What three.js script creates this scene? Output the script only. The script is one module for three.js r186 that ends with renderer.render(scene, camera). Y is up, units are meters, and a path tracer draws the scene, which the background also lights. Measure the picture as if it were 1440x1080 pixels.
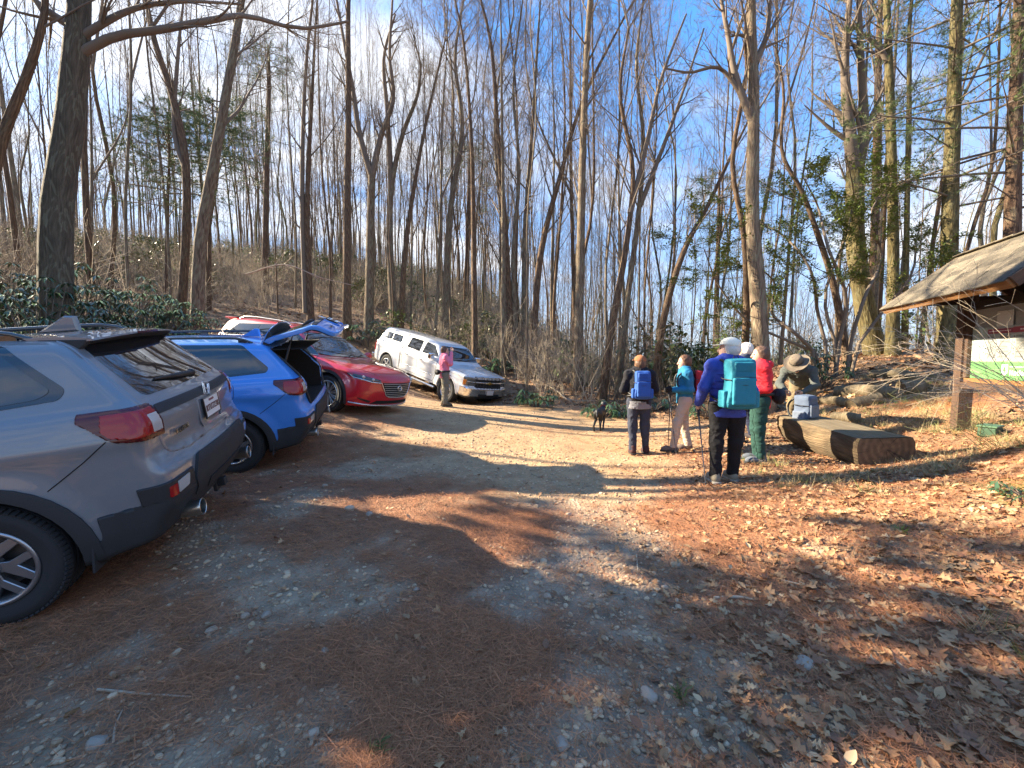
import * as THREE from 'three';
import { mergeGeometries, mergeVertices } from 'three/addons/utils/BufferGeometryUtils.js';
import { RoundedBoxGeometry } from 'three/addons/geometries/RoundedBoxGeometry.js';
import { TextGeometry } from 'three/addons/geometries/TextGeometry.js';
import { FontLoader } from 'three/addons/loaders/FontLoader.js';

// ---------------------------------------------------------------- camera, sky, sun, exposure
const scene = new THREE.Scene();
const CAM_H = 1.55, FPX = 580, HORIZON = 505;                 // eye height, focal length and horizon in 1440 x 1080 pixels
const camera = new THREE.PerspectiveCamera(2 * Math.atan(540 / FPX) * 180 / Math.PI, 4 / 3, 0.05, 900);
const PITCH = Math.atan((540 - HORIZON) / FPX);
camera.position.set(0, CAM_H, 0);
camera.rotation.x = -PITCH;
scene.add(camera);

const renderer = new THREE.WebGLRenderer({ antialias: true });
renderer.setSize(1024, 768);
renderer.toneMapping = THREE.LinearToneMapping;
renderer.toneMappingExposure = 4.9;
renderer.shadowMap.enabled = true;

function rng(seed) { let s = seed | 0; return () => { s = (s + 0x6d2b79f5) | 0; let t = Math.imul(s ^ (s >>> 15), 1 | s); t = (t + Math.imul(t ^ (t >>> 7), 61 | t)) ^ t; return ((t ^ (t >>> 14)) >>> 0) / 4294967296; }; }
function hash3(x, y, z) { let h = Math.imul(x, 374761393) + Math.imul(y, 668265263) + Math.imul(z, 1442695041); h = Math.imul(h ^ (h >>> 13), 1274126177); return ((h ^ (h >>> 16)) >>> 0) / 4294967296; }
const fade = (t) => t * t * (3 - 2 * t), mix = (a, b, t) => a + (b - a) * t, clamp = (x, a = 0, b = 1) => x < a ? a : x > b ? b : x;
const sstep = (a, b, x) => fade(clamp((x - a) / (b - a)));
function noise3(x, y, z) {
  const xi = Math.floor(x), yi = Math.floor(y), zi = Math.floor(z), u = fade(x - xi), v = fade(y - yi), w = fade(z - zi);
  return mix(mix(mix(hash3(xi, yi, zi), hash3(xi + 1, yi, zi), u), mix(hash3(xi, yi + 1, zi), hash3(xi + 1, yi + 1, zi), u), v),
    mix(mix(hash3(xi, yi, zi + 1), hash3(xi + 1, yi, zi + 1), u), mix(hash3(xi, yi + 1, zi + 1), hash3(xi + 1, yi + 1, zi + 1), u), v), w);
}
function fbm(x, y, z, o = 4) { let s = 0, a = 0.5, n = 0; for (let i = 0; i < o; i++) { s += a * noise3(x, y, z); n += a; x = x * 2.03 + 17.1; y = y * 2.03 + 5.3; z = z * 2.03 + 9.7; a *= 0.5; } return s / n; }

const SUN_EL = 27 * Math.PI / 180;
const SUN_DIR = new THREE.Vector3(-0.932 * Math.cos(SUN_EL), Math.sin(SUN_EL), -0.362 * Math.cos(SUN_EL)).normalize();
function makeSky() {
  const W = 1024, H = 512, data = new Float32Array(W * H * 4);
  for (let j = 0; j < H; j++) for (let i = 0; i < W; i++) {
    const phi = (i / W - 0.5) * 2 * Math.PI, th = ((j + 0.5) / H - 0.5) * Math.PI, y = Math.sin(th), x = Math.cos(th) * Math.cos(phi), z = Math.cos(th) * Math.sin(phi);
    const e = Math.max(y, 0), k = Math.pow(1 - e, 3.2), d = Math.max(0, x * SUN_DIR.x + y * SUN_DIR.y + z * SUN_DIR.z);
    let r = mix(0.038, 0.33, k), g = mix(0.162, 0.41, k), b = mix(0.43, 0.47, k);
    const glow = 0.22 * Math.pow(d, 6) + 0.6 * Math.pow(d, 40);
    r += glow; g += glow * 0.98; b += glow * 0.9;
    const yy = Math.max(y, 0.05) + 0.12, cx = x / yy, cz = z / yy;
    const warp = fbm(cx * 0.7 + 3, cz * 0.7, 2.2, 3) - 0.5;
    const band = fbm(cx * 0.5 + 11.3, cz * 0.55 + 4, 7.7, 3);
    const c1 = fbm(cx * 1.5 + warp * 2.4, cz * 2.6 + warp * 1.8 + cx * 0.8, 1.7, 6);
    const c2 = fbm(cx * 4.5 + warp * 3, cz * 8.0 + cx * 2.5, 5.1, 4);
    let cl = sstep(0.42, 0.72, c1 * 0.72 + c2 * 0.28 + (band - 0.5) * 0.75) * 0.82;
    const f = cl * sstep(0.0, 0.16, y);
    r = mix(r, 0.48, f); g = mix(g, 0.48, f); b = mix(b, 0.48, f);
    if (y < 0) { const t = sstep(0, -0.25, y); r = mix(r, 0.10, t); g = mix(g, 0.09, t); b = mix(b, 0.07, t); }
    const o = (j * W + i) * 4; data[o] = r; data[o + 1] = g; data[o + 2] = b; data[o + 3] = 1;
  }
  const t = new THREE.DataTexture(data, W, H, THREE.RGBAFormat, THREE.FloatType);
  t.mapping = THREE.EquirectangularReflectionMapping; t.magFilter = t.minFilter = THREE.LinearFilter; t.wrapS = THREE.RepeatWrapping; t.needsUpdate = true;
  return t;
}
const skyTex = makeSky();
scene.background = skyTex; scene.environment = skyTex;
const SKY_I = 0.64;
scene.backgroundIntensity = SKY_I; scene.environmentIntensity = SKY_I;
const sun = new THREE.DirectionalLight(new THREE.Color(1.0, 0.85, 0.63), 4.9);
sun.position.copy(SUN_DIR).multiplyScalar(60); sun.target.position.set(0, 0, -6);
sun.castShadow = true; sun.shadow.mapSize.set(4096, 4096); sun.shadow.radius = 1;
Object.assign(sun.shadow.camera, { left: -30, right: 30, top: 30, bottom: -30, near: 1, far: 140 });
scene.add(sun, sun.target);

// ---------------------------------------------------------------- helpers
const V = (x, y, z) => new THREE.Vector3(x, y, z), RAD = Math.PI / 180;
const used = new Map();
function numbered(n) { const k = used.get(n) ?? 0; used.set(n, k + 1); return k ? n + '_' + String(k).padStart(3, '0') : n; }
function thing(name, label, category, group) { const o = new THREE.Group(); o.name = numbered(name); o.userData = { label, category }; if (group) o.userData.group = group; scene.add(o); return o; }
function tagged(mesh, name, label, category, group) { mesh.name = numbered(name); mesh.userData = { label, category }; if (group) mesh.userData.group = group; scene.add(mesh); return mesh; }
function kindOf(o, name, kind, label, category) { o.name = numbered(name); o.userData = { kind }; if (label) o.userData.label = label; if (category) o.userData.category = category; return o; }
function part(parent, name, geo, mat, label) { const m = new THREE.Mesh(geo, mat); m.name = name; m.castShadow = m.receiveShadow = true; if (label) m.userData.label = label; parent.add(m); return m; }
function copyOf(root, label, group) { const r = root.clone(); r.userData = { ...root.userData }; r.name = numbered(root.name.replace(/_\d{3}$/, '')); if (label) r.userData.label = label; if (group) r.userData.group = group; scene.add(r); return r; }
function ray(px, py) { const u = (px - 720) / FPX, v = (540 - py) / FPX, c = Math.cos(PITCH), s = Math.sin(PITCH); return V(u, v * c - s, -(c + v * s)); }   // direction with depth 1 along the view axis
function at(px, py, dist) { const r = ray(px, py); r.multiplyScalar(dist / -r.z); return r.add(V(0, CAM_H, 0)); }   // the point at horizontal distance dist (metres along -z)
function clean(g) { for (const k of Object.keys(g.attributes)) if (!['position', 'normal', 'uv'].includes(k)) g.deleteAttribute(k); if (!g.attributes.uv) g.setAttribute('uv', new THREE.BufferAttribute(new Float32Array(g.attributes.position.count * 2), 2)); return g.index ? g.toNonIndexed() : g; }
function merged(list) { return mergeGeometries(list.map(clean)); }
function xf(g, p = [0, 0, 0], r = [0, 0, 0], s = [1, 1, 1]) { return g.applyMatrix4(new THREE.Matrix4().compose(V(...p), new THREE.Quaternion().setFromEuler(new THREE.Euler(...r)), typeof s === 'number' ? V(s, s, s) : V(...s))); }
function box(w, h, d, p, r, bevel = 0.004) { return xf(new RoundedBoxGeometry(w, h, d, 1, Math.min(bevel, w / 2.2, h / 2.2, d / 2.2)), p, r); }
function mat(rgb, rough = 0.8, extra = {}) { const m = new THREE.MeshPhysicalMaterial({ roughness: rough, ...extra }); m.color.setRGB(...rgb); return m; }
function dataTex(w, h, fn, srgb, rep) {
  const d = new Uint8Array(w * h * 4);
  for (let j = 0; j < h; j++) for (let i = 0; i < w; i++) { const c = fn(i / w, j / h, i, j), o = (j * w + i) * 4; d[o] = clamp(c[0]) * 255; d[o + 1] = clamp(c[1]) * 255; d[o + 2] = clamp(c[2]) * 255; d[o + 3] = 255; }
  const t = new THREE.DataTexture(d, w, h); t.wrapS = t.wrapT = THREE.RepeatWrapping; t.magFilter = THREE.LinearFilter; t.minFilter = THREE.LinearMipmapLinearFilter; t.generateMipmaps = true;
  if (srgb) t.colorSpace = THREE.SRGBColorSpace; if (rep) t.repeat.set(...rep); t.needsUpdate = true; return t;
}
// noise that repeats with period 1 in u and v: fbm on two circles
function tileNoise(u, v, fu, fv, seed, o = 4) {
  const a = u * 2 * Math.PI, b = v * 2 * Math.PI, ru = fu / (2 * Math.PI), rv = fv / (2 * Math.PI);
  return (fbm(Math.cos(a) * ru + seed, Math.sin(a) * ru + rv * Math.cos(b) + 31, Math.sin(b) * rv + 7.7, o));
}
// surface nets: meshes f < 0, then pulls the vertices onto f = 0 and takes normals from its gradient
function netMesh(f, lo, hi, h, opt = {}) {
  const nx = Math.ceil((hi[0] - lo[0]) / h) + 1, ny = Math.ceil((hi[1] - lo[1]) / h) + 1, nz = Math.ceil((hi[2] - lo[2]) / h) + 1;
  const F = new Float32Array(nx * ny * nz), id = (i, j, k) => (k * ny + j) * nx + i;
  for (let k = 0; k < nz; k++) for (let j = 0; j < ny; j++) for (let i = 0; i < nx; i++) F[id(i, j, k)] = f(lo[0] + i * h, lo[1] + j * h, lo[2] + k * h);
  const vid = new Int32Array(nx * ny * nz).fill(-1), P = [];
  const C = [[0, 0, 0], [1, 0, 0], [0, 1, 0], [1, 1, 0], [0, 0, 1], [1, 0, 1], [0, 1, 1], [1, 1, 1]], E = [[0, 1], [2, 3], [4, 5], [6, 7], [0, 2], [1, 3], [4, 6], [5, 7], [0, 4], [1, 5], [2, 6], [3, 7]];
  const v = new Float32Array(8);
  for (let k = 0; k < nz - 1; k++) for (let j = 0; j < ny - 1; j++) for (let i = 0; i < nx - 1; i++) {
    let m = 0; for (let c = 0; c < 8; c++) { v[c] = F[id(i + C[c][0], j + C[c][1], k + C[c][2])]; if (v[c] < 0) m++; }
    if (m === 0 || m === 8) continue;
    let x = 0, y = 0, z = 0, n = 0;
    for (const [a, b] of E) if ((v[a] < 0) !== (v[b] < 0)) { const t = v[a] / (v[a] - v[b]); x += mix(C[a][0], C[b][0], t); y += mix(C[a][1], C[b][1], t); z += mix(C[a][2], C[b][2], t); n++; }
    vid[id(i, j, k)] = P.length / 3; P.push(lo[0] + (i + x / n) * h, lo[1] + (j + y / n) * h, lo[2] + (k + z / n) * h);
  }
  const I = [], quad = (a, b, c, d, flip) => { if (a < 0 || b < 0 || c < 0 || d < 0) return; flip ? I.push(a, c, b, a, d, c) : I.push(a, b, c, a, c, d); };
  for (let k = 1; k < nz - 1; k++) for (let j = 1; j < ny - 1; j++) for (let i = 1; i < nx - 1; i++) {
    const a = F[id(i, j, k)] < 0;
    if (a !== F[id(i + 1, j, k)] < 0) quad(vid[id(i, j - 1, k - 1)], vid[id(i, j, k - 1)], vid[id(i, j, k)], vid[id(i, j - 1, k)], !a);
    if (a !== F[id(i, j + 1, k)] < 0) quad(vid[id(i - 1, j, k - 1)], vid[id(i - 1, j, k)], vid[id(i, j, k)], vid[id(i, j, k - 1)], !a);
    if (a !== F[id(i, j, k + 1)] < 0) quad(vid[id(i - 1, j - 1, k)], vid[id(i, j - 1, k)], vid[id(i, j, k)], vid[id(i - 1, j, k)], !a);
  }
  const pos = new Float32Array(P), nor = new Float32Array(P.length), e = h * 0.15, steps = opt.steps ?? 2;
  for (let q = 0; q < pos.length; q += 3) {
    let x = pos[q], y = pos[q + 1], z = pos[q + 2], gx, gy, gz, gl;
    for (let s = 0; s <= steps; s++) {
      gx = f(x + e, y, z) - f(x - e, y, z); gy = f(x, y + e, z) - f(x, y - e, z); gz = f(x, y, z + e) - f(x, y, z - e); gl = Math.hypot(gx, gy, gz) || 1;
      if (s < steps) { const g = gl / (2 * e), d = clamp(f(x, y, z) / g, -h * 0.5, h * 0.5); x -= gx / gl * d; y -= gy / gl * d; z -= gz / gl * d; }
    }
    pos[q] = x; pos[q + 1] = y; pos[q + 2] = z; nor[q] = gx / gl; nor[q + 1] = gy / gl; nor[q + 2] = gz / gl;
  }
  const g = new THREE.BufferGeometry(); g.setAttribute('position', new THREE.BufferAttribute(pos, 3)); g.setAttribute('normal', new THREE.BufferAttribute(nor, 3)); g.setIndex(I);
  const uv = new Float32Array(pos.length / 3 * 2); for (let q = 0; q < uv.length / 2; q++) { uv[q * 2] = pos[q * 3] + pos[q * 3 + 2]; uv[q * 2 + 1] = pos[q * 3 + 1]; } g.setAttribute('uv', new THREE.BufferAttribute(uv, 2));
  return g;
}
const smin = (a, b, k) => { const h = Math.max(k - Math.abs(a - b), 0) / k; return Math.min(a, b) - h * h * k * 0.25; }, smax = (a, b, k) => -smin(-a, -b, k);
// smooth curve through [x, v] pairs (monotone cubic)
function curve(pts) {
  const n = pts.length, X = pts.map((p) => p[0]), Y = pts.map((p) => p[1]), D = [], M = [];
  for (let i = 0; i < n - 1; i++) D.push((Y[i + 1] - Y[i]) / (X[i + 1] - X[i]));
  for (let i = 0; i < n; i++) M.push(i === 0 ? D[0] : i === n - 1 ? D[n - 2] : D[i - 1] * D[i] <= 0 ? 0 : 2 / (1 / D[i - 1] + 1 / D[i]));
  return (x) => {
    if (x <= X[0]) return Y[0]; if (x >= X[n - 1]) return Y[n - 1];
    let i = 0; while (x > X[i + 1]) i++;
    const h = X[i + 1] - X[i], t = (x - X[i]) / h, t2 = t * t, t3 = t2 * t;
    return (2 * t3 - 3 * t2 + 1) * Y[i] + (t3 - 2 * t2 + t) * h * M[i] + (-2 * t3 + 3 * t2) * Y[i + 1] + (t3 - t2) * h * M[i + 1];
  };
}
// tapered tube through points with radii; 'sides' faces around
function tube(pts, radii, sides = 6, cap = true, uvs = 1) {
  const n = pts.length, pos = [], nor = [], uv = [], idx = []; let up = null, len = 0;
  const T = V(0, 0, 0), N = V(0, 0, 0), B = V(0, 0, 0), prev = V(0, 0, 0);
  for (let i = 0; i < n; i++) {
    T.copy(pts[Math.min(i + 1, n - 1)]).sub(pts[Math.max(i - 1, 0)]).normalize();
    if (!up) { N.set(0, 1, 0); if (Math.abs(T.y) > 0.9) N.set(1, 0, 0); N.addScaledVector(T, -N.dot(T)).normalize(); up = N; } else N.addScaledVector(T, -N.dot(T)).normalize();
    B.crossVectors(T, N);
    if (i) len += pts[i].distanceTo(pts[i - 1]);
    const r = typeof radii === 'function' ? radii(i / (n - 1)) : Array.isArray(radii) ? radii[i] : radii;
    for (let s = 0; s <= sides; s++) {
      const a = s / sides * 2 * Math.PI, c = Math.cos(a), q = Math.sin(a), x = N.x * c + B.x * q, y = N.y * c + B.y * q, z = N.z * c + B.z * q;
      pos.push(pts[i].x + x * r, pts[i].y + y * r, pts[i].z + z * r); nor.push(x, y, z); uv.push(s / sides * uvs, len);
      if (i && s) { const a0 = (i - 1) * (sides + 1) + s - 1, b0 = a0 + sides + 1; idx.push(a0, a0 + 1, b0, a0 + 1, b0 + 1, b0); }
    }
  }
  if (cap) for (const e of [0, n - 1]) {
    const c = pos.length / 3, p = pts[e], d = V(0, 0, 0).copy(pts[Math.min(e + 1, n - 1)]).sub(pts[Math.max(e - 1, 0)]).normalize().multiplyScalar(e ? 1 : -1);
    pos.push(p.x, p.y, p.z); nor.push(d.x, d.y, d.z); uv.push(0.5, e ? len : 0);
    for (let s = 0; s <= sides; s++) { const o = (e * (sides + 1) + s) * 3; pos.push(pos[o], pos[o + 1], pos[o + 2]); nor.push(d.x, d.y, d.z); uv.push(0.5, e ? len : 0); if (s) e ? idx.push(c, c + s, c + s + 1) : idx.push(c, c + s + 1, c + s); }
  }
  const g = new THREE.BufferGeometry(); g.setAttribute('position', new THREE.Float32BufferAttribute(pos, 3)); g.setAttribute('normal', new THREE.Float32BufferAttribute(nor, 3)); g.setAttribute('uv', new THREE.Float32BufferAttribute(uv, 2)); g.setIndex(idx);
  return g;
}
const font = await new FontLoader().loadAsync('fonts/droid/droid_sans_bold.typeface.json');

// ---------------------------------------------------------------- where the big things stand (position on the ground, yaw, nose-up pitch, roll in degrees)
const POSE = {
  grey: [[-4.74, -0.137, -2.925], [197.9, -7.1, -6.8]],
  blue: [[-5.305, 0.10, -5.93], [196, -2.8, -8.5]],
  red: [[-4.935, 0.63, -10.006], [-21.2, -8.4, -2.5]],
  truck: [[-3.022, 0.444, -15.735], [-41.0, -12.7, -4.4]],
};
function poseMatrix([p, r]) {
  return new THREE.Matrix4().makeTranslation(...p).multiply(new THREE.Matrix4().makeRotationY(r[0] * RAD)).multiply(new THREE.Matrix4().makeRotationZ(r[1] * RAD)).multiply(new THREE.Matrix4().makeRotationX(r[2] * RAD));
}
// ---------------------------------------------------------------- terrain: a thin-plate surface through spots whose height is known
const GROUND = [];
for (const [k, [wf, wr, tw]] of Object.entries({ grey: [1.41, -1.41, 0.87], blue: [1.41, -1.41, 0.87], red: [1.465, -1.465, 0.85], truck: [1.82, -1.82, 0.87] })) {
  const m = poseMatrix(POSE[k]);
  for (const x of [wf, wr]) for (const z of [tw, -tw]) { const p = V(x, 0, z).applyMatrix4(m); GROUND.push([p.x, p.z, p.y - 0.006]); }
}
GROUND.push([2.13, -6.88, -0.06], [2.88, -6.87, 0.0], [2.47, -4.7, 0.105], [3.43, -5.69, 0.11], [-1.93, -11.4, 0.25], [4.2, -7.2, 0.16], [5.1, -7.5, 0.2], [2.0, -9.3, -0.04],
  [5.0, -5.3, 0.2], [4.75, -7.0, 0.2], [6.65, -6.2, 0.48], [5.85, -3.9, 0.82], [4.4, -2.5, 0.75], [5.2, -3.4, 0.92], [4.35, -3.5, 0.58], [3.4, -2.3, 0.33], [3.0, -1.2, 0.16], [0, -1.5, 0], [0, 0, 0], [2, 2, 0.1], [-2, 2, -0.15], [0, -4, 0], [0, -7, 0.02], [0.5, -10, 0.05], [1.5, -12, 0.05],
  [7.5, -8.5, 0.95], [8.4, -10.5, 1.38], [9.5, -13, 1.5], [7.0, -12.5, 1.05], [12, -16, 1.2], [5.2, -11, 0.35], [9.5, -5.5, 1.1], [9, -2, 1.2], [7, -1.5, 0.95], [14, -8, 1.7], [3.5, -13.5, 0.1], [20, -22, -0.5], [4, -22, -0.6], [12, -34, -4], [28, -30, -5], [30, -6, 2.5],
  [1.0, -15, 0.55], [-0.5, -17.5, 1.1], [2.2, -17.5, 0.5], [-4, -22, 2.3], [-8, -18, 2.4], [-10, -13, 1.9], [-13, -8, 1.6], [-12, -3, 0.6], [-12, 3, 0.2], [0, -30, 3.2], [-14, -28, 5.8], [-28, -22, 6.4], [-30, -5, 4.0], [-26, -45, 11.5], [0, -50, 6.5], [20, -55, -6], [-45, -20, 8], [0, 12, 0], [14, 10, 1.2], [-14, 12, 0], [-8.5, -9.5, 0.95], [-7, -14, 1.75]);
const terrain = (() => {
  const P = GROUND, n = P.length, N = n + 3, A = Array.from({ length: N }, () => new Float64Array(N + 1)), U = (r2) => r2 < 1e-12 ? 0 : 0.5 * r2 * Math.log(r2);
  for (let i = 0; i < n; i++) {
    for (let j = 0; j < n; j++) A[i][j] = U((P[i][0] - P[j][0]) ** 2 + (P[i][1] - P[j][1]) ** 2) + (i === j ? (i < 16 ? 0.02 : 0.25) : 0);
    A[i][n] = A[n][i] = 1; A[i][n + 1] = A[n + 1][i] = P[i][0]; A[i][n + 2] = A[n + 2][i] = P[i][1]; A[i][N] = P[i][2];
  }
  for (let c = 0; c < N; c++) {
    let p = c; for (let r = c; r < N; r++) if (Math.abs(A[r][c]) > Math.abs(A[p][c])) p = r;
    [A[c], A[p]] = [A[p], A[c]];
    for (let r = c + 1; r < N; r++) { const q = A[r][c] / A[c][c]; if (q) for (let k = c; k <= N; k++) A[r][k] -= q * A[c][k]; }
  }
  const w = new Float64Array(N);
  for (let c = N - 1; c >= 0; c--) { let s = A[c][N]; for (let k = c + 1; k < N; k++) s -= A[c][k] * w[k]; w[c] = s / A[c][c]; }
  return (x, z) => { let s = w[n] + w[n + 1] * x + w[n + 2] * z; for (let i = 0; i < n; i++) { const dx = x - P[i][0], dz = z - P[i][1]; s += w[i] * U(dx * dx + dz * dz); } return s; };
})();
// fine height: ruts, roots and lumps on top of the smooth slope
function lot(x, z) {                                        // 1 on the driven gravel lot, 0 in the wood
  const back = -13.2 + 0.35 * clamp(x, -8, 6) + (x > 2.2 ? (x - 2.2) * 1.1 : 0), right = 2.9 + 0.35 * Math.max(0, -2 - z) - (z > -2.5 ? 0.5 * (z + 2.5) : 0);
  return sstep(back - 0.8, back + 0.9, z) * (1 - sstep(right - 0.6, right + 1.6, x)) * sstep(-10.5, -8.5, x);
}
function ground(x, z) {
  const d = Math.hypot(x, z), far = sstep(60, 140, d);
  let h = far < 1 ? terrain(x, z) : 0;
  if (far > 0) { const s = Math.min(1, 100 / d); h = mix(h, clamp(terrain(x * s, z * s), -8, 16), far); }
  if (d < 45) { const w = 1 - lot(x, z), n = fbm(x * 0.9 + 50, z * 0.9, 3.3, 3) - 0.5, m = fbm(x * 3.4, z * 3.4 + 20, 8.1, 2) - 0.5; h += n * mix(0.03, 0.22, w) + m * mix(0.014, 0.05, w); }
  return h;
}
const onGround = (px, py) => { let d = 1; for (; d < 70; d += 0.04) { const p = at(px, py, d); if (p.y < ground(p.x, p.z)) break; } return at(px, py, d); };   // where the pixel's ray meets the ground
// ---------------------------------------------------------------- ground sheet
const GX0 = -16, GZ0 = -24, GS = 0.12, GNX = 290, GNZ = 240, gcache = new Float32Array(GNX * GNZ);
for (let j = 0; j < GNZ; j++) for (let i = 0; i < GNX; i++) gcache[j * GNX + i] = ground(GX0 + i * GS, GZ0 + j * GS);
function gh(x, z) {                                         // ground height, from the cached grid where it reaches
  const u = (x - GX0) / GS, v = (z - GZ0) / GS, i = Math.floor(u), j = Math.floor(v);
  if (i < 0 || j < 0 || i >= GNX - 1 || j >= GNZ - 1) return ground(x, z);
  const a = u - i, b = v - j, o = j * GNX + i; return mix(mix(gcache[o], gcache[o + 1], a), mix(gcache[o + GNX], gcache[o + GNX + 1], a), b);
}
function gNormal(x, z, e = 0.15) { return V(gh(x - e, z) - gh(x + e, z), 2 * e, gh(x, z - e) - gh(x, z + e)).normalize(); }
const gravelAt = (x, z) => sstep(0.44, 0.66, fbm(x * 0.9 + 7.3, z * 1.1 + 2.2, 1.1, 5) + 0.10 * Math.exp(-(((x - 0.1 - 0.12 * z) / 1.2) ** 2)) - 0.10 * sstep(-1.2, -3, x) - 0.07 * sstep(1.2, 2.4, x)) * lot(x, z);
const leafAt = (x, z) => clamp(sstep(0.5, 3.4, x + 0.30 * z + 1.2 + 1.4 * (fbm(x * 0.8, z * 0.8, 4.4, 3) - 0.5)) + (1 - lot(x, z)));
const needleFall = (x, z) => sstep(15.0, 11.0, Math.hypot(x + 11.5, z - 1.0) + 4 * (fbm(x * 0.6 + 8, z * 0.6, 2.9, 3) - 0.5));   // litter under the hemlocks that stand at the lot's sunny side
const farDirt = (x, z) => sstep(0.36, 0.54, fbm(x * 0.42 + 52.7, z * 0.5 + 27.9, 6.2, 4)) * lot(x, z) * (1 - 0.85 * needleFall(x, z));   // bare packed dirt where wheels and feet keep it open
const clayAt = (x, z) => Math.exp(-(((x - 7.6) / 0.9) ** 2) - (((z + 7.35) / 0.75) ** 2));
const mossAt = (x, z) => sstep(0.63, 0.70, fbm(x * 1.5 + 31, z * 1.5 + 3, 2.4, 3)) * sstep(2.8, 4.0, x + 0.2 * z + 0.8) * sstep(-9, -7, z);
function groundColour(x, z) {
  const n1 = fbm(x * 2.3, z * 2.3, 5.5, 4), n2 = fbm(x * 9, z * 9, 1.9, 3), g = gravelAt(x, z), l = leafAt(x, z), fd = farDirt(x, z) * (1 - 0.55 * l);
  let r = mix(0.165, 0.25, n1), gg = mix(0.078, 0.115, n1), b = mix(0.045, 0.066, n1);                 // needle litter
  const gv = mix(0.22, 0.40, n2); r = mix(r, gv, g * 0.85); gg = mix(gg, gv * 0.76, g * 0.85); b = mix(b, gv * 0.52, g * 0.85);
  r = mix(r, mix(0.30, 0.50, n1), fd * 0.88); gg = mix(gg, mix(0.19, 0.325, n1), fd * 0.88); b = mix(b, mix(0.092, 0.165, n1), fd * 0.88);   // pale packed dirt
  r = mix(r, mix(0.17, 0.31, n1), l * 0.8); gg = mix(gg, mix(0.11, 0.205, n1), l * 0.8); b = mix(b, mix(0.062, 0.115, n1), l * 0.8);      // leaf mould
  const c = clayAt(x, z) * sstep(0.35, 0.6, n1 + 0.1); r = mix(r, 0.42, c); gg = mix(gg, 0.155, c); b = mix(b, 0.04, c);
  const m = mossAt(x, z); r = mix(r, 0.115, m); gg = mix(gg, 0.125, m); b = mix(b, 0.018, m);
  const k = 0.72 + 0.56 * n2; return [r * k, gg * k, b * k];
}
{
  const N = 430, A = 5.6, pos = [], col = [], uv = [], idx = [], sp = (t, L) => L * Math.sinh(A * t) / Math.sinh(A);
  for (let j = 0; j <= N; j++) for (let i = 0; i <= N; i++) {
    const x = sp(i / N * 2 - 1, 260) + 0.3, z = sp(j / N * 2 - 1, 260) - 2.6, d = Math.hypot(x, z + 2);
    let y = gh(x, z); if (d < 14) y += (fbm(x * 11, z * 11, 2.7, 3) - 0.5) * 0.028 * (1 - d / 14);
    if (d > 120) y -= (d - 120) * 0.04;
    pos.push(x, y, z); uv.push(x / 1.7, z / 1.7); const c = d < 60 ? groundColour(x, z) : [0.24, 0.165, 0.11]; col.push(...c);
    if (i && j) { const a = (j - 1) * (N + 1) + i - 1, b = a + N + 1; idx.push(a, b, a + 1, a + 1, b, b + 1); }
  }
  const g = new THREE.BufferGeometry(); g.setAttribute('position', new THREE.Float32BufferAttribute(pos, 3)); g.setAttribute('color', new THREE.Float32BufferAttribute(col, 3)); g.setAttribute('uv', new THREE.Float32BufferAttribute(uv, 2)); g.setIndex(idx); g.computeVertexNormals();
  const grain = (u, v) => { const a = tileNoise(u, v, 60, 60, 3, 3), b = tileNoise(u, v, 170, 170, 9, 2), c = tileNoise(u, v, 18, 18, 5, 3); return clamp(0.45 * a + 0.35 * b + 0.2 * c); };
  const tx = dataTex(512, 512, (u, v) => { const k = 0.55 + 0.85 * grain(u, v); return [k, k, k]; }, false), bp = dataTex(512, 512, (u, v) => { const k = grain(u, v); return [k, k, k]; });
  const m = new THREE.MeshStandardMaterial({ vertexColors: true, roughness: 0.96, map: tx, bumpMap: bp, bumpScale: 0.03 });
  const gm = new THREE.Mesh(g, m); gm.receiveShadow = true; scene.add(kindOf(gm, 'ground', 'structure'));
}
// ---------------------------------------------------------------- vehicles: each body is a smooth solid f < 0; panes, lamps and trim are laid on its surface
const paintMat = (rgb, metal = 0.35) => mat(rgb, 0.34, { metalness: metal, clearcoat: 1, clearcoatRoughness: 0.02 });
const M = {
  glass: mat([0.012, 0.014, 0.016], 0.03, { clearcoat: 1, clearcoatRoughness: 0.01, ior: 1.6 }),
  trim: mat([0.018, 0.018, 0.02], 0.55), plastic: mat([0.022, 0.023, 0.025], 0.72), gloss: mat([0.012, 0.012, 0.013], 0.12, { clearcoat: 1 }),
  rubber: mat([0.02, 0.02, 0.021], 0.85), chrome: mat([0.82, 0.82, 0.82], 0.08, { metalness: 1 }), steel: mat([0.5, 0.49, 0.46], 0.28, { metalness: 1 }), alloy: mat([0.42, 0.43, 0.45], 0.3, { metalness: 0.9, clearcoat: 0.6 }), darkAlloy: mat([0.05, 0.05, 0.055], 0.4, { metalness: 0.6 }),
  redLens: mat([0.30, 0.008, 0.01], 0.12, { clearcoat: 0.2 }), darkRed: mat([0.075, 0.004, 0.006], 0.1, { clearcoat: 0.2 }), clearLens: mat([0.45, 0.42, 0.39], 0.08, { clearcoat: 1 }), amber: mat([0.6, 0.2, 0.03], 0.15, { clearcoat: 1 }), lining: mat([0.012, 0.012, 0.013], 0.95), silverTrim: mat([0.55, 0.56, 0.58], 0.25, { metalness: 0.8, clearcoat: 0.5 }), disc: mat([0.16, 0.155, 0.15], 0.45, { metalness: 0.8 }),
};
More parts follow.
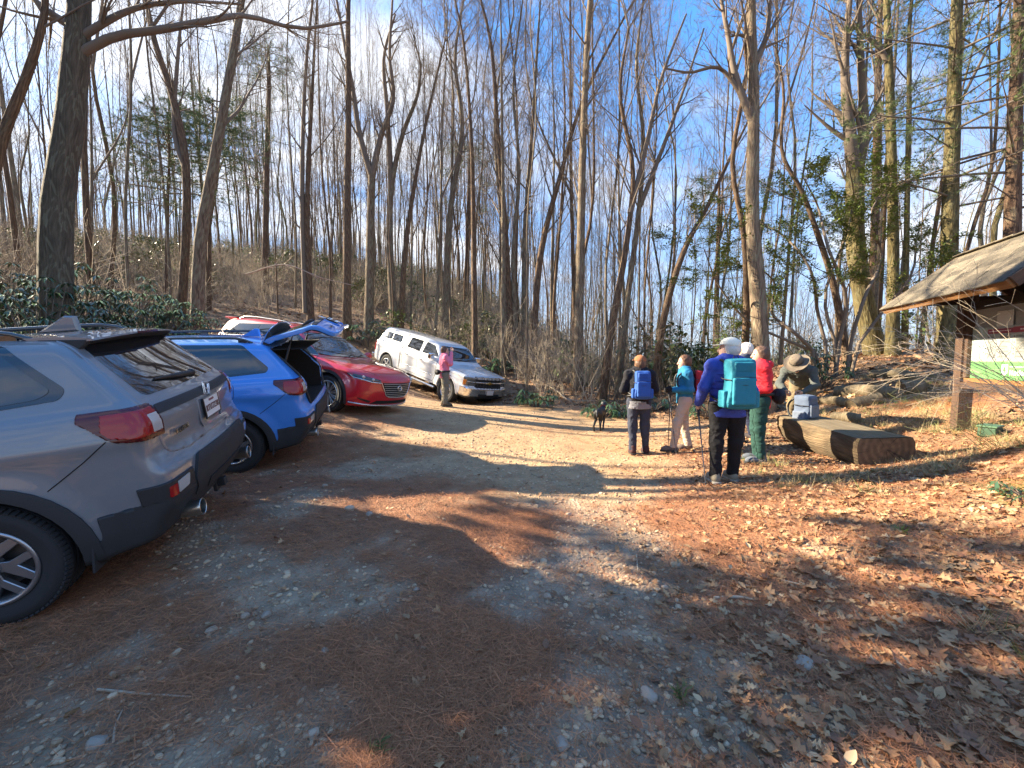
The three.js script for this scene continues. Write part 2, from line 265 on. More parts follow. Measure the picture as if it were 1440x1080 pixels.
function bodyFn(c) {                                        // c: profile curves of one vehicle
  const k = c.round ?? 0.09;
  const base = (x, y, z) => {
    const az = Math.abs(z), z2 = z * z;
    const t = c.top(x), s = (c.top(x + 0.02) - c.top(x - 0.02)) / 0.04;
    const dTop = (y + c.crown * z2 - t) / Math.sqrt(1 + s * s);
    const dBot = c.bot(x) - y;
    let w = c.plan(x) * c.sec(y);
    for (const [wx, wy, fr, amt] of c.flares) { const r = Math.hypot(x - wx, y - wy); if (y > wy - 0.2) w += amt * sstep(fr + 0.22, fr + 0.02, r); }
    if (c.crease) w += c.crease(x, y);
    const dSide = az - w;
    const dF = x - (c.front(y) - c.kf * z2 - c.kf4 * z2 * z2), dR = (c.rear(y) + c.kr * z2) - x;
    return smax(smax(smax(dTop, dSide, k), smax(dF, dR, 0.02), k * 0.9), dBot, 0.05);
  };
  const full = (x, y, z) => {
    let d = base(x, y, z);
    for (const [wx, wy, , , r] of c.flares) if (Math.abs(z) > 0.5) d = Math.max(d, r - Math.hypot(x - wx, y - wy));
    return d;
  };
  return { base, full };
}
function surfAt(f, axis, side, a, b, level) {               // the point of f = level met first when coming in along an axis
  const P = (t) => axis === 'z' ? [a, b, side * t] : axis === 'x' ? [side * t, b, a] : [a, t, b];
  let t = axis === 'z' ? 1.25 : axis === 'x' ? 3.3 : 2.3, prev = t, best = t, bv = 1e9;
  for (let i = 0; i < 240; i++) {
    const v = f(...P(t)) - level;
    if (v < bv) { bv = v; best = t; }
    if (v <= 0) { let lo = t, hi = prev; for (let q = 0; q < 22; q++) { const m = (lo + hi) / 2; f(...P(m)) - level <= 0 ? lo = m : hi = m; } return P(lo); }
    prev = t; t -= Math.max(0.003, Math.min(0.04, v * 0.6));
  }
  return P(best);
}
function rounded(pts, r, n = 4) {                           // polygon with rounded corners
  const out = [], L = pts.length;
  for (let i = 0; i < L; i++) {
    const p = pts[i], a = pts[(i + L - 1) % L], b = pts[(i + 1) % L], da = Math.hypot(a[0] - p[0], a[1] - p[1]), db = Math.hypot(b[0] - p[0], b[1] - p[1]), q = Math.min(p[2] ?? r, da * 0.45, db * 0.45);
    const s = [p[0] + (a[0] - p[0]) / da * q, p[1] + (a[1] - p[1]) / da * q], e = [p[0] + (b[0] - p[0]) / db * q, p[1] + (b[1] - p[1]) / db * q];
    for (let j = 0; j <= n; j++) { const t = j / n; out.push([(1 - t) ** 2 * s[0] + 2 * t * (1 - t) * p[0] + t * t * e[0], (1 - t) ** 2 * s[1] + 2 * t * (1 - t) * p[1] + t * t * e[1]]); }
  }
  return out;
}
function patch(f, axis, side, outline, level = 0.006, thick = 0.02, h = 0.07) {
  let pts = []; const L = outline.length;                   // outline refined, then triangles split until no edge is longer than h
  for (let i = 0; i < L; i++) { const p = outline[i], q = outline[(i + 1) % L], n = Math.max(1, Math.ceil(Math.hypot(p[0] - q[0], p[1] - q[1]) / h)); for (let j = 0; j < n; j++) pts.push(new THREE.Vector2(mix(p[0], q[0], j / n), mix(p[1], q[1], j / n))); }
  if (THREE.ShapeUtils.area(pts) < 0) pts.reverse();
  const border = pts.length; let tris = THREE.ShapeUtils.triangulateShape(pts, []);
  for (let it = 0; it < 5; it++) {
    const mid = new Map(), next = []; let any = false;
    const m = (a, b) => { if (pts[a].distanceTo(pts[b]) <= h * 1.5) return -1; const key = a < b ? a * 65536 + b : b * 65536 + a; if (!mid.has(key)) { mid.set(key, pts.length); pts.push(pts[a].clone().lerp(pts[b], 0.5)); } any = true; return mid.get(key); };
    for (const [a, b, c] of tris) {
      const ab = Math.min(a, b) < border && Math.max(a, b) < border && (Math.abs(a - b) === 1 || Math.abs(a - b) === border - 1) ? -1 : m(a, b), bc = Math.max(b, c) < border && (Math.abs(b - c) === 1 || Math.abs(b - c) === border - 1) ? -1 : m(b, c), ca = Math.max(c, a) < border && (Math.abs(c - a) === 1 || Math.abs(c - a) === border - 1) ? -1 : m(c, a), n = (ab >= 0) + (bc >= 0) + (ca >= 0);
      if (n === 0) next.push([a, b, c]);
      else if (n === 3) next.push([a, ab, ca], [ab, b, bc], [ca, bc, c], [ab, bc, ca]);
      else { let [A, B, C, x, y] = ab >= 0 && (bc >= 0 || n === 1) ? [a, b, c, ab, bc] : bc >= 0 ? [b, c, a, bc, ca] : [c, a, b, ca, ab]; if (n === 1) next.push([A, x, C], [x, B, C]); else next.push([A, x, C], [x, y, C], [x, B, y]); }
    }
    tris = next; if (!any) break;
  }
  const pos = [], nor = [], uv = [], idx = [], e = 0.006;
  const put = (p, lev) => {
    const [x, y, z] = surfAt(f, axis, side, p.x, p.y, lev); let gx = f(x + e, y, z) - f(x - e, y, z), gy = f(x, y + e, z) - f(x, y - e, z), gz = f(x, y, z + e) - f(x, y, z - e); const l = Math.hypot(gx, gy, gz) || 1;
    pos.push(x, y, z); nor.push(gx / l, gy / l, gz / l); uv.push(p.x, p.y);
  };
  for (const p of pts) put(p, level);
  const flip = (axis === 'z' ? side < 0 : axis === 'x' ? side > 0 : true);
  for (const [a, b, c] of tris) flip ? idx.push(a, c, b) : idx.push(a, b, c);
  if (thick > 0) {
    const n0 = pos.length / 3;
    for (let i = 0; i < border; i++) { const o = i * 3, nx = nor[o], ny = nor[o + 1], nz = nor[o + 2]; pos.push(pos[o], pos[o + 1], pos[o + 2], pos[o] - nx * thick, pos[o + 1] - ny * thick, pos[o + 2] - nz * thick); const q = pts[(i + 1) % border], r = pts[(i + border - 1) % border], dx = q.y - r.y, dy = -(q.x - r.x), l = Math.hypot(dx, dy) || 1, n = axis === 'z' ? [dx / l, dy / l, 0] : axis === 'x' ? [0, dy / l, dx / l] : [dx / l, 0, dy / l]; nor.push(...n, ...n); uv.push(0, 0, 0, 0); }
    for (let i = 0; i < border; i++) { const a = n0 + i * 2, b = n0 + ((i + 1) % border) * 2; flip ? idx.push(a, b, b + 1, a, b + 1, a + 1) : idx.push(a, b + 1, b, a, a + 1, b + 1); }
  }
  const g = new THREE.BufferGeometry(); g.setAttribute('position', new THREE.Float32BufferAttribute(pos, 3)); g.setAttribute('normal', new THREE.Float32BufferAttribute(nor, 3)); g.setAttribute('uv', new THREE.Float32BufferAttribute(uv, 2)); g.setIndex(idx);
  return g;
}
function line(f, axis, side, pts, r = 0.004, level = 0.0005, sides = 5, dense = 0.05) {   // a thin bead that follows the surface
  const P = []; for (let i = 0; i < pts.length - 1; i++) { const n = Math.max(1, Math.ceil(Math.hypot(pts[i][0] - pts[i + 1][0], pts[i][1] - pts[i + 1][1]) / dense)); for (let j = 0; j < n + (i === pts.length - 2 ? 1 : 0); j++) P.push(V(...surfAt(f, axis, side, mix(pts[i][0], pts[i + 1][0], j / n), mix(pts[i][1], pts[i + 1][1], j / n), level))); }
  return tube(P, r, sides);
}
const ringSector = (cx, cy, r0, r1, a0, a1, n = 22) => { const o = []; for (let i = 0; i <= n; i++) { const a = mix(a0, a1, i / n); o.push([cx + r1(a) * Math.cos(a), cy + r1(a) * Math.sin(a)]); } for (let i = n; i >= 0; i--) { const a = mix(a0, a1, i / n); o.push([cx + r0 * Math.cos(a), cy + r0 * Math.sin(a)]); } return o; };
const shellOf = (f, region, level, h, lo, hi) => netMesh((x, y, z) => Math.max(f(x, y, z) - level, region(x, y, z)), lo, hi, h);
function textOn(str, size, depth = 0.004) { const g = new TextGeometry(str, { font, size, depth, curveSegments: 3, bevelEnabled: false }); g.computeBoundingBox(); const b = g.boundingBox; g.translate(-(b.min.x + b.max.x) / 2, -(b.min.y + b.max.y) / 2, 0); return g; }

function tyreGeo(R, W, rim) {
  const h = W / 2, pr = [[rim - 0.01, -h * 0.72], [rim + 0.012, -h * 0.8], [rim + 0.03, -h * 0.9], [rim + (R - rim) * 0.55, -h], [R - 0.045, -h * 0.985], [R - 0.016, -h * 0.9], [R - 0.004, -h * 0.78]];
  for (let g = 0; g < 4; g++) { const c = mix(-0.52, 0.52, g / 3) * h; pr.push([R, c - 0.016], [R, c - 0.007], [R - 0.012, c - 0.005], [R - 0.012, c + 0.005], [R, c + 0.007], [R, c + 0.016]); }
  pr.push([R - 0.004, h * 0.78], [R - 0.016, h * 0.9], [R - 0.045, h * 0.985], [rim + (R - rim) * 0.55, h], [rim + 0.03, h * 0.9], [rim + 0.012, h * 0.8], [rim - 0.01, h * 0.72]);
  const g = new THREE.LatheGeometry(pr.map(([r, y]) => new THREE.Vector2(r, y)), 64); g.rotateX(Math.PI / 2);
  const list = [g];
  for (let i = 0; i < 72; i++) for (const s of [-1, 1]) list.push(xf(new THREE.BoxGeometry(0.021, 0.012, h * 0.34), [0, R - 0.0015, s * h * 0.8], [s * 0.28, 0, 0]).rotateZ(i / 72 * 2 * Math.PI));
  return merged(list);
}
function extr(pts, depth, bevel = 0.004) { const s = new THREE.Shape(pts.map((p) => new THREE.Vector2(...p))); return new THREE.ExtrudeGeometry(s, { depth, bevelEnabled: bevel > 0, bevelThickness: bevel, bevelSize: bevel, bevelSegments: 1, curveSegments: 6 }); }
function wheelGeo(R, W, rim, style) {
  const face = W / 2 - 0.03, list = [], dark = [];
  const lip = new THREE.LatheGeometry([[rim - 0.028, -W * 0.36], [rim - 0.022, W * 0.2], [rim - 0.018, face + 0.004], [rim - 0.006, face + 0.022], [rim + 0.012, face + 0.02], [rim + 0.014, face + 0.004], [rim + 0.004, face - 0.01]].map(([r, y]) => new THREE.Vector2(r, y)), 56); lip.rotateX(Math.PI / 2); list.push(lip);
  if (style === 'star') for (let i = 0; i < 5; i++) { const a = i / 5 * 2 * Math.PI; for (const s of [-1, 1]) list.push(extr([[0.03, -0.028], [0.075, -0.03], [rim - 0.02, s * 0.085 - 0.028], [rim - 0.02, s * 0.085 + 0.022], [0.1, 0.03], [0.03, 0.028]], 0.026).translate(0, 0, face - 0.03).rotateZ(a + 0.31)); }
  else if (style === 'multi') for (let i = 0; i < 10; i++) { const a = i / 10 * 2 * Math.PI; for (const s of [-0.35, 0.35]) list.push(extr([[0.04, -0.012], [rim - 0.015, s * 0.09 - 0.011], [rim - 0.015, s * 0.09 + 0.011], [0.04, 0.012]], 0.022).translate(0, 0, face - 0.03).rotateZ(a)); }
  else for (let i = 0; i < 6; i++) list.push(extr([[0.03, -0.04], [0.12, -0.036], [rim - 0.02, -0.052], [rim - 0.02, 0.052], [0.12, 0.036], [0.03, 0.04]], 0.03).translate(0, 0, face - 0.03).rotateZ(i / 6 * 2 * Math.PI));
  const hub = new THREE.CylinderGeometry(0.062, 0.072, 0.04, 24); hub.rotateX(Math.PI / 2); list.push(hub.translate(0, 0, face - 0.012));
  for (let i = 0; i < 5; i++) { const b = new THREE.CylinderGeometry(0.009, 0.009, 0.02, 6); b.rotateX(Math.PI / 2); list.push(b.translate(0.05 * Math.cos(i * 1.257), 0.05 * Math.sin(i * 1.257), face + 0.01)); }
  const disc = new THREE.CylinderGeometry(rim * 0.72, rim * 0.72, 0.03, 36); disc.rotateX(Math.PI / 2); dark.push(disc.translate(0, 0, face - 0.1));
  const back = new THREE.CylinderGeometry(rim - 0.02, rim - 0.02, 0.02, 36); back.rotateX(Math.PI / 2);
  return { tyre: tyreGeo(R, W, rim), rim: merged(list), disc: merged(dark), back: back.translate(0, 0, -W * 0.3), cap: xf(new THREE.CylinderGeometry(0.034, 0.034, 0.012, 18).rotateX(Math.PI / 2), [0, 0, face + 0.014]) };
}
function addWheels(car, geo, rimMat, spots, R, out) {
  spots.forEach(([x, z], i) => {
    const w = new THREE.Group(); w.name = 'wheel'; car.add(w); w.position.set(x, R, z); if (z < 0) w.rotation.y = Math.PI;
    const spin = [0.35, 1.1, 0.2, 0.8][i];
    for (const [n, g, m] of [['tyre', geo.tyre, M.rubber], ['rim', geo.rim, rimMat], ['brake_disc', geo.disc, M.disc], ['inner_rim', geo.back, M.lining], ['hub_cap', geo.cap, M.gloss]]) part(w, n, g, m).rotation.z = spin;
  });
}
function liners(car, f, spots, r, R) { for (const [x, z] of spots) { const g = new THREE.CylinderGeometry(r - 0.004, r - 0.004, 0.46, 26, 1, true, -Math.PI / 2, Math.PI); g.rotateX(Math.PI / 2); g.rotateZ(Math.PI / 2 + Math.PI / 2); part(car, 'wheel_liner', merged([g.translate(x, R, Math.sign(z) * 0.71), box(r * 2, r * 1.6, 0.02, [x, R + 0.12, Math.sign(z) * 0.49])]), M.lining); } }
const place = (car, key) => { const m = poseMatrix(POSE[key]); m.decompose(car.position, car.quaternion, car.scale); };

// ---------------------------------------------------------------- the two mid-size SUVs of one make (grey one closed, blue one with its tailgate up)
function midSuv(name, label, paint, open, key) {
  const c = {
    top: curve([[-2.6, 1.52], [-2.2, 1.63], [-1.9, 1.69], [-1.3, 1.735], [-0.5, 1.75], [0.1, 1.72], [0.42, 1.64], [1.05, 1.2], [1.2, 1.14], [1.9, 1.06], [2.3, 0.96], [2.5, 0.85]]),
    bot: curve([[-2.5, 0.42], [-2.2, 0.30], [-1.6, 0.24], [1.7, 0.24], [2.4, 0.3]]),
    sec: curve([[0.2, 0.925], [0.45, 0.972], [0.72, 0.985], [0.98, 0.99], [1.1, 0.975], [1.19, 0.94], [1.26, 0.885], [1.62, 0.712], [1.75, 0.63], [1.9, 0.55]]),
    plan: curve([[-2.5, 0.86], [-2.2, 0.925], [-1.8, 0.975], [-1.2, 1], [1.2, 1], [1.8, 0.97], [2.4, 0.88]]),
    front: curve([[0.2, 2.3], [0.5, 2.42], [0.85, 2.42], [1.0, 2.3], [1.2, 1.9]]),
    rear: curve([[0.2, -2.22], [0.4, -2.33], [0.55, -2.41], [0.74, -2.425], [0.82, -2.385], [0.9, -2.365], [1.08, -2.375], [1.17, -2.35], [1.26, -2.275], [1.62, -1.97], [1.72, -1.9], [1.9, -1.86]]),
    kf: 0.16, kf4: 0.12, kr: 0.1, crown: 0.06, flares: [[1.41, 0.38, 0.44, 0.022, 0.455], [-1.41, 0.38, 0.44, 0.03, 0.455]],
    crease: (x, y) => 0.014 * Math.exp(-(((y - 1.07 - 0.02 * x) / 0.06) ** 2)) - 0.012 * Math.exp(-(((y - 0.62) / 0.12) ** 2)) * sstep(1.1, 0.6, Math.abs(x)),
    round: 0.085,
  };
  const { base, full } = bodyFn(c), car = thing(name, label, 'SUV');
  const cav = (x, y, z) => Math.max(Math.abs(z) - 0.62, y - 1.60, 0.80 - y, x + 1.25), gateReg = (x, y, z) => smax(smax(Math.abs(z) - curve([[0.8, 0.7], [0.98, 0.76], [1.22, 0.76], [1.3, 0.735], [1.72, 0.60]])(y), 0.825 - y - 0.06 * z * z + 0.2 * Math.max(0, Math.abs(z) - 0.5), 0.06), y - 1.73, 0.03);
  part(car, 'body', netMesh(open ? (x, y, z) => Math.max(full(x, y, z), -cav(x, y, z)) : full, [-2.55, 0.1, -1.1], [2.55, 1.9, 1.1], 0.028), paint);
  // lower cladding and bumper skirts in black plastic
  const clad = (x, y, z) => y - (x < -1.95 ? mix(0.56, 0.585, sstep(-1.95, -2.3, x)) : x > 1.9 ? 0.5 : 0.44 - 0.03 * Math.abs(x) / 2);
  part(car, 'lower_cladding', shellOf(full, clad, 0.012, 0.024, [-2.55, 0.1, -1.1], [2.55, 0.72, 1.1]), M.plastic);
  for (const s of [-1, 1]) for (const wx of [1.41, -1.41]) part(car, 'arch_trim', patch(base, 'z', s, ringSector(wx, 0.38, 0.452, (a) => 0.515 + 0.03 * Math.abs(Math.cos(a)), -0.28, Math.PI + 0.28), 0.016, 0.05, 0.05), M.plastic);
  const spots = [[1.41, 0.87], [1.41, -0.87], [-1.41, 0.87], [-1.41, -0.87]];
  liners(car, full, spots, 0.455, 0.38); addWheels(car, wheelGeo(0.38, 0.25, 0.236, 'star'), mat([0.36, 0.37, 0.39], 0.3, { metalness: 0.85 }), spots, 0.38);
  // side glass
  const quarter = [[-1.02, 1.285], [-1.80, 1.335], [-1.865, 1.375], [-1.60, 1.64], [-1.0, 1.672]], rearDoor = [[-0.97, 1.28], [-0.10, 1.255], [-0.10, 1.685], [-0.95, 1.672]], frontDoor = [[-0.03, 1.255], [0.98, 1.235], [0.50, 1.57], [0.25, 1.655], [-0.03, 1.688]];
  for (const s of [-1, 1]) {
    part(car, 'window_surround', patch(base, 'z', s, rounded([[-1.90, 1.315], [-1.93, 1.375], [-1.62, 1.675], [-0.5, 1.715], [0.3, 1.69], [0.56, 1.60], [1.1, 1.22], [-0.3, 1.225]], 0.05), 0.004, 0.02), M.gloss);
    for (const w of [quarter, rearDoor, frontDoor]) part(car, 'side_window', patch(base, 'z', s, rounded(w, 0.035), 0.0075, 0.01), M.glass);
    for (const p of [[[-0.07, 1.2], [-0.07, 0.5]], [[-1.0, 1.24], [-1.02, 0.95], [-0.86, 0.62], [-0.85, 0.5]], [[1.02, 1.15], [1.05, 0.8], [0.96, 0.5]], [[-0.85, 0.47], [0.95, 0.47]]]) part(car, 'door_seam', line(base, 'z', s, p), M.lining);
    for (const x of [-0.72, 0.2]) { const q = surfAt(base, 'z', s, x, 1.07, 0.02); part(car, 'door_handle', box(0.2, 0.032, 0.024, q, [0, 0, 0.02], 0.01), paint); }
    part(car, 'bumper_seam', line(base, 'z', s, [[-2.12, 1.035], [-1.99, 0.93], [-1.80, 0.795]], 0.0035), M.lining);
    // wing mirror, rail, mud flap
    const mp = surfAt(base, 'z', s, 0.86, 1.2, 0); const mir = part(car, 'wing_mirror', merged([xf(new THREE.SphereGeometry(1, 18, 12), [0.84, 1.245, s * 1.05], [0, s * 0.2, 0], [0.075, 0.085, 0.11]), tube([V(0.86, 1.19, mp[2]), V(0.85, 1.2, s * 1.0)], 0.022, 8)]), paint);
    part(mir, 'mirror_glass', xf(new THREE.SphereGeometry(1, 14, 8), [0.78, 1.245, s * 1.055], [0, 0, 0], [0.02, 0.065, 0.09]), M.glass);
    const rail = []; for (let i = 0; i <= 20; i++) { const x = mix(0.2, -1.72, i / 20), y = c.top(x) - c.crown * 0.3 + 0.055 * Math.min(1, Math.min(i, 20 - i) / 1.5) - 0.004; rail.push(V(x, y, s * 0.575)); }
    part(car, 'roof_rail', tube(rail, (t) => 0.018, 7), M.gloss);
    for (const x of [0.05, -0.75, -1.6]) part(car, 'rail_foot', box(0.1, 0.06, 0.03, [x, c.top(x) + 0.008 - c.crown * 0.3, s * 0.575], [0, 0, 0], 0.01), M.gloss);
    for (const x of [-1.90]) part(car, 'mud_flap', box(0.016, 0.26, 0.22, [x - 0.005, 0.33, s * 0.86], [0, 0, 0.18], 0.006), M.plastic);
  }
  part(car, 'fuel_door', patch(base, 'z', -1, rounded([[-1.36, 1.02], [-1.53, 1.02], [-1.53, 1.19], [-1.36, 1.19]], 0.04), 0.003, 0.004, 0.05), paint);
  part(car, 'fuel_door_gap', line(base, 'z', -1, rounded([[-1.355, 1.015], [-1.535, 1.015], [-1.535, 1.195], [-1.355, 1.195]], 0.04).concat([[-1.37, 1.015]]), 0.003), M.lining);
  part(car, 'windscreen', patch(base, 'x', 1, rounded([[-0.78, 1.22], [0.78, 1.22], [0.60, 1.62], [-0.60, 1.62]], 0.06), 0.006, 0.01, 0.1), M.glass);
  part(car, 'antenna_fin', extr([[-0.11, 0], [0.11, 0], [0.06, 0.02], [-0.06, 0.095], [-0.105, 0.09]], 0.035, 0.012).translate(-1.55, 1.735, -0.0175), paint);
  // tail lamps
  for (const s of [-1, 1]) {
    const reg = (x, y, z) => Math.max(-(s * z) + 0.705, y - (1.215 + 0.02 * (x + 2.3)), (x + 1.985) * 0.85 + Math.max(0, 0) - 0.0, (-(y) + mix(1.17, 1.02, clamp((-1.985 - x) / 0.17)) - 0.2 * Math.max(0, -2.155 - x)));
    const lamp = part(car, 'tail_lamp', shellOf(base, reg, 0.012, 0.013, [-2.5, 0.88, s > 0 ? 0.6 : -1.05], [-1.9, 1.28, s > 0 ? 1.05 : -0.6]), M.darkRed);
    const reg2 = (x, y, z) => Math.max(reg(x, y, z) + 0.022, x + 2.10, -y + 1.02);
    part(lamp, 'brake_light', shellOf(base, reg2, 0.0155, 0.012, [-2.5, 0.88, s > 0 ? 0.6 : -1.05], [-1.9, 1.28, s > 0 ? 1.05 : -0.6]), M.redLens);
    const reg3 = (x, y, z) => Math.max(reg(x, y, z) + 0.02, Math.abs(y - 1.09) - 0.062, Math.abs(s * z - 0.775) - 0.045);
    part(lamp, 'reversing_light', shellOf(base, reg3, 0.019, 0.009, [-2.5, 0.88, s > 0 ? 0.6 : -1.05], [-1.9, 1.28, s > 0 ? 1.05 : -0.6]), M.clearLens);
  }
  // bumper: side pods with lamps, centre pad, tail pipe, tow eye
  for (const s of [-1, 1]) {
    const pod = part(car, 'bumper_pod', shellOf(base, (x, y, z) => Math.max(Math.abs(y - 0.622 - 0.02 * (0.93 - s * z)) - 0.062, 0.60 - s * z, x + 2.19), 0.014, 0.014, [-2.5, 0.5, s > 0 ? 0.55 : -1.05], [-2.1, 0.75, s > 0 ? 1.05 : -0.55]), M.trim);
    part(pod, 'reflector', patch(base, 'x', -1, rounded([[s * 0.875, 0.575], [s * 0.815, 0.575], [s * 0.815, 0.655], [s * 0.875, 0.65]], 0.01), 0.019, 0.008, 0.04), M.redLens);
    part(pod, 'fog_lamp', patch(base, 'x', -1, rounded([[s * 0.808, 0.58], [s * 0.69, 0.59], [s * 0.67, 0.67], [s * 0.808, 0.66]], 0.01), 0.019, 0.008, 0.04), M.clearLens);
    const pipe = new THREE.LatheGeometry([[0.048, -0.2], [0.06, -0.02], [0.062, 0.0], [0.058, 0.005], [0.051, 0], [0.046, -0.17]].map(([r, y]) => new THREE.Vector2(r, y)), 28);
    part(car, 'tail_pipe', xf(pipe, [-2.40, 0.375, s * 0.62], [0, 0, Math.PI / 2]), M.steel);
  }
  part(car, 'bumper_pad', patch(base, 'x', -1, rounded([[-0.56, 0.44], [0.56, 0.44], [0.60, 0.6], [0.52, 0.765], [-0.52, 0.765], [-0.60, 0.6]], 0.04), 0.022, 0.035, 0.08), M.plastic);
  part(car, 'skid_plate', patch(base, 'x', -1, rounded([[-0.36, 0.42], [0.36, 0.42], [0.40, 0.52], [-0.40, 0.52]], 0.03), 0.03, 0.02, 0.08), M.trim);
  part(car, 'tow_hitch', merged([box(0.07, 0.07, 0.07, [-2.33, 0.33, 0], [0, 0, 0], 0.008), box(0.03, 0.1, 0.1, [-2.29, 0.31, 0], [0, 0, 0], 0.008)]), M.trim);
  // the tailgate, hinged at the roof
  const hinge = V(-1.83, 1.70, 0), gate = new THREE.Group(); gate.name = 'tailgate'; car.add(gate); gate.position.copy(hinge); if (open) gate.rotation.z = -66 * RAD;
  const G = (n, g, m, l) => part(gate, n, g.translate(-hinge.x, -hinge.y, 0), m, l);
  G('gate_panel', netMesh((x, y, z) => { const b = base(x, y, z); return smax(smax(b - 0.007, -(b + 0.06), 0.01), smax(gateReg(x, y, z), x + 1.84, 0.02), 0.012); }, [-2.55, 0.7, -0.95], [-1.75, 1.82, 0.95], 0.017), paint);
  G('rear_window', patch(base, 'x', -1, rounded([[-0.66, 1.255], [0.66, 1.255], [0.56, 1.64], [-0.56, 1.64]], 0.06), 0.011, 0.012, 0.07), M.glass);
  G('gate_trim', patch(base, 'x', -1, rounded([[-0.72, 1.13], [0.72, 1.13], [0.70, 1.195], [-0.70, 1.195]], 0.012), 0.018, 0.02, 0.08), M.trim);
  if (open) G('inner_panel', netMesh((x, y, z) => Math.max(base(x, y, z) + 0.05, -(base(x, y, z) + 0.085), gateReg(x, y, z) + 0.05, x + 1.86), [-2.55, 0.7, -0.95], [-1.75, 1.82, 0.95], 0.03), M.trim);
  const spT = [[-1.74, 1.722], [-1.90, 1.716], [-2.01, 1.702], [-2.085, 1.684], [-2.088, 1.672], [-1.96, 1.672], [-1.80, 1.675]], spB = [[-1.84, 1.675], [-1.96, 1.672], [-2.075, 1.672], [-2.06, 1.66], [-1.99, 1.642], [-1.92, 1.635]], bend = (g) => { const p = g.attributes.position; for (let i = 0; i < p.count; i++) { const z = p.getZ(i); p.setXYZ(i, p.getX(i) + 0.16 * z * z, p.getY(i) - 0.055 * z * z, z); } g.computeVertexNormals(); return g; };
  const slab = (pts, w) => { const n = 16, L = []; for (let i = 0; i < n; i++) L.push(extr(pts, w / n, 0).translate(0, 0, -w / 2 + i * w / n)); return bend(mergeVertices(merged(L), 1e-4)); };
  G('spoiler', slab(spT, 1.20), paint);
  G('spoiler_underside', slab(spB, 1.14), M.plastic);
  for (const q of [-1, 1]) G('spoiler_fin', bend(extr([[-1.82, 1.70], [-2.05, 1.678], [-2.04, 1.655], [-1.97, 1.60], [-1.90, 1.615]], 0.03, 0.006).translate(0, 0, q * 0.585 - 0.015)), M.plastic);
  G('high_brake_light', box(0.01, 0.016, 0.3, [-2.089, 1.678, 0], [0, 0, 0.1], 0.003), M.darkRed);
  { const a = surfAt(base, 'x', -1, 0.12, 1.30, 0.02), b = surfAt(base, 'x', -1, -0.40, 1.335, 0.022); G('wiper', merged([tube([V(...a), V(mix(a[0], b[0], 0.5) - 0.02, mix(a[1], b[1], 0.5), mix(a[2], b[2], 0.5)), V(...b)], [0.024, 0.02, 0.008], 6), xf(new THREE.SphereGeometry(0.032, 10, 8), a)]), M.trim); }
  { // emblem, lettering and number plate
    const rot = [0, -Math.PI / 2, 0], em = surfAt(base, 'x', -1, 0, 1.165, 0.03);
    const H = [box(0.016, 0.085, 0.008, [-0.034, 0, 0], [0, 0, 0.12], 0.003), box(0.016, 0.085, 0.008, [0.034, 0, 0], [0, 0, -0.12], 0.003), box(0.06, 0.016, 0.008, [0, 0, 0], [0, 0, 0], 0.003)];
    for (const s of [-1, 1]) H.push(box(0.006, 0.095, 0.006, [s * 0.062, 0, 0], [0, 0, -s * 0.08], 0.002)); for (const s of [-1, 1]) H.push(box(s > 0 ? 0.13 : 0.11, 0.006, 0.006, [0, s * 0.049, 0], [0, 0, 0], 0.002));
    G('emblem', xf(merged(H), em, [0, -Math.PI / 2, -0.25]), M.chrome);
    const tp = surfAt(base, 'x', -1, -0.50, 0.965, 0.012); G('lettering', xf(textOn('PASSPORT', 0.036), tp, rot), M.gloss);
    const pp = surfAt(base, 'x', -1, 0, 1.02, 0.02);
    const pl = G('number_plate', box(0.315, 0.16, 0.012, [0, 0, 0], [0, 0, 0], 0.006).applyMatrix4(new THREE.Matrix4().makeRotationY(-Math.PI / 2)).translate(...pp), mat([0.70, 0.69, 0.66], 0.45));
    part(pl, 'plate_frame', merged([box(0.33, 0.012, 0.016, [0, 0.08, 0.002]), box(0.33, 0.012, 0.016, [0, -0.08, 0.002]), box(0.012, 0.15, 0.016, [0.16, 0, 0.002]), box(0.012, 0.15, 0.016, [-0.16, 0, 0.002])]).rotateY(-Math.PI / 2).translate(pp[0] - hinge.x, pp[1] - hinge.y, pp[2]), M.gloss);
    part(pl, 'plate_number', xf(textOn(open ? 'TBX 4182' : 'RTU7238', 0.05, 0.003), [pp[0] - hinge.x - 0.0065, pp[1] - hinge.y - 0.006, pp[2]], rot), mat([0.16, 0.07, 0.05], 0.6));
    part(pl, 'plate_heading', xf(textOn('GEORGIA', 0.018, 0.002), [pp[0] - hinge.x - 0.0065, pp[1] - hinge.y + 0.053, pp[2]], rot), mat([0.25, 0.08, 0.07], 0.6));
    for (const s of [-1, 1]) { const q = surfAt(base, 'x', -1, s * 0.2, 1.0, 0.004); G('plate_recess_edge', tube([V(q[0] - 0.004, 1.12, s * 0.21), V(q[0] - 0.006, 0.94, s * 0.235), V(q[0] - 0.003, 0.89, s * 0.2)], 0.008, 6), paint); }
  }
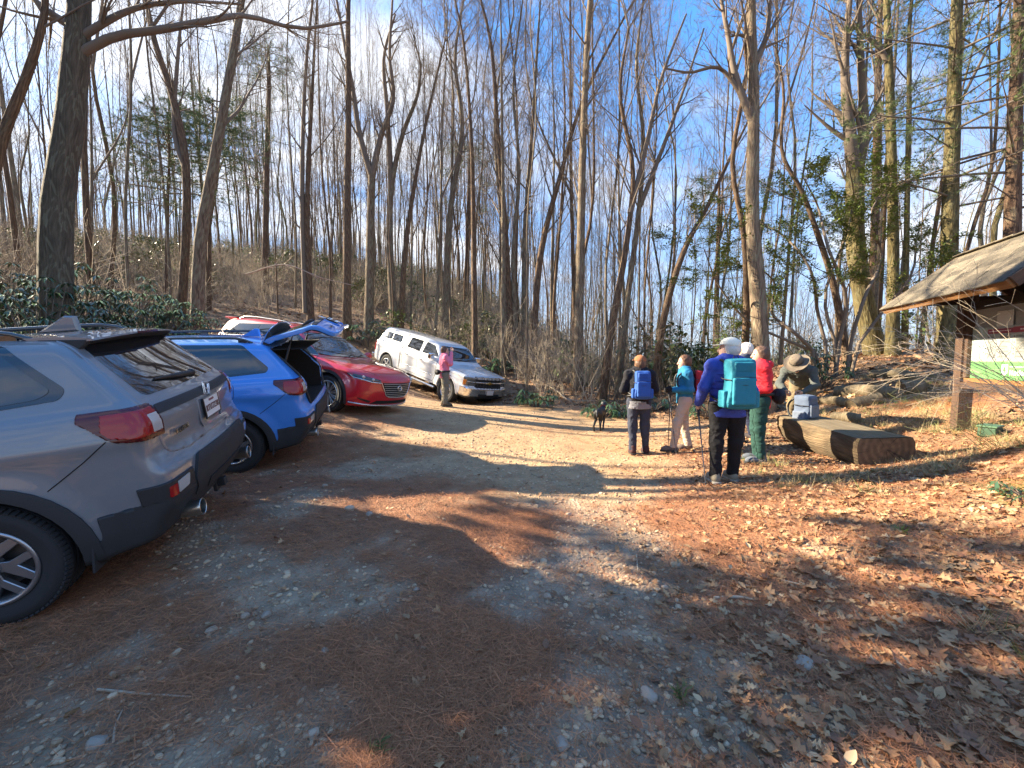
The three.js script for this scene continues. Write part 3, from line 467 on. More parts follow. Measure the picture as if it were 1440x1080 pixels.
  if (open) {
    const L = [box(1.1, 0.012, 1.22, [-1.82, 0.812, 0]), box(1.1, 0.012, 1.22, [-1.82, 1.588, 0]), box(0.012, 0.78, 1.22, [-1.262, 1.2, 0])];
    part(car, 'cargo_bay', merged(L.map((g) => g)), M.lining);
    for (const s of [-1, 1]) { part(car, 'cargo_side', netMesh((x, y, z) => Math.max(Math.abs(z * s - 0.613) - 0.006, y - 1.6, 0.8 - y, x + 1.25, base(x, y, z) - 0.0), [-2.5, 0.7, s > 0 ? 0.55 : -0.68], [-1.2, 1.7, s > 0 ? 0.68 : -0.55], 0.03), M.lining); part(car, 'door_seal', tube([V(-1.9, 1.6, s * 0.6), V(-2.08, 1.45, s * 0.65), V(-2.26, 1.25, s * 0.69), V(-2.33, 1.0, s * 0.69), V(-2.35, 0.82, s * 0.62)], 0.018, 7), M.trim); }
    for (const s of [-1, 1]) { const g = V(-2.16, 1.38, s * 0.6).sub(hinge).applyAxisAngle(V(0, 0, 1), gate.rotation.z).add(hinge); part(car, 'gas_strut', merged([tube([V(-2.08, 1.36, s * 0.655), g], 0.008, 7), tube([V(-2.08, 1.36, s * 0.655), V(-2.08, 1.36, s * 0.655).lerp(g, 0.55)], 0.015, 8)]), M.trim); }
    part(car, 'luggage', merged([box(0.4, 0.3, 0.5, [-1.7, 0.97, 0.25], [0, 0.2, 0], 0.06), box(0.35, 0.22, 0.4, [-1.75, 0.93, -0.3], [0, -0.15, 0], 0.06)]), mat([0.03, 0.032, 0.036], 0.9));
  }
  place(car, key); return car;
}
const greySuv = midSuv('parked_suv', 'slate grey SUV with its tailgate shut, black rear spoiler and chrome tailpipe', paintMat([0.165, 0.175, 0.19], 0.1), false, 'grey');
const blueSuv = midSuv('parked_suv', 'bright blue SUV with its tailgate raised open', paintMat([0.05, 0.23, 0.66], 0.1), true, 'blue');

// ---------------------------------------------------------------- red crossover, nose towards the lot
{
  const c = {
    top: curve([[-2.6, 1.45], [-2.35, 1.58], [-1.9, 1.655], [-1.2, 1.705], [-0.5, 1.705], [-0.05, 1.655], [0.2, 1.56], [1.0, 1.16], [1.2, 1.105], [1.7, 1.045], [2.1, 0.985], [2.35, 0.92], [2.55, 0.80]]),
    bot: curve([[-2.5, 0.36], [-2.2, 0.26], [1.9, 0.21], [2.4, 0.24]]),
    sec: curve([[0.2, 0.90], [0.42, 0.955], [0.7, 0.965], [0.9, 0.968], [1.02, 0.945], [1.1, 0.895], [1.16, 0.865], [1.55, 0.68], [1.68, 0.60], [1.8, 0.5]]),
    plan: curve([[-2.5, 0.88], [-1.9, 0.97], [-1.2, 1], [1.2, 1], [1.8, 0.975], [2.2, 0.92], [2.5, 0.84]]),
    front: curve([[0.2, 2.38], [0.35, 2.47], [0.6, 2.53], [0.78, 2.53], [0.9, 2.44], [1.0, 2.2]]),
    rear: curve([[0.2, -2.35], [0.6, -2.52], [0.95, -2.5], [1.1, -2.45], [1.55, -2.25], [1.8, -2.1]]),
    kf: 0.3, kf4: 0.2, kr: 0.14, crown: 0.06, flares: [[1.465, 0.385, 0.44, 0.035, 0.45], [-1.465, 0.385, 0.44, 0.035, 0.45]],
    crease: (x, y) => 0.016 * Math.exp(-(((y - 0.98 + 0.03 * x) / 0.05) ** 2)) - 0.022 * Math.exp(-(((y - 0.62 + 0.05 * x) / 0.13) ** 2)) * sstep(1.2, 0.6, Math.abs(x)), round: 0.1,
  };
  const { base, full } = bodyFn(c), paint = paintMat([0.46, 0.008, 0.02], 0.0);
  const car = thing('parked_crossover', 'glossy crimson crossover with dark horizontal-bar grille and chrome surround', 'car');
  part(car, 'body', netMesh(full, [-2.65, 0.1, -1.1], [2.65, 1.85, 1.1], 0.028), paint);
  part(car, 'lower_cladding', shellOf(full, (x, y, z) => Math.max(y - (x > 2.0 ? 0.30 : 0.40 - 0.02 * Math.abs(x)), 0), 0.012, 0.028, [-2.65, 0.1, -1.1], [2.65, 0.6, 1.1]), M.plastic);
  for (const s of [-1, 1]) for (const wx of [1.465, -1.465]) part(car, 'arch_trim', patch(base, 'z', s, ringSector(wx, 0.385, 0.446, () => 0.505, -0.3, Math.PI + 0.3), 0.014, 0.05, 0.05), M.plastic);
  const spots = [[1.465, 0.85], [1.465, -0.85], [-1.465, 0.85], [-1.465, -0.85]];
  liners(car, full, spots, 0.45, 0.385); addWheels(car, wheelGeo(0.385, 0.25, 0.262, 'multi'), M.alloy, spots, 0.385);
  for (const s of [-1, 1]) {
    part(car, 'window_surround', patch(base, 'z', s, rounded([[-2.05, 1.20], [-1.75, 1.53], [-0.6, 1.63], [-0.05, 1.59], [0.25, 1.48], [0.98, 1.13], [0.2, 1.115]], 0.04), 0.005, 0.02), M.gloss);
    part(car, 'window_trim', line(base, 'z', s, [[-2.05, 1.195], [0.2, 1.11], [0.98, 1.125]], 0.009, 0.006), M.silverTrim);
    for (const w of [[[-1.05, 1.16], [-1.95, 1.215], [-1.72, 1.51], [-1.02, 1.575]], [[-1.0, 1.155], [-0.2, 1.14], [-0.2, 1.60], [-0.97, 1.58]], [[-0.14, 1.14], [0.86, 1.145], [0.23, 1.46], [-0.04, 1.57], [-0.14, 1.595]]]) part(car, 'side_window', patch(base, 'z', s, rounded(w, 0.03), 0.009, 0.01), M.glass);
    for (const p of [[[-0.17, 1.1], [-0.17, 0.45]], [[1.0, 1.1], [1.06, 0.85], [0.98, 0.45]], [[-0.17, 0.45], [0.98, 0.45]], [[-1.0, 1.1], [-0.95, 0.7]]]) part(car, 'door_seam', line(base, 'z', s, p, 0.0045), M.lining);
    for (const x of [-0.75, 0.12]) part(car, 'door_handle', box(0.2, 0.03, 0.025, surfAt(base, 'z', s, x, 0.98, 0.02), [0, 0, 0], 0.01), paint);
    const mir = part(car, 'wing_mirror', merged([xf(new THREE.SphereGeometry(1, 20, 14), [0.70, 1.17, s * 1.06], [0, s * 0.25, 0], [0.075, 0.085, 0.12]), tube([V(0.72, 1.11, s * 0.9), V(0.71, 1.13, s * 1.0)], 0.024, 8)]), paint);
    part(mir, 'mirror_base', tube([V(0.74, 1.09, s * 0.9), V(0.7, 1.105, s * 1.04)], [0.025, 0.03], 8), M.gloss);
    // headlamp: slim wedge with a lens
    const hl = part(car, 'headlamp', patch(base, 'x', 1, rounded([[s * 0.50, 0.765], [s * 0.52, 0.82], [s * 0.90, 0.90], [s * 0.955, 0.895], [s * 0.93, 0.83], [s * 0.75, 0.775]], 0.012), 0.008, 0.02, 0.05), M.gloss);
    for (const z of [0.66, 0.80]) { const q = surfAt(base, 'x', 1, s * z, 0.80 + (z - 0.6) * 0.25, 0.004); part(hl, 'headlamp_lens', xf(new THREE.SphereGeometry(0.034, 14, 10), q), M.clearLens); }
    part(car, 'fog_slot', patch(base, 'x', 1, rounded([[s * 0.62, 0.36], [s * 0.86, 0.42], [s * 0.80, 0.37], [s * 0.66, 0.32]], 0.01), 0.004, 0.01, 0.05), M.trim);
    part(car, 'wing_trim', line(base, 'x', 1, [[s * 0.92, 0.825], [s * 0.70, 0.765], [s * 0.50, 0.755], [s * 0.43, 0.62], [s * 0.36, 0.50], [s * 0.26, 0.455], [0, 0.445]], 0.013, 0.012, 6), M.silverTrim);
  }
  const gr = part(car, 'grille', patch(base, 'x', 1, rounded([[-0.47, 0.765], [0.47, 0.765], [0.41, 0.62], [0.33, 0.49], [0.24, 0.455], [-0.24, 0.455], [-0.33, 0.49], [-0.41, 0.62]], 0.03), 0.003, 0.01, 0.06), M.lining);
  for (let i = 0; i < 7; i++) { const y = 0.74 - i * 0.043, w = curve([[0.44, 0.24], [0.5, 0.33], [0.62, 0.40], [0.76, 0.46]])(y); part(gr, 'grille_bar', line(base, 'x', 1, [[-w, y], [w, y]], 0.009, 0.012, 6), M.steel); }
  { const q = surfAt(base, 'x', 1, 0, 0.655, 0.03); const ring = new THREE.TorusGeometry(0.062, 0.008, 8, 28); ring.scale(1.15, 0.9, 1); part(car, 'emblem', merged([ring.rotateY(Math.PI / 2).translate(...q), tube([V(q[0], q[1] + 0.025, q[2] - 0.05), V(q[0] + 0.005, q[1] - 0.02, q[2]), V(q[0], q[1] + 0.025, q[2] + 0.05)], 0.009, 6)]), M.chrome); }
  part(car, 'lower_grille', patch(base, 'x', 1, rounded([[-0.62, 0.30], [0.62, 0.30], [0.52, 0.375], [-0.52, 0.375]], 0.02), 0.004, 0.01, 0.06), M.lining);
  part(car, 'lip_trim', line(base, 'x', 1, [[-0.92, 0.30], [-0.6, 0.265], [0, 0.255], [0.6, 0.265], [0.92, 0.30]], 0.018, 0.014, 6), M.silverTrim);
  part(car, 'windscreen', patch(base, 'x', 1, rounded([[-0.79, 1.145], [0, 1.135], [0.79, 1.145], [0.585, 1.545], [0, 1.585], [-0.585, 1.545]], 0.04), 0.006, 0.01, 0.08), M.glass);
  for (const s of [-1, 1]) part(car, 'windscreen_wiper', tube([V(...surfAt(base, 'x', 1, s * 0.1 + 0.2, 1.135, 0.02)), V(...surfAt(base, 'x', 1, s * 0.15 - 0.15, 1.16, 0.02)), V(...surfAt(base, 'x', 1, s * 0.2 - 0.42, 1.2, 0.016))], 0.007, 5), M.trim);
  for (const s of [-1, 1]) part(car, 'bonnet_seam', line(base, 'y', 1, [[2.30, s * 0.52], [1.9, s * 0.72], [1.15, s * 0.80]], 0.004, 0.0), M.lining);
  part(car, 'rear_window', patch(base, 'x', -1, rounded([[-0.66, 1.18], [0.66, 1.18], [0.54, 1.52], [-0.54, 1.52]], 0.06), 0.006, 0.01, 0.1), M.glass);
  for (const s of [-1, 1]) part(car, 'tail_lamp', patch(base, 'x', -1, rounded([[s * 0.45, 0.95], [s * 0.86, 0.93], [s * 0.86, 1.05], [s * 0.45, 1.03]], 0.03), 0.01, 0.02, 0.05), M.redLens);
  part(car, 'roof_spoiler', extr([[-2.0, 1.65], [-2.42, 1.62], [-2.42, 1.60], [-2.1, 1.58]], 1.1, 0.01).translate(0, 0, -0.55), paint);
  for (const s of [-1, 1]) { const r = []; for (let i = 0; i <= 14; i++) { const x = mix(-0.2, -1.9, i / 14); r.push(V(x, c.top(x) - 0.02 + 0.045 * Math.min(1, Math.min(i, 14 - i) / 1.2), s * 0.56)); } part(car, 'roof_rail', tube(r, 0.014, 6), M.silverTrim); }
  place(car, 'red');
}
// ---------------------------------------------------------------- white crew-cab pickup with a bed cap
{
  const c = {
    top: curve([[-2.95, 1.70], [-2.7, 1.84], [-2.4, 1.87], [-1.1, 1.875], [-0.2, 1.885], [0.35, 1.865], [0.72, 1.78], [1.32, 1.30], [1.5, 1.245], [2.2, 1.20], [2.6, 1.15], [2.8, 1.08], [3.0, 0.95]]),
    bot: curve([[-2.9, 0.52], [-2.5, 0.44], [2.2, 0.42], [2.8, 0.38]]),
    sec: curve([[0.35, 0.93], [0.55, 0.985], [0.9, 1.0], [1.15, 0.995], [1.25, 0.965], [1.31, 0.92], [1.80, 0.715], [1.9, 0.64], [2.0, 0.55]]),
    plan: curve([[-3, 0.955], [-2.6, 0.985], [-2, 1], [2.2, 1], [2.6, 0.975], [2.9, 0.92]]),
    front: curve([[0.35, 2.78], [0.5, 2.86], [0.72, 2.86], [0.80, 2.80], [1.1, 2.76], [1.2, 2.6]]),
    rear: curve([[0.4, -2.86], [0.7, -2.9], [1.2, -2.86], [1.3, -2.83], [1.8, -2.64], [1.95, -2.55]]),
    kf: 0.1, kf4: 0.05, kr: 0.03, crown: 0.05, flares: [[1.82, 0.42, 0.5, 0.03, 0.50], [-1.82, 0.42, 0.5, 0.035, 0.50]],
    crease: (x, y) => 0.012 * Math.exp(-(((y - 1.08) / 0.05) ** 2)) - 0.015 * Math.exp(-(((y - 0.72) / 0.12) ** 2)) * sstep(1.4, 1.0, Math.abs(x)), round: 0.085,
  };
  const { base, full } = bodyFn(c), paint = paintMat([0.58, 0.59, 0.60], 0.0);
  const car = thing('pickup_truck', 'white crew-cab pickup with a white bed cap, parked nose down beside the wooded bank', 'pickup truck');
  part(car, 'body', netMesh(full, [-3.05, 0.3, -1.15], [3.0, 2.0, 1.15], 0.03), paint);
  const spots = [[1.82, 0.88], [1.82, -0.88], [-1.82, 0.88], [-1.82, -0.88]];
  liners(car, full, spots, 0.50, 0.42); addWheels(car, wheelGeo(0.42, 0.28, 0.25, 'six'), M.alloy, spots, 0.42);
  part(car, 'chassis', merged([box(5.2, 0.16, 0.9, [0, 0.40, 0], [0, 0, 0], 0.03), box(0.12, 0.12, 1.5, [-1.82, 0.42, 0]), box(0.12, 0.12, 1.5, [1.82, 0.42, 0])]), M.lining);
  for (const s of [-1, 1]) {
    for (const wx of [1.82, -1.82]) part(car, 'arch_trim', patch(base, 'z', s, ringSector(wx, 0.42, 0.497, () => 0.525, -0.05, Math.PI + 0.05), 0.012, 0.03, 0.05), wx > 0 ? paint : paint);
    for (const w of [[[-0.86, 1.36], [-0.05, 1.35], [-0.09, 1.745], [-0.80, 1.745]], [[0.10, 1.35], [1.02, 1.375], [0.92, 1.47], [0.62, 1.71], [0.12, 1.745]]]) part(car, 'side_window', patch(base, 'z', s, rounded(w, 0.05), 0.006, 0.01), M.glass);
    for (const w of [[[-2.52, 1.42], [-1.95, 1.42], [-1.98, 1.68], [-2.38, 1.70]], [[-1.91, 1.42], [-1.28, 1.42], [-1.32, 1.69], [-1.94, 1.69]]]) part(car, 'cap_window', patch(base, 'z', s, rounded(w, 0.05), 0.006, 0.01), M.glass);
    for (const p of [[[-1.03, 1.83], [-1.03, 1.25], [-1.0, 0.5]], [[0.03, 1.78], [0.03, 0.55]], [[-0.93, 1.78], [-0.93, 0.85], [-0.86, 0.55]], [[1.12, 1.28], [1.14, 0.8], [1.05, 0.55]], [[-0.86, 0.53], [1.05, 0.53]]]) part(car, 'door_seam', line(base, 'z', s, p, 0.006), M.lining);
    part(car, 'cap_rail', line(base, 'z', s, [[-2.84, 1.27], [-1.06, 1.27]], 0.009), M.trim);
    part(car, 'cab_gap', line(base, 'z', s, [[-1.06, 1.82], [-1.06, 0.52]], 0.014, -0.004), M.lining);
    part(car, 'side_moulding', line(base, 'z', s, [[-0.85, 0.72], [1.02, 0.72]], 0.012, 0.002), M.silverTrim);
    for (const x of [-0.68, 0.24]) part(car, 'door_handle', box(0.2, 0.035, 0.03, surfAt(base, 'z', s, x, 1.12, 0.02), [0, 0, 0], 0.01), M.chrome);
    const mir = part(car, 'wing_mirror', merged([xf(new RoundedBoxGeometry(0.14, 0.22, 0.24, 2, 0.05), [0.92, 1.37, s * 1.12], [0, s * 0.15, 0]), tube([V(0.95, 1.3, s * 0.92), V(0.93, 1.32, s * 1.05)], 0.03, 8)]), M.chrome);
    part(mir, 'mirror_glass', box(0.012, 0.17, 0.19, [0.845, 1.37, s * 1.125], [0, s * 0.15, 0]), M.glass);
    part(car, 'running_board', merged([tube([V(-0.85, 0.34, s * 0.98), V(1.2, 0.34, s * 0.98)], 0.045, 8), box(0.06, 0.12, 0.2, [-0.5, 0.38, s * 0.9]), box(0.06, 0.12, 0.2, [0.9, 0.38, s * 0.9])]), M.chrome);
    part(car, 'tail_lamp', shellOf(base, (x, y, z) => Math.max(x + 2.76, 0.84 - y, y - 1.22, 0.78 - s * z), 0.012, 0.02, [-3.0, 0.78, s > 0 ? 0.7 : -1.1], [-2.7, 1.3, s > 0 ? 1.1 : -0.7]), M.redLens);
    const hl = part(car, 'headlamp', shellOf(base, (x, y, z) => Math.max(2.55 - x, 0.80 - y, y - 1.075, 0.60 - s * z), 0.01, 0.02, [2.5, 0.75, s > 0 ? 0.5 : -1.1], [2.95, 1.12, s > 0 ? 1.1 : -0.5]), mat([0.12, 0.125, 0.13], 0.08, { clearcoat: 1, metalness: 0.4 }));
    part(hl, 'headlamp_divider', line(base, 'x', 1, [[s * 0.62, 0.925], [s * 0.92, 0.94]], 0.012, 0.014), M.chrome);
    part(hl, 'marker_light', shellOf(base, (x, y, z) => Math.max(2.56 - x, x - 2.66, 0.82 - y, y - 1.0, 0.8 - s * z), 0.014, 0.018, [2.5, 0.75, s > 0 ? 0.75 : -1.1], [2.72, 1.12, s > 0 ? 1.1 : -0.75]), M.amber);
    part(car, 'cap_side_moulding', line(base, 'z', s, [[-2.45, 1.80], [-1.2, 1.80]], 0.006), paint);
  }
  const gr = part(car, 'grille', patch(base, 'x', 1, rounded([[-0.62, 0.70], [0.62, 0.70], [0.66, 0.9], [0.62, 1.11], [-0.62, 1.11], [-0.66, 0.9]], 0.03), 0.004, 0.01, 0.08), M.lining);
  for (const [y, r, m] of [[1.085, 0.016, M.chrome], [0.925, 0.032, M.chrome], [0.715, 0.018, M.chrome], [1.03, 0.008, M.trim], [0.985, 0.007, M.trim], [0.86, 0.007, M.trim], [0.81, 0.008, M.trim], [0.765, 0.007, M.trim]]) part(gr, 'grille_bar', line(base, 'x', 1, [[-0.6, y], [0.6, y]], r, 0.012, 6), m);
  for (let i = 0; i < 9; i++) for (const [y0, y1] of [[0.95, 1.08], [0.725, 0.895]]) part(gr, 'grille_rib', line(base, 'x', 1, [[-0.52 + i * 0.13, y0], [-0.52 + i * 0.13, y1]], 0.007, 0.008, 5), M.darkAlloy);
  { const q = surfAt(base, 'x', 1, 0, 0.925, 0.05); part(car, 'emblem', extr([[-0.11, -0.018], [-0.045, -0.018], [-0.045, -0.042], [0.03, -0.042], [0.035, -0.018], [0.11, -0.018], [0.10, 0.018], [0.045, 0.018], [0.045, 0.042], [-0.03, 0.042], [-0.035, 0.018], [-0.10, 0.018]], 0.01, 0.003).rotateY(Math.PI / 2).translate(...q), mat([0.62, 0.42, 0.10], 0.2, { metalness: 0.9 })); }
  const bmp = part(car, 'front_bumper', shellOf(base, (x, y, z) => Math.max(2.45 - x, 0.50 - y - 0.05 * Math.abs(z), y - (0.70 + 0.06 * sstep(0.55, 0.75, Math.abs(z)))), 0.03, 0.025, [2.35, 0.35, -1.15], [3.0, 0.85, 1.15]), M.chrome);
  part(bmp, 'bumper_intake', patch(base, 'x', 1, rounded([[-0.46, 0.43], [0.46, 0.43], [0.50, 0.56], [-0.50, 0.56]], 0.02), 0.04, 0.03, 0.08), M.lining);
  part(car, 'front_skirt', shellOf(base, (x, y, z) => Math.max(2.4 - x, y - 0.50), 0.015, 0.03, [2.3, 0.3, -1.15], [3.0, 0.6, 1.15]), M.plastic);
  part(car, 'front_plate', box(0.012, 0.15, 0.31, [2.925, 0.62, 0], [0, 0, 0], 0.004), mat([0.6, 0.58, 0.55], 0.5));
  part(car, 'windscreen', patch(base, 'x', 1, rounded([[-0.84, 1.335], [0.84, 1.335], [0.645, 1.755], [-0.645, 1.755]], 0.06), 0.006, 0.01, 0.1), M.glass);
  part(car, 'bonnet_seam', merged([line(base, 'y', 1, [[2.72, 0.86], [1.4, 0.88]], 0.005, 0), line(base, 'y', 1, [[2.72, -0.86], [1.4, -0.88]], 0.005, 0)]), M.lining);
  part(car, 'rear_bumper', box(0.16, 0.2, 1.9, [-2.98, 0.60, 0], [0, 0, 0], 0.04), M.chrome);
  for (const s of [-1, 1]) part(car, 'windscreen_wiper', tube([V(...surfAt(base, 'x', 1, s * 0.1 + 0.3, 1.335, 0.02)), V(...surfAt(base, 'x', 1, s * 0.2 - 0.25, 1.38, 0.02))], 0.008, 5), M.trim);
  place(car, 'truck');
}
// ---------------------------------------------------------------- timber
function woodTex(base, dark, seed, rings = 14) { return dataTex(256, 256, (u, v) => { const g = tileNoise(u, v, 4, 44, seed, 4), s = tileNoise(u, v, 3, 110, seed + 4, 2), k = clamp(g * 0.9 + s * 0.5 - 0.35); return [0, 1, 2].map((i) => mix(dark[i], base[i], k)); }, true); }
const bumpWood = dataTex(256, 256, (u, v) => { const k = tileNoise(u, v, 4, 70, 3, 4); return [k, k, k]; });
const upright = (m) => { const c = m.clone(); for (const k of ['map', 'bumpMap']) { c[k] = m[k].clone(); c[k].rotation = Math.PI / 2; c[k].needsUpdate = true; } return c; };
const M2 = {
  post: new THREE.MeshStandardMaterial({ map: woodTex([0.44, 0.34, 0.26], [0.24, 0.17, 0.13], 2), bumpMap: bumpWood, bumpScale: 0.004, roughness: 0.85 }),
  board: new THREE.MeshStandardMaterial({ map: woodTex([0.66, 0.49, 0.30], [0.42, 0.28, 0.15], 6), bumpMap: bumpWood, bumpScale: 0.003, roughness: 0.85 }),
  dark: new THREE.MeshStandardMaterial({ map: woodTex([0.25, 0.17, 0.13], [0.12, 0.08, 0.06], 8), bumpMap: bumpWood, bumpScale: 0.003, roughness: 0.9 }),
  log: new THREE.MeshStandardMaterial({ map: dataTex(256, 256, (u, v) => { const g = tileNoise(u, v, 5, 15, 12, 5), s = tileNoise(u, v, 14, 60, 16, 3), p = sstep(0.5, 0.62, tileNoise(u, v, 6, 7, 22, 4)), k = clamp(g * 0.8 + s * 0.5 - 0.3); return [0, 1, 2].map((i) => mix(mix([0.26, 0.21, 0.15][i], [0.58, 0.50, 0.38][i], k), [0.30, 0.26, 0.19][i], p * 0.6)); }, true), bumpMap: bumpWood, bumpScale: 0.02, roughness: 0.92 }),
  logTop: new THREE.MeshStandardMaterial({ map: woodTex([0.58, 0.53, 0.43], [0.34, 0.29, 0.21], 14), bumpMap: bumpWood, bumpScale: 0.008, roughness: 0.85 }),
};
const postUp = upright(M2.post);
const shingleMats = [0, 1, 2, 3].map((i) => new THREE.MeshStandardMaterial({ map: dataTex(128, 128, (u, v) => { const n = tileNoise(u, v, 50, 50, i * 3 + 1, 2), k = 0.30 + 0.04 * i + (n - 0.5) * 0.40; return [k, k * 0.92, k * 0.78]; }, true), roughness: 0.95 }));
// ---------------------------------------------------------------- notice kiosk
{
  const A = V(5.91, 2.35, -6.63), B = V(5.02, 2.35, -4.22), along = V(B.x - A.x, 0, B.z - A.z), LEN = along.length(); along.normalize();
  const run = 0.89, rise = 0.716, yaw = Math.atan2(-along.z, along.x);      // local x runs along the ridge towards the camera, local z points away from the path
  const k = thing('notice_kiosk', 'brown timber notice kiosk with a shingled gable roof and printed board', 'kiosk');
  const back = V(0.938, 0, 0.348).multiplyScalar(run); k.position.set(A.x + back.x, 0, A.z + back.z); k.rotation.y = yaw;
  const z1 = V(0, 0, 1).applyAxisAngle(V(0, 1, 0), yaw), zs = z1.dot(back) > 0 ? 1 : -1;  // +z local side
  const eave = 2.35, ridge = eave + rise, pitch = Math.atan2(rise, run), slope = Math.hypot(rise, run);
  for (const x of [0.26, LEN - 0.26]) { const w = V(x, 0, 0).applyAxisAngle(V(0, 1, 0), yaw).add(k.position), g = gh(w.x, w.z) - 0.25; part(k, 'post', box(0.16, ridge - 0.2 - g, 0.16, [x, (ridge - 0.2 + g) / 2, 0], [0, 0, 0], 0.008), postUp); }
  const front = -zs;                                        // the board faces the path
  part(k, 'lower_rail', box(LEN - 0.70, 0.09, 0.14, [LEN / 2, 1.17, front * 0.01], [0, 0, 0], 0.006), M2.post);
  part(k, 'sill', box(LEN - 0.71, 0.06, 0.06, [LEN / 2, 1.246, front * 0.02], [0, 0, 0], 0.006), M2.board);
  part(k, 'upper_rail', box(LEN - 0.70, 0.10, 0.14, [LEN / 2, 2.30, front * 0.01], [0, 0, 0], 0.006), M2.dark);
  for (const x of [0.372, LEN - 0.372]) part(k, 'board_stile', box(0.06, 0.972, 0.08, [x, 1.763, front * 0.012], [0, 0, 0], 0.005), postUp);
  part(k, 'backing_board', box(LEN - 0.80, 0.97, 0.02, [LEN / 2, 1.763, -front * 0.03], [0, 0, 0], 0.003), mat([0.32, 0.31, 0.29], 0.8));
  { // printed sheet: map column, text columns under a maroon strip, green footer with a white shield
    const W = 1536, H = 640, cv = document.createElement('canvas'); cv.width = W; cv.height = H; const x = cv.getContext('2d'), R = rng(5);
    x.fillStyle = '#9da09c'; x.fillRect(0, 0, W, H); x.fillStyle = '#9daba3'; x.fillRect(0, 0, 250, 400);
    x.strokeStyle = '#9aa8a2'; x.lineWidth = 3; for (let i = 0; i < 6; i++) { x.beginPath(); x.moveTo(40 + 30 * R(), 0); for (let y = 0; y <= 400; y += 40) x.lineTo(30 + 170 * R(), y); x.stroke(); }
    x.fillStyle = '#8d2c43'; x.fillRect(262, 28, 500, 56); x.fillStyle = '#9c3444'; x.fillRect(640, 20, W - 640, 66);
    x.fillStyle = '#e9dfe0'; for (let i = 0; i < 14; i++) x.fillRect(280 + i * 24, 50, 16 + 6 * R(), 9); for (let i = 0; i < 20; i++) x.fillRect(740 + i * 34, 44, 20 + 10 * R(), 14);
    for (const [cx, cw] of [[270, 170], [455, 170], [690, 190], [940, 200], [1180, 240]]) for (let y = 106; y < 380; y += 15) { x.fillStyle = y % 60 < 14 ? '#34383a' : '#5c6161'; x.fillRect(cx, y, cw * (0.6 + 0.4 * R()), 7); }
    x.fillStyle = '#3a3d3d'; for (const [cx, y] of [[652, 120], [656, 190], [650, 260], [652, 320], [190, 220], [196, 300], [230, 250], [236, 320], [840, 330], [434, 360]]) { x.fillRect(cx, y, 22, 9); x.fillRect(cx + 4, y + 12, 16, 9); }
    x.fillStyle = '#5d8c58'; x.fillRect(0, 424, W, H - 424); x.fillStyle = '#86b47c'; x.fillRect(0, 416, W, 12);
    x.fillStyle = '#5f9a58'; for (let i = 0; i < 16; i++) x.fillRect(50 + i * 26, 520, 18, 7);
    x.fillStyle = '#eef2ea'; x.beginPath(); x.moveTo(505, 458); x.lineTo(605, 458); x.lineTo(600, 560); x.lineTo(555, 588); x.lineTo(510, 560); x.closePath(); x.fill();
    x.fillStyle = '#5f9a58'; x.beginPath(); x.moveTo(555, 476); x.lineTo(585, 535); x.lineTo(525, 535); x.fill(); x.fillRect(549, 535, 12, 22);
    x.fillStyle = '#f3f6ef'; x.font = 'bold 78px sans-serif'; x.fillText('National Forest', 625, 580);
    x.fillStyle = '#dbe8d5'; for (let i = 0; i < 24; i++) x.fillRect(630 + i * 26, 478, 18, 9);
    const t = new THREE.CanvasTexture(cv); t.colorSpace = THREE.SRGBColorSpace;
    const m = new THREE.MeshPhysicalMaterial({ map: t, roughness: 0.35, clearcoat: 0.4, clearcoatRoughness: 0.2 });
    const g = new THREE.PlaneGeometry(LEN - 0.82, 0.70); if (front < 0) g.rotateY(Math.PI); part(k, 'printed_sheet', g.translate(LEN / 2, 1.63, front * 0.006), m, 'white printed notice with maroon header and green footer');
    part(k, 'paper_notice', box(0.28, 0.2, 0.003, [LEN / 2 - 0.3, 2.08, front * 0.0], [0, 0, 0], 0.001), mat([0.6, 0.58, 0.54], 0.8));
  }
  // roof: deck on each side, rafters, shingles in courses, ridge caps
  const R = rng(12), shG = [0, 1, 2].map((i) => box(0.262, 0.012 + 0.003 * i, 0.20, [0, 0, 0], [0, 0, 0], 0.003));
  for (const s of [-1, 1]) {
    const roof = new THREE.Group(); roof.name = 'roof_slope'; k.add(roof); roof.position.set(0, ridge, 0); roof.rotation.order = 'YXZ'; roof.rotation.y = s > 0 ? 0 : Math.PI; roof.rotation.x = pitch;
    const X = (x) => s > 0 ? x : -x;                       // along the ridge; local z runs down the slope
    part(roof, 'roof_deck', box(LEN, 0.02, slope, [X(LEN / 2), 0, slope / 2], [0, 0, 0], 0.003), M2.dark);
    part(roof, 'fascia', box(LEN + 0.02, 0.10, 0.03, [X(LEN / 2), -0.035, slope + 0.014], [0, 0, 0], 0.004), M2.board);
    for (const x of [0.015, LEN - 0.015]) part(roof, 'barge_board', box(0.035, 0.12, slope, [X(x === 0.015 ? -0.02 : LEN + 0.02), -0.03, slope / 2], [0, 0, 0], 0.004), M2.post);
    for (const x of [0.26, LEN * 0.38, LEN * 0.62, LEN - 0.26]) part(roof, 'rafter', box(0.05, 0.09, slope - 0.03, [X(x), -0.057, slope / 2], [0, 0, 0], 0.004), M2.dark);
    const rows = 8, step = slope / rows;
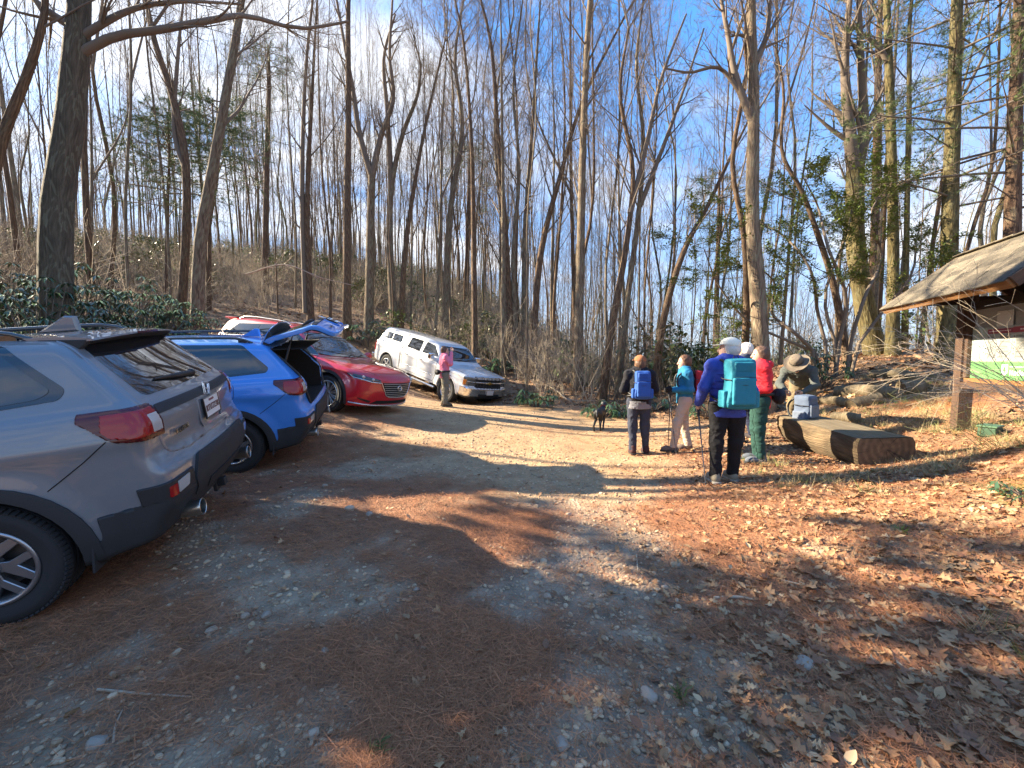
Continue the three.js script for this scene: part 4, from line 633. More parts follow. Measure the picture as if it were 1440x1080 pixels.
    for (let r = 0; r < rows; r++) for (let c = -1; c < Math.ceil(LEN / 0.27); c++) {
      const x0 = Math.max(0, c * 0.27 + (r % 2 ? 0.135 : 0)), x1 = Math.min(LEN, c * 0.27 + (r % 2 ? 0.135 : 0) + 0.27); if (x1 - x0 < 0.03) continue;
      const m = part(roof, 'shingle', shG[Math.floor(R() * 3)], shingleMats[Math.floor(R() * 4)]); m.scale.x = (x1 - x0 - 0.006) / 0.262; m.position.set(X((x0 + x1) / 2), 0.021 + 0.004 * R(), (r + 0.62) * step + 0.005 * R()); m.rotation.x = 0.055; m.rotation.y = (R() - 0.5) * 0.02;
    }
  }
  for (let i = 0; i < 9; i++) part(k, 'ridge_cap', box(LEN / 9 + 0.02, 0.016, 0.16, [LEN * (i + 0.5) / 9, ridge + 0.034 + 0.003 * (i % 2), 0], [0, 0, 0.03], 0.004), shingleMats[i % 4]);
  for (const x of [0.26, LEN - 0.26]) part(k, 'tie_beam', box(0.06, 0.11, run * 1.7, [x, eave + 0.05, 0], [0, 0, 0], 0.004), M2.dark);
}
// ---------------------------------------------------------------- half-log bench
{
  const b = thing('log_bench', 'weathered split-log bench with a flat top beside the trail steps', 'bench'), L = 1.75, R0 = 0.345, n = 40, m = 34, cut = 0.42, pos = [], idx = [], uv = [], ang = (j) => mix(cut, -Math.PI - cut, j / m);
  const rad = (a, t) => R0 * (1 + 0.04 * Math.sin(a * 3 + t * 2) + 0.14 * (fbm(Math.cos(a) * 2.4 + 5, Math.sin(a) * 2.4, t * 4, 4) - 0.5) + 0.07 * (fbm(a * 12, 2, t * 2.0, 3) - 0.5)) * (1 + 0.08 * (t - 0.5)) * (1 - 0.10 * Math.exp(-t * 18));
  const top = (t) => R0 * Math.sin(cut) * (1 + 0.03 * Math.sin(t * 5));
  for (let i = 0; i <= n; i++) for (let j = 0; j <= m; j++) { const t = i / n, a = ang(j), r = rad(a, t); pos.push(Math.cos(a) * r, Math.min(Math.sin(a) * r, top(t)), (t - 0.5) * L); uv.push(t * 1.7, j / m * 1.4); if (i && j) { const q = (i - 1) * (m + 1) + j - 1, w = q + m + 1; idx.push(q, q + 1, w, q + 1, w + 1, w); } }
  const g = new THREE.BufferGeometry(); g.setAttribute('position', new THREE.Float32BufferAttribute(pos, 3)); g.setAttribute('uv', new THREE.Float32BufferAttribute(uv, 2)); g.setIndex(idx); g.computeVertexNormals();
  part(b, 'rounded_underside', g, M2.log);
  const ex = (t, s) => { const a = s > 0 ? cut : Math.PI - cut; return Math.cos(a) * rad(s > 0 ? cut : -Math.PI - cut, t); };
  const tp = [], ti = [], tu = []; for (let i = 0; i <= n; i++) for (let j = 0; j <= 10; j++) { const t = i / n, x = mix(ex(t, -1), ex(t, 1), j / 10); tp.push(x, top(t) + (j === 0 || j === 10 ? -0.004 : 0.004) + 0.012 * (fbm(x * 24, t * 3, 1, 3) - 0.4), (t - 0.5) * L); tu.push(t * 1.7, j / 10 * 0.6); if (i && j) { const q = (i - 1) * 11 + j - 1, w = q + 11; ti.push(q, w, q + 1, q + 1, w, w + 1); } }
  const tg = new THREE.BufferGeometry(); tg.setAttribute('position', new THREE.Float32BufferAttribute(tp, 3)); tg.setAttribute('uv', new THREE.Float32BufferAttribute(tu, 2)); tg.setIndex(ti); tg.computeVertexNormals(); part(b, 'seat', tg, M2.logTop);
  const ringT = dataTex(256, 256, (u, v) => { const x = u - 0.5, y = v - 0.62, r = Math.hypot(x, y) + 0.02 * fbm(u * 6, v * 6, 1, 3), a = Math.atan2(y, x), q = 0.5 + 0.5 * Math.sin(r * 62), cr = sstep(0.62, 0.7, fbm(Math.cos(a) * 7, Math.sin(a) * 7, r * 1.2, 3)), k = 0.30 + 0.07 * q - 0.14 * cr + 0.12 * fbm(u * 20, v * 20, 3, 3); return [k * 1.0, k * 0.83, k * 0.62]; }, true), ringM = new THREE.MeshStandardMaterial({ map: ringT, bumpMap: ringT, bumpScale: 0.004, roughness: 0.92 });
  for (const e of [0, 1]) { const s = []; for (let j = 0; j <= m; j++) { const a = ang(j), r = rad(a, e) * 0.99; s.push(new THREE.Vector2(Math.cos(a) * r, Math.min(Math.sin(a) * r, top(e) - 0.002))); } const sg = new THREE.ShapeGeometry(new THREE.Shape(s)), p = sg.attributes.position, u2 = sg.attributes.uv; for (let i = 0; i < p.count; i++) { u2.setXY(i, p.getX(i) / 0.8 + 0.5, p.getY(i) / 0.8 + 0.62); } if (!e) { sg.rotateY(Math.PI); } part(b, 'sawn_end', sg.translate(0, 0, (e - 0.5) * (L + 0.002)), ringM); }
  b.position.set(4.74, gh(4.74, -6.0) + 0.30, -6.02); b.rotation.set(0.03, -0.03, 0.03);
}
// ---------------------------------------------------------------- trail steps: logs laid across the path up the bank
function layLog(p0, p1, r, label, name = 'step_log') {
  const pts = [], rr = [], n = 9, R = rng(Math.round(p0[0] * 7 + p1[1])); const a = onGround(...p0), c = onGround(...p1);
  for (let i = 0; i <= n; i++) { const t = i / n, x = mix(a.x, c.x, t), z = mix(a.z, c.z, t); pts.push(V(x + (R() - 0.5) * 0.02, gh(x, z) + r * 0.55 + (R() - 0.5) * 0.015, z + (R() - 0.5) * 0.02)); rr.push(r * (0.92 + 0.16 * R())); }
  const o = thing(name, label, 'log', 'logs edging the trail steps'); part(o, 'bark', tube(pts, rr, 12, false, 2), M2.logTop);
  for (const e of [0, n]) { const d = V(0, 0, 0).copy(pts[e ? n : 1]).sub(pts[e ? n - 1 : 0]).normalize(), c2 = new THREE.CircleGeometry(rr[e] * 0.99, 14); c2.applyQuaternion(new THREE.Quaternion().setFromUnitVectors(V(0, 0, 1), e ? d : d.clone().negate())); part(o, 'sawn_end', c2.translate(pts[e].x, pts[e].y, pts[e].z), M2.logTop); }
  return o;
}
layLog([1176, 556], [1266, 560], 0.13, 'long pale log edging a trail step above the log bench');
layLog([1196, 575], [1236, 566], 0.11, 'short round log lying between bench and trail step, dark sawn end');
layLog([1226, 531], [1290, 533], 0.10, 'upper weathered log step near the crest of the trail');
layLog([1172, 592], [1210, 595], 0.10, 'stubby dark log block directly behind the bench seat');
layLog([1268, 553], [1300, 551], 0.15, 'dark shadowed log stump end beside the long step log');
layLog([1150, 566], [1195, 572], 0.09, 'thin half-buried log step under the shrub by the trail');
// small green utility lid behind the kiosk post
{ const p = onGround(1392, 612), o = thing('utility_box', 'small green ground box under the notice kiosk', 'box'); part(o, 'case', box(0.30, 0.13, 0.18, [0, 0.05, 0], [0, 0, 0], 0.02), mat([0.03, 0.075, 0.04], 0.6)); part(o, 'lid', box(0.32, 0.03, 0.20, [0, 0.128, 0], [0, 0, 0], 0.012), mat([0.06, 0.13, 0.07], 0.55)); o.position.set(p.x, gh(p.x, p.z) - 0.01, p.z); o.rotation.y = 0.5; }
// ---------------------------------------------------------------- trees
class Acc {                                                 // collects many small tubes and leaves into one geometry
  constructor() { this.p = []; this.n = []; this.u = []; this.i = []; }
  tube(pts, rad, sides) {
    const n = pts.length, o0 = this.p.length / 3; let N = null, len = 0;
    for (let i = 0; i < n; i++) {
      const a = pts[Math.max(i - 1, 0)], b = pts[Math.min(i + 1, n - 1)]; let tx = b.x - a.x, ty = b.y - a.y, tz = b.z - a.z; const tl = Math.hypot(tx, ty, tz) || 1; tx /= tl; ty /= tl; tz /= tl;
      if (!N) N = Math.abs(ty) > 0.8 ? [1, 0, 0] : [0, 1, 0];
      let d = N[0] * tx + N[1] * ty + N[2] * tz; N = [N[0] - d * tx, N[1] - d * ty, N[2] - d * tz]; const l = Math.hypot(...N) || 1; N = [N[0] / l, N[1] / l, N[2] / l];
      const B = [ty * N[2] - tz * N[1], tz * N[0] - tx * N[2], tx * N[1] - ty * N[0]]; if (i) len += pts[i].distanceTo(pts[i - 1]);
      for (let s = 0; s <= sides; s++) { const q = s / sides * 2 * Math.PI, c = Math.cos(q), z = Math.sin(q), x1 = N[0] * c + B[0] * z, y1 = N[1] * c + B[1] * z, z1 = N[2] * c + B[2] * z; this.p.push(pts[i].x + x1 * rad[i], pts[i].y + y1 * rad[i], pts[i].z + z1 * rad[i]); this.n.push(x1, y1, z1); this.u.push(s / sides * Math.max(1, Math.round(rad[0] * 6)), len); if (i && s) { const a0 = o0 + (i - 1) * (sides + 1) + s - 1, b0 = a0 + sides + 1; this.i.push(a0, a0 + 1, b0, a0 + 1, b0 + 1, b0); } }
    }
  }
  leaf(c, dir, up, len, wid, fold = 0.25, droop = 0.2) {    // pointed leaf, folded along its rib: 4 triangles
    const s = V(0, 0, 0).crossVectors(dir, up).normalize(), nrm = V(0, 0, 0).crossVectors(s, dir).normalize(), o = this.p.length / 3;
    const P = (t, w, h) => { const x = c.x + dir.x * t * len + s.x * w * wid + nrm.x * h, y = c.y + dir.y * t * len + s.y * w * wid + nrm.y * h - droop * len * t * t, z = c.z + dir.z * t * len + s.z * w * wid + nrm.z * h; this.p.push(x, y, z); };
    P(0, 0, 0); P(0.55, -0.5, fold * wid); P(0.5, 0, 0); P(0.55, 0.5, fold * wid); P(1, 0, -0.02 * len);
    for (const k of [0, -0.6, 0, 0.6, 0]) { const q = V(nrm.x - s.x * k * fold * 1.6, nrm.y - s.y * k * fold * 1.6, nrm.z - s.z * k * fold * 1.6).normalize(); this.n.push(q.x, q.y, q.z); } this.u.push(0, 0, 0, 0.5, 0.5, 0.5, 1, 0.5, 1, 1);
    this.i.push(o, o + 2, o + 1, o, o + 3, o + 2, o + 1, o + 2, o + 4, o + 2, o + 3, o + 4);
  }
  blade(c, dir, len, wid, side) { const o = this.p.length / 3; this.p.push(c.x - side.x * wid, c.y - side.y * wid, c.z - side.z * wid, c.x + side.x * wid, c.y + side.y * wid, c.z + side.z * wid, c.x + dir.x * len, c.y + dir.y * len, c.z + dir.z * len); const n = V(0, 0, 0).crossVectors(side, dir).normalize(); for (let k = 0; k < 3; k++) this.n.push(n.x, n.y, n.z); this.u.push(0, 0, 1, 0, 0.5, 1); this.i.push(o, o + 1, o + 2); }
  geo() { const g = new THREE.BufferGeometry(); g.setAttribute('position', new THREE.Float32BufferAttribute(this.p, 3)); g.setAttribute('normal', new THREE.Float32BufferAttribute(this.n, 3)); g.setAttribute('uv', new THREE.Float32BufferAttribute(this.u, 2)); g.setIndex(this.i); return g; }
}
const barkBump = dataTex(256, 256, (u, v) => { const k = clamp(tileNoise(u, v, 34, 9, 2, 4) * 1.5 - 0.25); return [k, k, k]; });
function barkMat(a, b, seed, lichen = 0.25) {
  const t = dataTex(256, 256, (u, v) => { const k = clamp(tileNoise(u, v, 30, 8, seed, 4) * 1.7 - 0.4), l = sstep(0.56, 0.66, tileNoise(u, v, 9, 7, seed + 9, 4)) * lichen; return [0, 1, 2].map((i) => mix(mix(a[i], b[i], k), [0.62, 0.64, 0.55][i], l)); }, true);
  return new THREE.MeshStandardMaterial({ map: t, color: new THREE.Color().setRGB(0.8, 0.78, 0.75), bumpMap: barkBump, bumpScale: 0.015, roughness: 0.95 });
}
const BARK = { grey: barkMat([0.34, 0.29, 0.24], [0.66, 0.59, 0.50], 3, 0.4), brown: barkMat([0.29, 0.22, 0.17], [0.58, 0.48, 0.38], 5, 0.2), pine: barkMat([0.28, 0.21, 0.17], [0.56, 0.46, 0.37], 7, 0.3), beech: barkMat([0.30, 0.27, 0.22], [0.47, 0.43, 0.37], 11, 0.35), moss: barkMat([0.30, 0.27, 0.17], [0.58, 0.53, 0.36], 13, 0.3), twig: new THREE.MeshStandardMaterial({ color: new THREE.Color().setRGB(0.17, 0.132, 0.1), roughness: 0.95 }), paleTwig: new THREE.MeshStandardMaterial({ color: new THREE.Color().setRGB(0.40, 0.33, 0.24), roughness: 0.95 }) };
const leafMat = (rgb, rough = 0.5, trans = 0.25) => mat(rgb, rough, { transmission: trans, thickness: 0, side: THREE.DoubleSide });
const LEAF = { rhodo: mat([0.055, 0.105, 0.045], 0.32, { side: THREE.DoubleSide, clearcoat: 0.5, clearcoatRoughness: 0.25 }), laurel: mat([0.13, 0.175, 0.035], 0.4, { side: THREE.DoubleSide }), pine: mat([0.115, 0.165, 0.045], 0.55, { side: THREE.DoubleSide }), hemlock: mat([0.05, 0.085, 0.02], 0.6, { side: THREE.DoubleSide }) };
function randDir(R, d, ang, out = V(0, 0, 0)) {             // a direction at about 'ang' from d
  const a = Math.abs(d.y) < 0.9 ? V(0, 1, 0) : V(1, 0, 0), s = V(0, 0, 0).crossVectors(d, a).normalize(), t = V(0, 0, 0).crossVectors(d, s), q = R() * 2 * Math.PI;
  return out.copy(d).multiplyScalar(Math.cos(ang)).addScaledVector(s, Math.sin(ang) * Math.cos(q)).addScaledVector(t, Math.sin(ang) * Math.sin(q)).normalize();
}
// a branch that wanders and forks; twig levels end in hair-thin shoots
function branch(acc, R, p, dir, len, r, lvl, o) {
  const n = lvl >= 3 ? 2 : lvl === 2 ? 4 : lvl === 1 ? 6 : 9, pts = [p.clone()], rad = [r], d = dir.clone(), step = len / n, tip = Math.max(o.tip, r * 0.16);
  for (let i = 1; i <= n; i++) { d.x += (R() - 0.5) * o.wander; d.y += (R() - 0.5) * o.wander + o.rise; d.z += (R() - 0.5) * o.wander; d.normalize(); pts.push(pts[i - 1].clone().addScaledVector(d, step)); rad.push(mix(r, tip, Math.pow(i / n, 0.85))); }
  acc.tube(pts, rad, r > 0.05 ? 7 : r > 0.018 ? 5 : 3);
  if (o.leafy && lvl >= 2) o.leafy(acc, R, pts, d);
  if (lvl >= o.depth) return;
  const kids = Math.round(o.kids[lvl] * (0.7 + 0.6 * R()));
  for (let k = 0; k < kids; k++) { const t = mix(o.from ?? 0.25, 1, (k + R()) / kids), i = Math.min(n - 1, Math.floor(t * n)), f = t * n - i, q = pts[i].clone().lerp(pts[i + 1], f), sd = pts[i + 1].clone().sub(pts[i]).normalize(); branch(acc, R, q, randDir(R, sd, mix(o.ang[0], o.ang[1], R())), len * mix(0.32, 0.62, R()) * (1.1 - 0.5 * t), Math.max(o.tip, mix(rad[i], rad[i + 1], f) * mix(0.38, 0.6, R())), lvl + 1, o); }
}
const BARE = { wander: 0.20, rise: 0.045, kids: [7, 5, 4], depth: 3, ang: [0.35, 0.8], tip: 0.0028 };
// trunk along given points; limbs from 'from' upwards. Returns [trunk geometry, crown geometry]
function treeGeo(seed, pts, r0, r1, o = {}) {
  const R = rng(seed), T = new Acc(), C = new Acc(), curveP = new THREE.CatmullRomCurve3(pts), n = o.seg ?? 22, P = curveP.getPoints(n), L = curveP.getLength(), rad = P.map((_, i) => { const t = i / n; return mix(r0, r1, Math.pow(t, 0.8)) * (1 + (o.flare ?? 0.3) * Math.exp(-t * L * 2.2)) * (1 + 0.06 * (R() - 0.5)); });
  T.tube(P, rad, r0 > 0.12 ? 14 : r0 > 0.06 ? 10 : 7);
  const cfg = { ...BARE, ...(o.cfg ?? {}) }, limbs = o.limbs ?? 12, from = o.from ?? 0.4;
  for (let k = 0; k < limbs; k++) {
    const t = mix(from, 0.99, Math.pow((k + R()) / limbs, o.bias ?? 0.9)), i = Math.min(n - 1, Math.floor(t * n)), p = P[i].clone().lerp(P[i + 1], t * n - i), sd = P[i + 1].clone().sub(P[i]).normalize(), rr = rad[i] * mix(0.2, 0.42, R());
    branch(C, R, p, randDir(R, sd, mix(o.lang?.[0] ?? 0.35, o.lang?.[1] ?? 0.85, R())), L * mix(0.14, 0.30, R()) * (1.25 - 0.55 * t) * (o.llen ?? 1), Math.max(0.008, rr), 0, cfg);
  }
  if (o.top !== false) for (let k = 0; k < 3; k++) branch(C, R, P[n], randDir(R, P[n].clone().sub(P[n - 1]).normalize(), 0.15 + 0.3 * R()), L * 0.22, r1 * 0.8, 0, cfg);
  for (const e of o.extra ?? []) { const q = new THREE.CatmullRomCurve3(e.pts).getPoints(14), rr = q.map((_, i) => mix(e.r0, e.r1, i / 14)); C.tube(q, rr, e.r0 > 0.05 ? 9 : 6); for (let k = 0; k < (e.kids ?? 6); k++) { const i = 3 + Math.floor(R() * 11); branch(C, R, q[i], randDir(R, q[i].clone().sub(q[i - 1]).normalize(), 0.4 + 0.5 * R()), (e.klen ?? 1.2) * (0.6 + 0.8 * R()), Math.max(0.006, rr[i] * 0.5), 1, cfg); } }
  return [T.geo(), C.geo(), P];
}
// a tree traced from its trunk: pixels at one distance, carried on upwards beyond the frame
function tracedTree(seed, label, dist, px, wpx, o = {}) {
  const b = at(px[0][0], px[0][1], dist), pts = [V(b.x, gh(b.x, b.z) - 0.25, b.z)], R = rng(seed + 99), lean = o.depth ?? 0;
  for (let i = 1; i < px.length; i++) { const q = at(px[i][0], px[i][1], dist + lean * i); pts.push(q); }
  if (px.length > 1 && pts[1].y < pts[0].y + 0.4) pts.splice(1, 1);
  const last = pts[pts.length - 1], prev = pts[pts.length - 2], d = last.clone().sub(prev).normalize(); d.y += 0.6; d.normalize();
  const H = o.h ?? 17, more = Math.max(0, H - last.y); if (more > 1) { pts.push(last.clone().addScaledVector(d, more * 0.5).add(V((R() - 0.5) * 0.5, 0, (R() - 0.5) * 0.5))); d.x *= 0.5; d.z *= 0.5; d.normalize(); pts.push(pts[pts.length - 1].clone().addScaledVector(d, more * 0.5)); }
  const r = wpx / FPX * dist / 2, base = pts[0].clone(); for (const p of pts) p.sub(base);
  for (const e of o.extra ?? []) { e.pts = e.px.map(([x, y, dd]) => at(x, y, dist + (dd ?? 0)).sub(base)); e.r0 = e.w / FPX * dist / 2; e.r1 = e.r0 * 0.3; }
  const [tg, cg] = treeGeo(seed, pts, r, Math.max(0.012, r * (o.taper ?? 0.22)), { ...o });
  const t = thing(o.name ?? 'bare_tree', label, 'tree', o.group); part(t, 'trunk', tg, BARK[o.bark ?? 'brown']); part(t, 'crown', cg, o.twig ?? BARK.twig); t.position.copy(base); return t;
}
// --- trees that can be told apart in the photograph
const K = 'tall bare trees at the edge of the lot';
tracedTree(1, 'massive pale beech with flared mossy foot and long level limbs behind the grey SUV', 7.6, [[70, 400], [80, 300], [98, 170], [108, 60], [112, 0]], 37, { bark: 'beech', from: 0.62, limbs: 9, h: 15, flare: 1.0, taper: 0.5, name: 'beech_tree', extra: [{ px: [[98, 84], [160, 52], [225, 42], [300, 28], [345, 22, 0.5], [420, 40, 1], [490, 30, 1.4]], w: 12, kids: 12, klen: 1.0 }, { px: [[100, 62], [150, 30], [190, 12], [250, 2], [340, 6, 0.6]], w: 10, kids: 10, klen: 0.9 }, { px: [[104, 40], [60, 10], [10, -40]], w: 12, kids: 6 }] });
tracedTree(2, 'leaning brown tree slanting right beside the massive beech', 7.4, [[-40, 400], [-12, 260], [5, 190], [40, 100], [58, 40], [64, 0]], 17, { from: 0.5, limbs: 10, h: 13 });
tracedTree(3, 'stout rough-barked tree leaning right behind the blue SUV', 12, [[272, 400], [281, 350], [301, 228], [322, 110], [338, 12]], 19, { from: 0.4, limbs: 14, h: 15, bark: 'grey' });
tracedTree(4, 'slim forked tree with upswept limbs standing behind the blue SUV roof', 12.5, [[246, 400], [262, 240], [244, 140], [218, 60], [205, 0]], 12, { from: 0.35, limbs: 12, extra: [{ px: [[262, 240], [246, 190], [250, 80], [258, 0]], w: 8, kids: 8 }] });
tracedTree(5, 'dead straight dark pole of a tree rising behind the red crossover', 19, [[487, 440], [488, 300], [490, 150], [490, 0]], 12, { from: 0.55, limbs: 13, h: 20, bark: 'brown' });
tracedTree(6, 'twin-stemmed thin tree standing left of the straight dark pole tree', 20, [[437, 440], [432, 300], [438, 150], [446, 0]], 10, { from: 0.45, limbs: 12, h: 19, extra: [{ px: [[430, 440], [425, 260], [430, 100], [444, -40]], w: 8, kids: 9 }] });
tracedTree(7, 'lyre-shaped tree forking low into two curved stems behind the pickup', 21.5, [[518, 445], [521, 320], [523, 245]], 13, { from: 0.6, limbs: 4, h: 0, top: false, taper: 0.72, bark: 'grey', extra: [{ px: [[523, 250], [506, 190], [497, 130], [484, 60], [470, -20]], w: 9, kids: 12, klen: 1.6 }, { px: [[523, 250], [536, 190], [553, 140], [548, 80], [552, 0]], w: 9, kids: 12, klen: 1.6 }] });
tracedTree(8, 'pale-footed wavy tree with spreading fork above the pickup cab', 22, [[556, 450], [548, 340], [551, 260], [566, 190], [588, 130], [592, 90]], 12, { from: 0.5, limbs: 12, h: 15, bark: 'grey', extra: [{ px: [[550, 270], [545, 160], [540, 80], [556, 20]], w: 8, kids: 10 }] });
tracedTree(9, 'dark wiry tree bending right behind the pickup bed cap', 21, [[562, 460], [570, 350], [588, 230], [604, 150], [625, 60]], 9, { from: 0.4, limbs: 14, h: 14 });
tracedTree(10, 'slender tree with a gentle S-bend rising behind the pickup windscreen', 23, [[624, 455], [633, 300], [650, 180], [640, 80], [652, 0]], 11, { from: 0.4, limbs: 15, h: 18, bark: 'grey' });
tracedTree(11, 'tall straight outer stem of the sapling clump by the pickup nose', 18.5, [[668, 500], [666, 330], [663, 200], [652, 60], [640, 0]], 9, { from: 0.35, limbs: 13, h: 16 });
for (const [i, p, l] of [[12, [[707, 505], [708, 330], [706, 180], [704, 0]], 'straightest grey stem in the clump between pickup and dog'], [13, [[720, 505], [712, 350], [700, 190], [690, 60], [668, -30]], 'stem bowing left in the clump between pickup and dog'], [14, [[737, 505], [738, 330], [748, 190], [756, 60], [760, 0]], 'stem leaning slightly right in the clump between pickup and dog'], [15, [[748, 508], [760, 360], [790, 240], [820, 140], [880, 20]], 'outermost stem sweeping far right from the clump between pickup and dog'], [16, [[728, 505], [722, 360], [730, 240], [722, 120], [735, 0]], 'thin inner stem at the heart of the clump between pickup and dog']]) tracedTree(i, l, 17 + (i % 3) * 0.5, p, 8.5 + (i % 2) * 3, { from: 0.3, limbs: 15, h: 14, bark: i % 2 ? 'brown' : 'grey', group: 'stems of one sapling clump' });
tracedTree(17, 'very straight grey tree bristling with short twigs behind the black dog', 15, [[812, 528], [816, 380], [820, 200], [830, 0]], 15, { from: 0.25, limbs: 30, llen: 0.45, h: 19, bark: 'grey' });
tracedTree(18, 'leaning sunlit tree curving right with a broad crown behind the black dog', 14, [[845, 535], [862, 450], [880, 350], [890, 240], [872, 130], [884, 40]], 13, { from: 0.4, limbs: 14, h: 13, extra: [{ px: [[886, 300], [910, 200], [930, 110], [965, 20]], w: 8, kids: 12 }] });
tracedTree(19, 'pale straight-boled tree beside the hiker with blue backpack', 14.5, [[868, 545], [880, 440], [898, 300], [905, 200], [895, 90], [905, 0]], 11, { from: 0.4, limbs: 14, h: 14, bark: 'grey', extra: [{ px: [[900, 290], [935, 200], [960, 130], [990, 40]], w: 7, kids: 10 }] });
tracedTree(20, 'strongly slanting tree leaning over to the right behind the hikers', 13.5, [[918, 520], [935, 440], [965, 345], [990, 300], [1030, 215], [1052, 170]], 12, { from: 0.35, limbs: 13, h: 8 });
tracedTree(21, 'big rough-barked oak towering straight behind the hikers', 9.2, [[1078, 500], [1066, 420], [1058, 300], [1060, 150], [1056, 0]], 25, { from: 0.45, limbs: 10, h: 17, bark: 'grey', flare: 0.6, name: 'oak_tree', extra: [{ px: [[1058, 160], [1040, 130], [1010, 95], [970, 102], [935, 96]], w: 7, kids: 8, klen: 0.8 }, { px: [[1058, 170], [1035, 110], [1022, 40], [1010, -20]], w: 11, kids: 8 }, { px: [[1062, 90], [1078, 50], [1084, -10]], w: 10, kids: 6 }, { px: [[1058, 70], [1045, 50], [1025, 52]], w: 6, kids: 5, klen: 0.5 }] });
tracedTree(22, 'thinner companion stem hugging the foot of the big oak', 9.6, [[1046, 500], [1050, 420], [1046, 330], [1030, 230], [1050, 100]], 11, { from: 0.5, limbs: 10, h: 9 });
tracedTree(23, 'big curved tree forking high into two trunks behind the log bench', 11.5, [[1236, 500], [1216, 430], [1203, 340], [1202, 240]], 26, { from: 0.9, limbs: 2, h: 0, top: false, taper: 0.78, bark: 'moss', name: 'oak_tree', extra: [{ px: [[1202, 250], [1193, 170], [1188, 90], [1197, -20]], w: 18, kids: 12, klen: 1.7 }, { px: [[1203, 250], [1214, 190], [1210, 80], [1207, -20]], w: 16, kids: 12, klen: 1.7 }] });
tracedTree(24, 'straight mossy tree rising between curved forked tree and kiosk roof', 11, [[1256, 500], [1256, 330], [1252, 150], [1247, 0]], 16, { from: 0.5, limbs: 12, h: 18, bark: 'moss', extra: [{ px: [[1250, 90], [1235, 65], [1215, 48]], w: 8, kids: 6 }] });
tracedTree(25, 'crooked snaking sapling bending left beside the evergreen shrub', 10, [[1200, 470], [1172, 400], [1150, 330], [1128, 270], [1100, 215], [1102, 130], [1092, 70]], 10, { from: 0.35, limbs: 10, h: 8 });
tracedTree(26, 'thin grey tree directly left of the kiosk eave', 12.5, [[1272, 500], [1275, 330], [1278, 150], [1282, 0]], 8, { from: 0.35, limbs: 12, h: 15, bark: 'moss' });
// --- white pines by the kiosk: whorled limbs with needle tufts
function tuft(acc, R, c, d, n, len) { for (let k = 0; k < n; k++) { const q = randDir(R, d, 0.25 + 0.75 * R()), s = randDir(R, q, Math.PI / 2); acc.blade(c, q, len * (0.7 + 0.5 * R()), 0.0036, s); } }
function pineTree(seed, label, base, trunkPts, r, o) {
  const R = rng(seed), pts = trunkPts, [tg] = treeGeo(seed, pts, r, r * 0.3, { limbs: 0, top: false, flare: 0.35 }), W = new Acc(), N = new Acc(), top = pts[pts.length - 1], cv = new THREE.CatmullRomCurve3(pts);
  for (let k = 0; k < o.limbs; k++) {
    const t = mix(o.from, 1, (k + R() * 0.8) / o.limbs), p = cv.getPoint(t), a = k * 2.4 + R(), len = o.len * (1.1 - 0.7 * t) * (0.7 + 0.5 * R()), d = V(Math.cos(a), 0.05 + 0.2 * R(), Math.sin(a)).normalize(), n = 8, bp = [p.clone()], rr = [0.02 + 0.012 * R()];
    for (let i = 1; i <= n; i++) { d.y -= 0.035 * (o.sag ?? 1) * (i < 5 ? 1 : -0.6); d.x += (R() - 0.5) * 0.12; d.z += (R() - 0.5) * 0.12; d.normalize(); bp.push(bp[i - 1].clone().addScaledVector(d, len / n)); rr.push(rr[0] * (1 - 0.85 * i / n)); }
    W.tube(bp, rr, 4);
    const bare = t < (o.bareBelow ?? 0);
    for (let i = 2; i <= n; i++) for (let s = 0; s < 3; s++) { const q = bp[i], e = randDir(R, bp[i].clone().sub(bp[i - 1]).normalize(), 0.5 + 0.5 * R()), l = len * 0.16 * (0.6 + 0.8 * R()), end = q.clone().addScaledVector(e, l); W.tube([q, end], [0.005, 0.0025], 3); if (!bare || R() < (o.stray ?? 0.15)) for (let f = 0; f < 3; f++) tuft(N, R, q.clone().lerp(end, 0.45 + 0.27 * f), e, o.needles ?? 10, o.nlen ?? 0.11); }
  }
  const t = thing(o.name ?? 'white_pine', label, 'tree', o.group); part(t, 'trunk', tg, BARK[o.bark ?? 'pine']); part(t, 'branches', W.geo(), BARK.twig); part(t, 'needles', N.geo(), o.mat ?? LEAF.pine); t.position.copy(base); return t;
}
function pineAt(seed, label, px, dist, wpx, h, o) { const b = at(px[0][0], px[0][1], dist), g = gh(b.x, b.z) - 0.2, base = V(b.x, g, b.z), pts = [V(0, 0, 0)]; for (let i = 1; i < px.length; i++) pts.push(at(px[i][0], px[i][1], dist).sub(base)); const l = pts[pts.length - 1]; if (h - l.y > 1) pts.push(V(l.x * 1.05, mix(l.y, h, 0.5), l.z), V(l.x * 1.08, h, l.z)); return pineTree(seed, label, base, pts, wpx / FPX * dist / 2, o); }
pineAt(31, 'white pine with ivy-green trunk standing just behind the kiosk ridge', [[1334, 480], [1336, 300], [1341, 150], [1346, 0]], 9.5, 22, 15, { limbs: 44, from: 0.2, len: 3.4, bareBelow: 0.30, stray: 0.3, needles: 14, nlen: 0.13, bark: 'moss' });
pineAt(32, 'white pine at the right of the kiosk roof with drooping needle sprays', [[1424, 480], [1424, 300], [1428, 150], [1434, 0]], 8.8, 21, 15, { limbs: 46, from: 0.2, len: 3.6, bareBelow: 0.28, stray: 0.35, needles: 14, nlen: 0.13, bark: 'pine' });
pineAt(33, 'distant pale green pine seen between slanting tree and big oak', [[1006, 500], [1010, 330], [1012, 240]], 24, 9, 11, { limbs: 34, from: 0.35, len: 3.0, needles: 7, nlen: 0.22 });
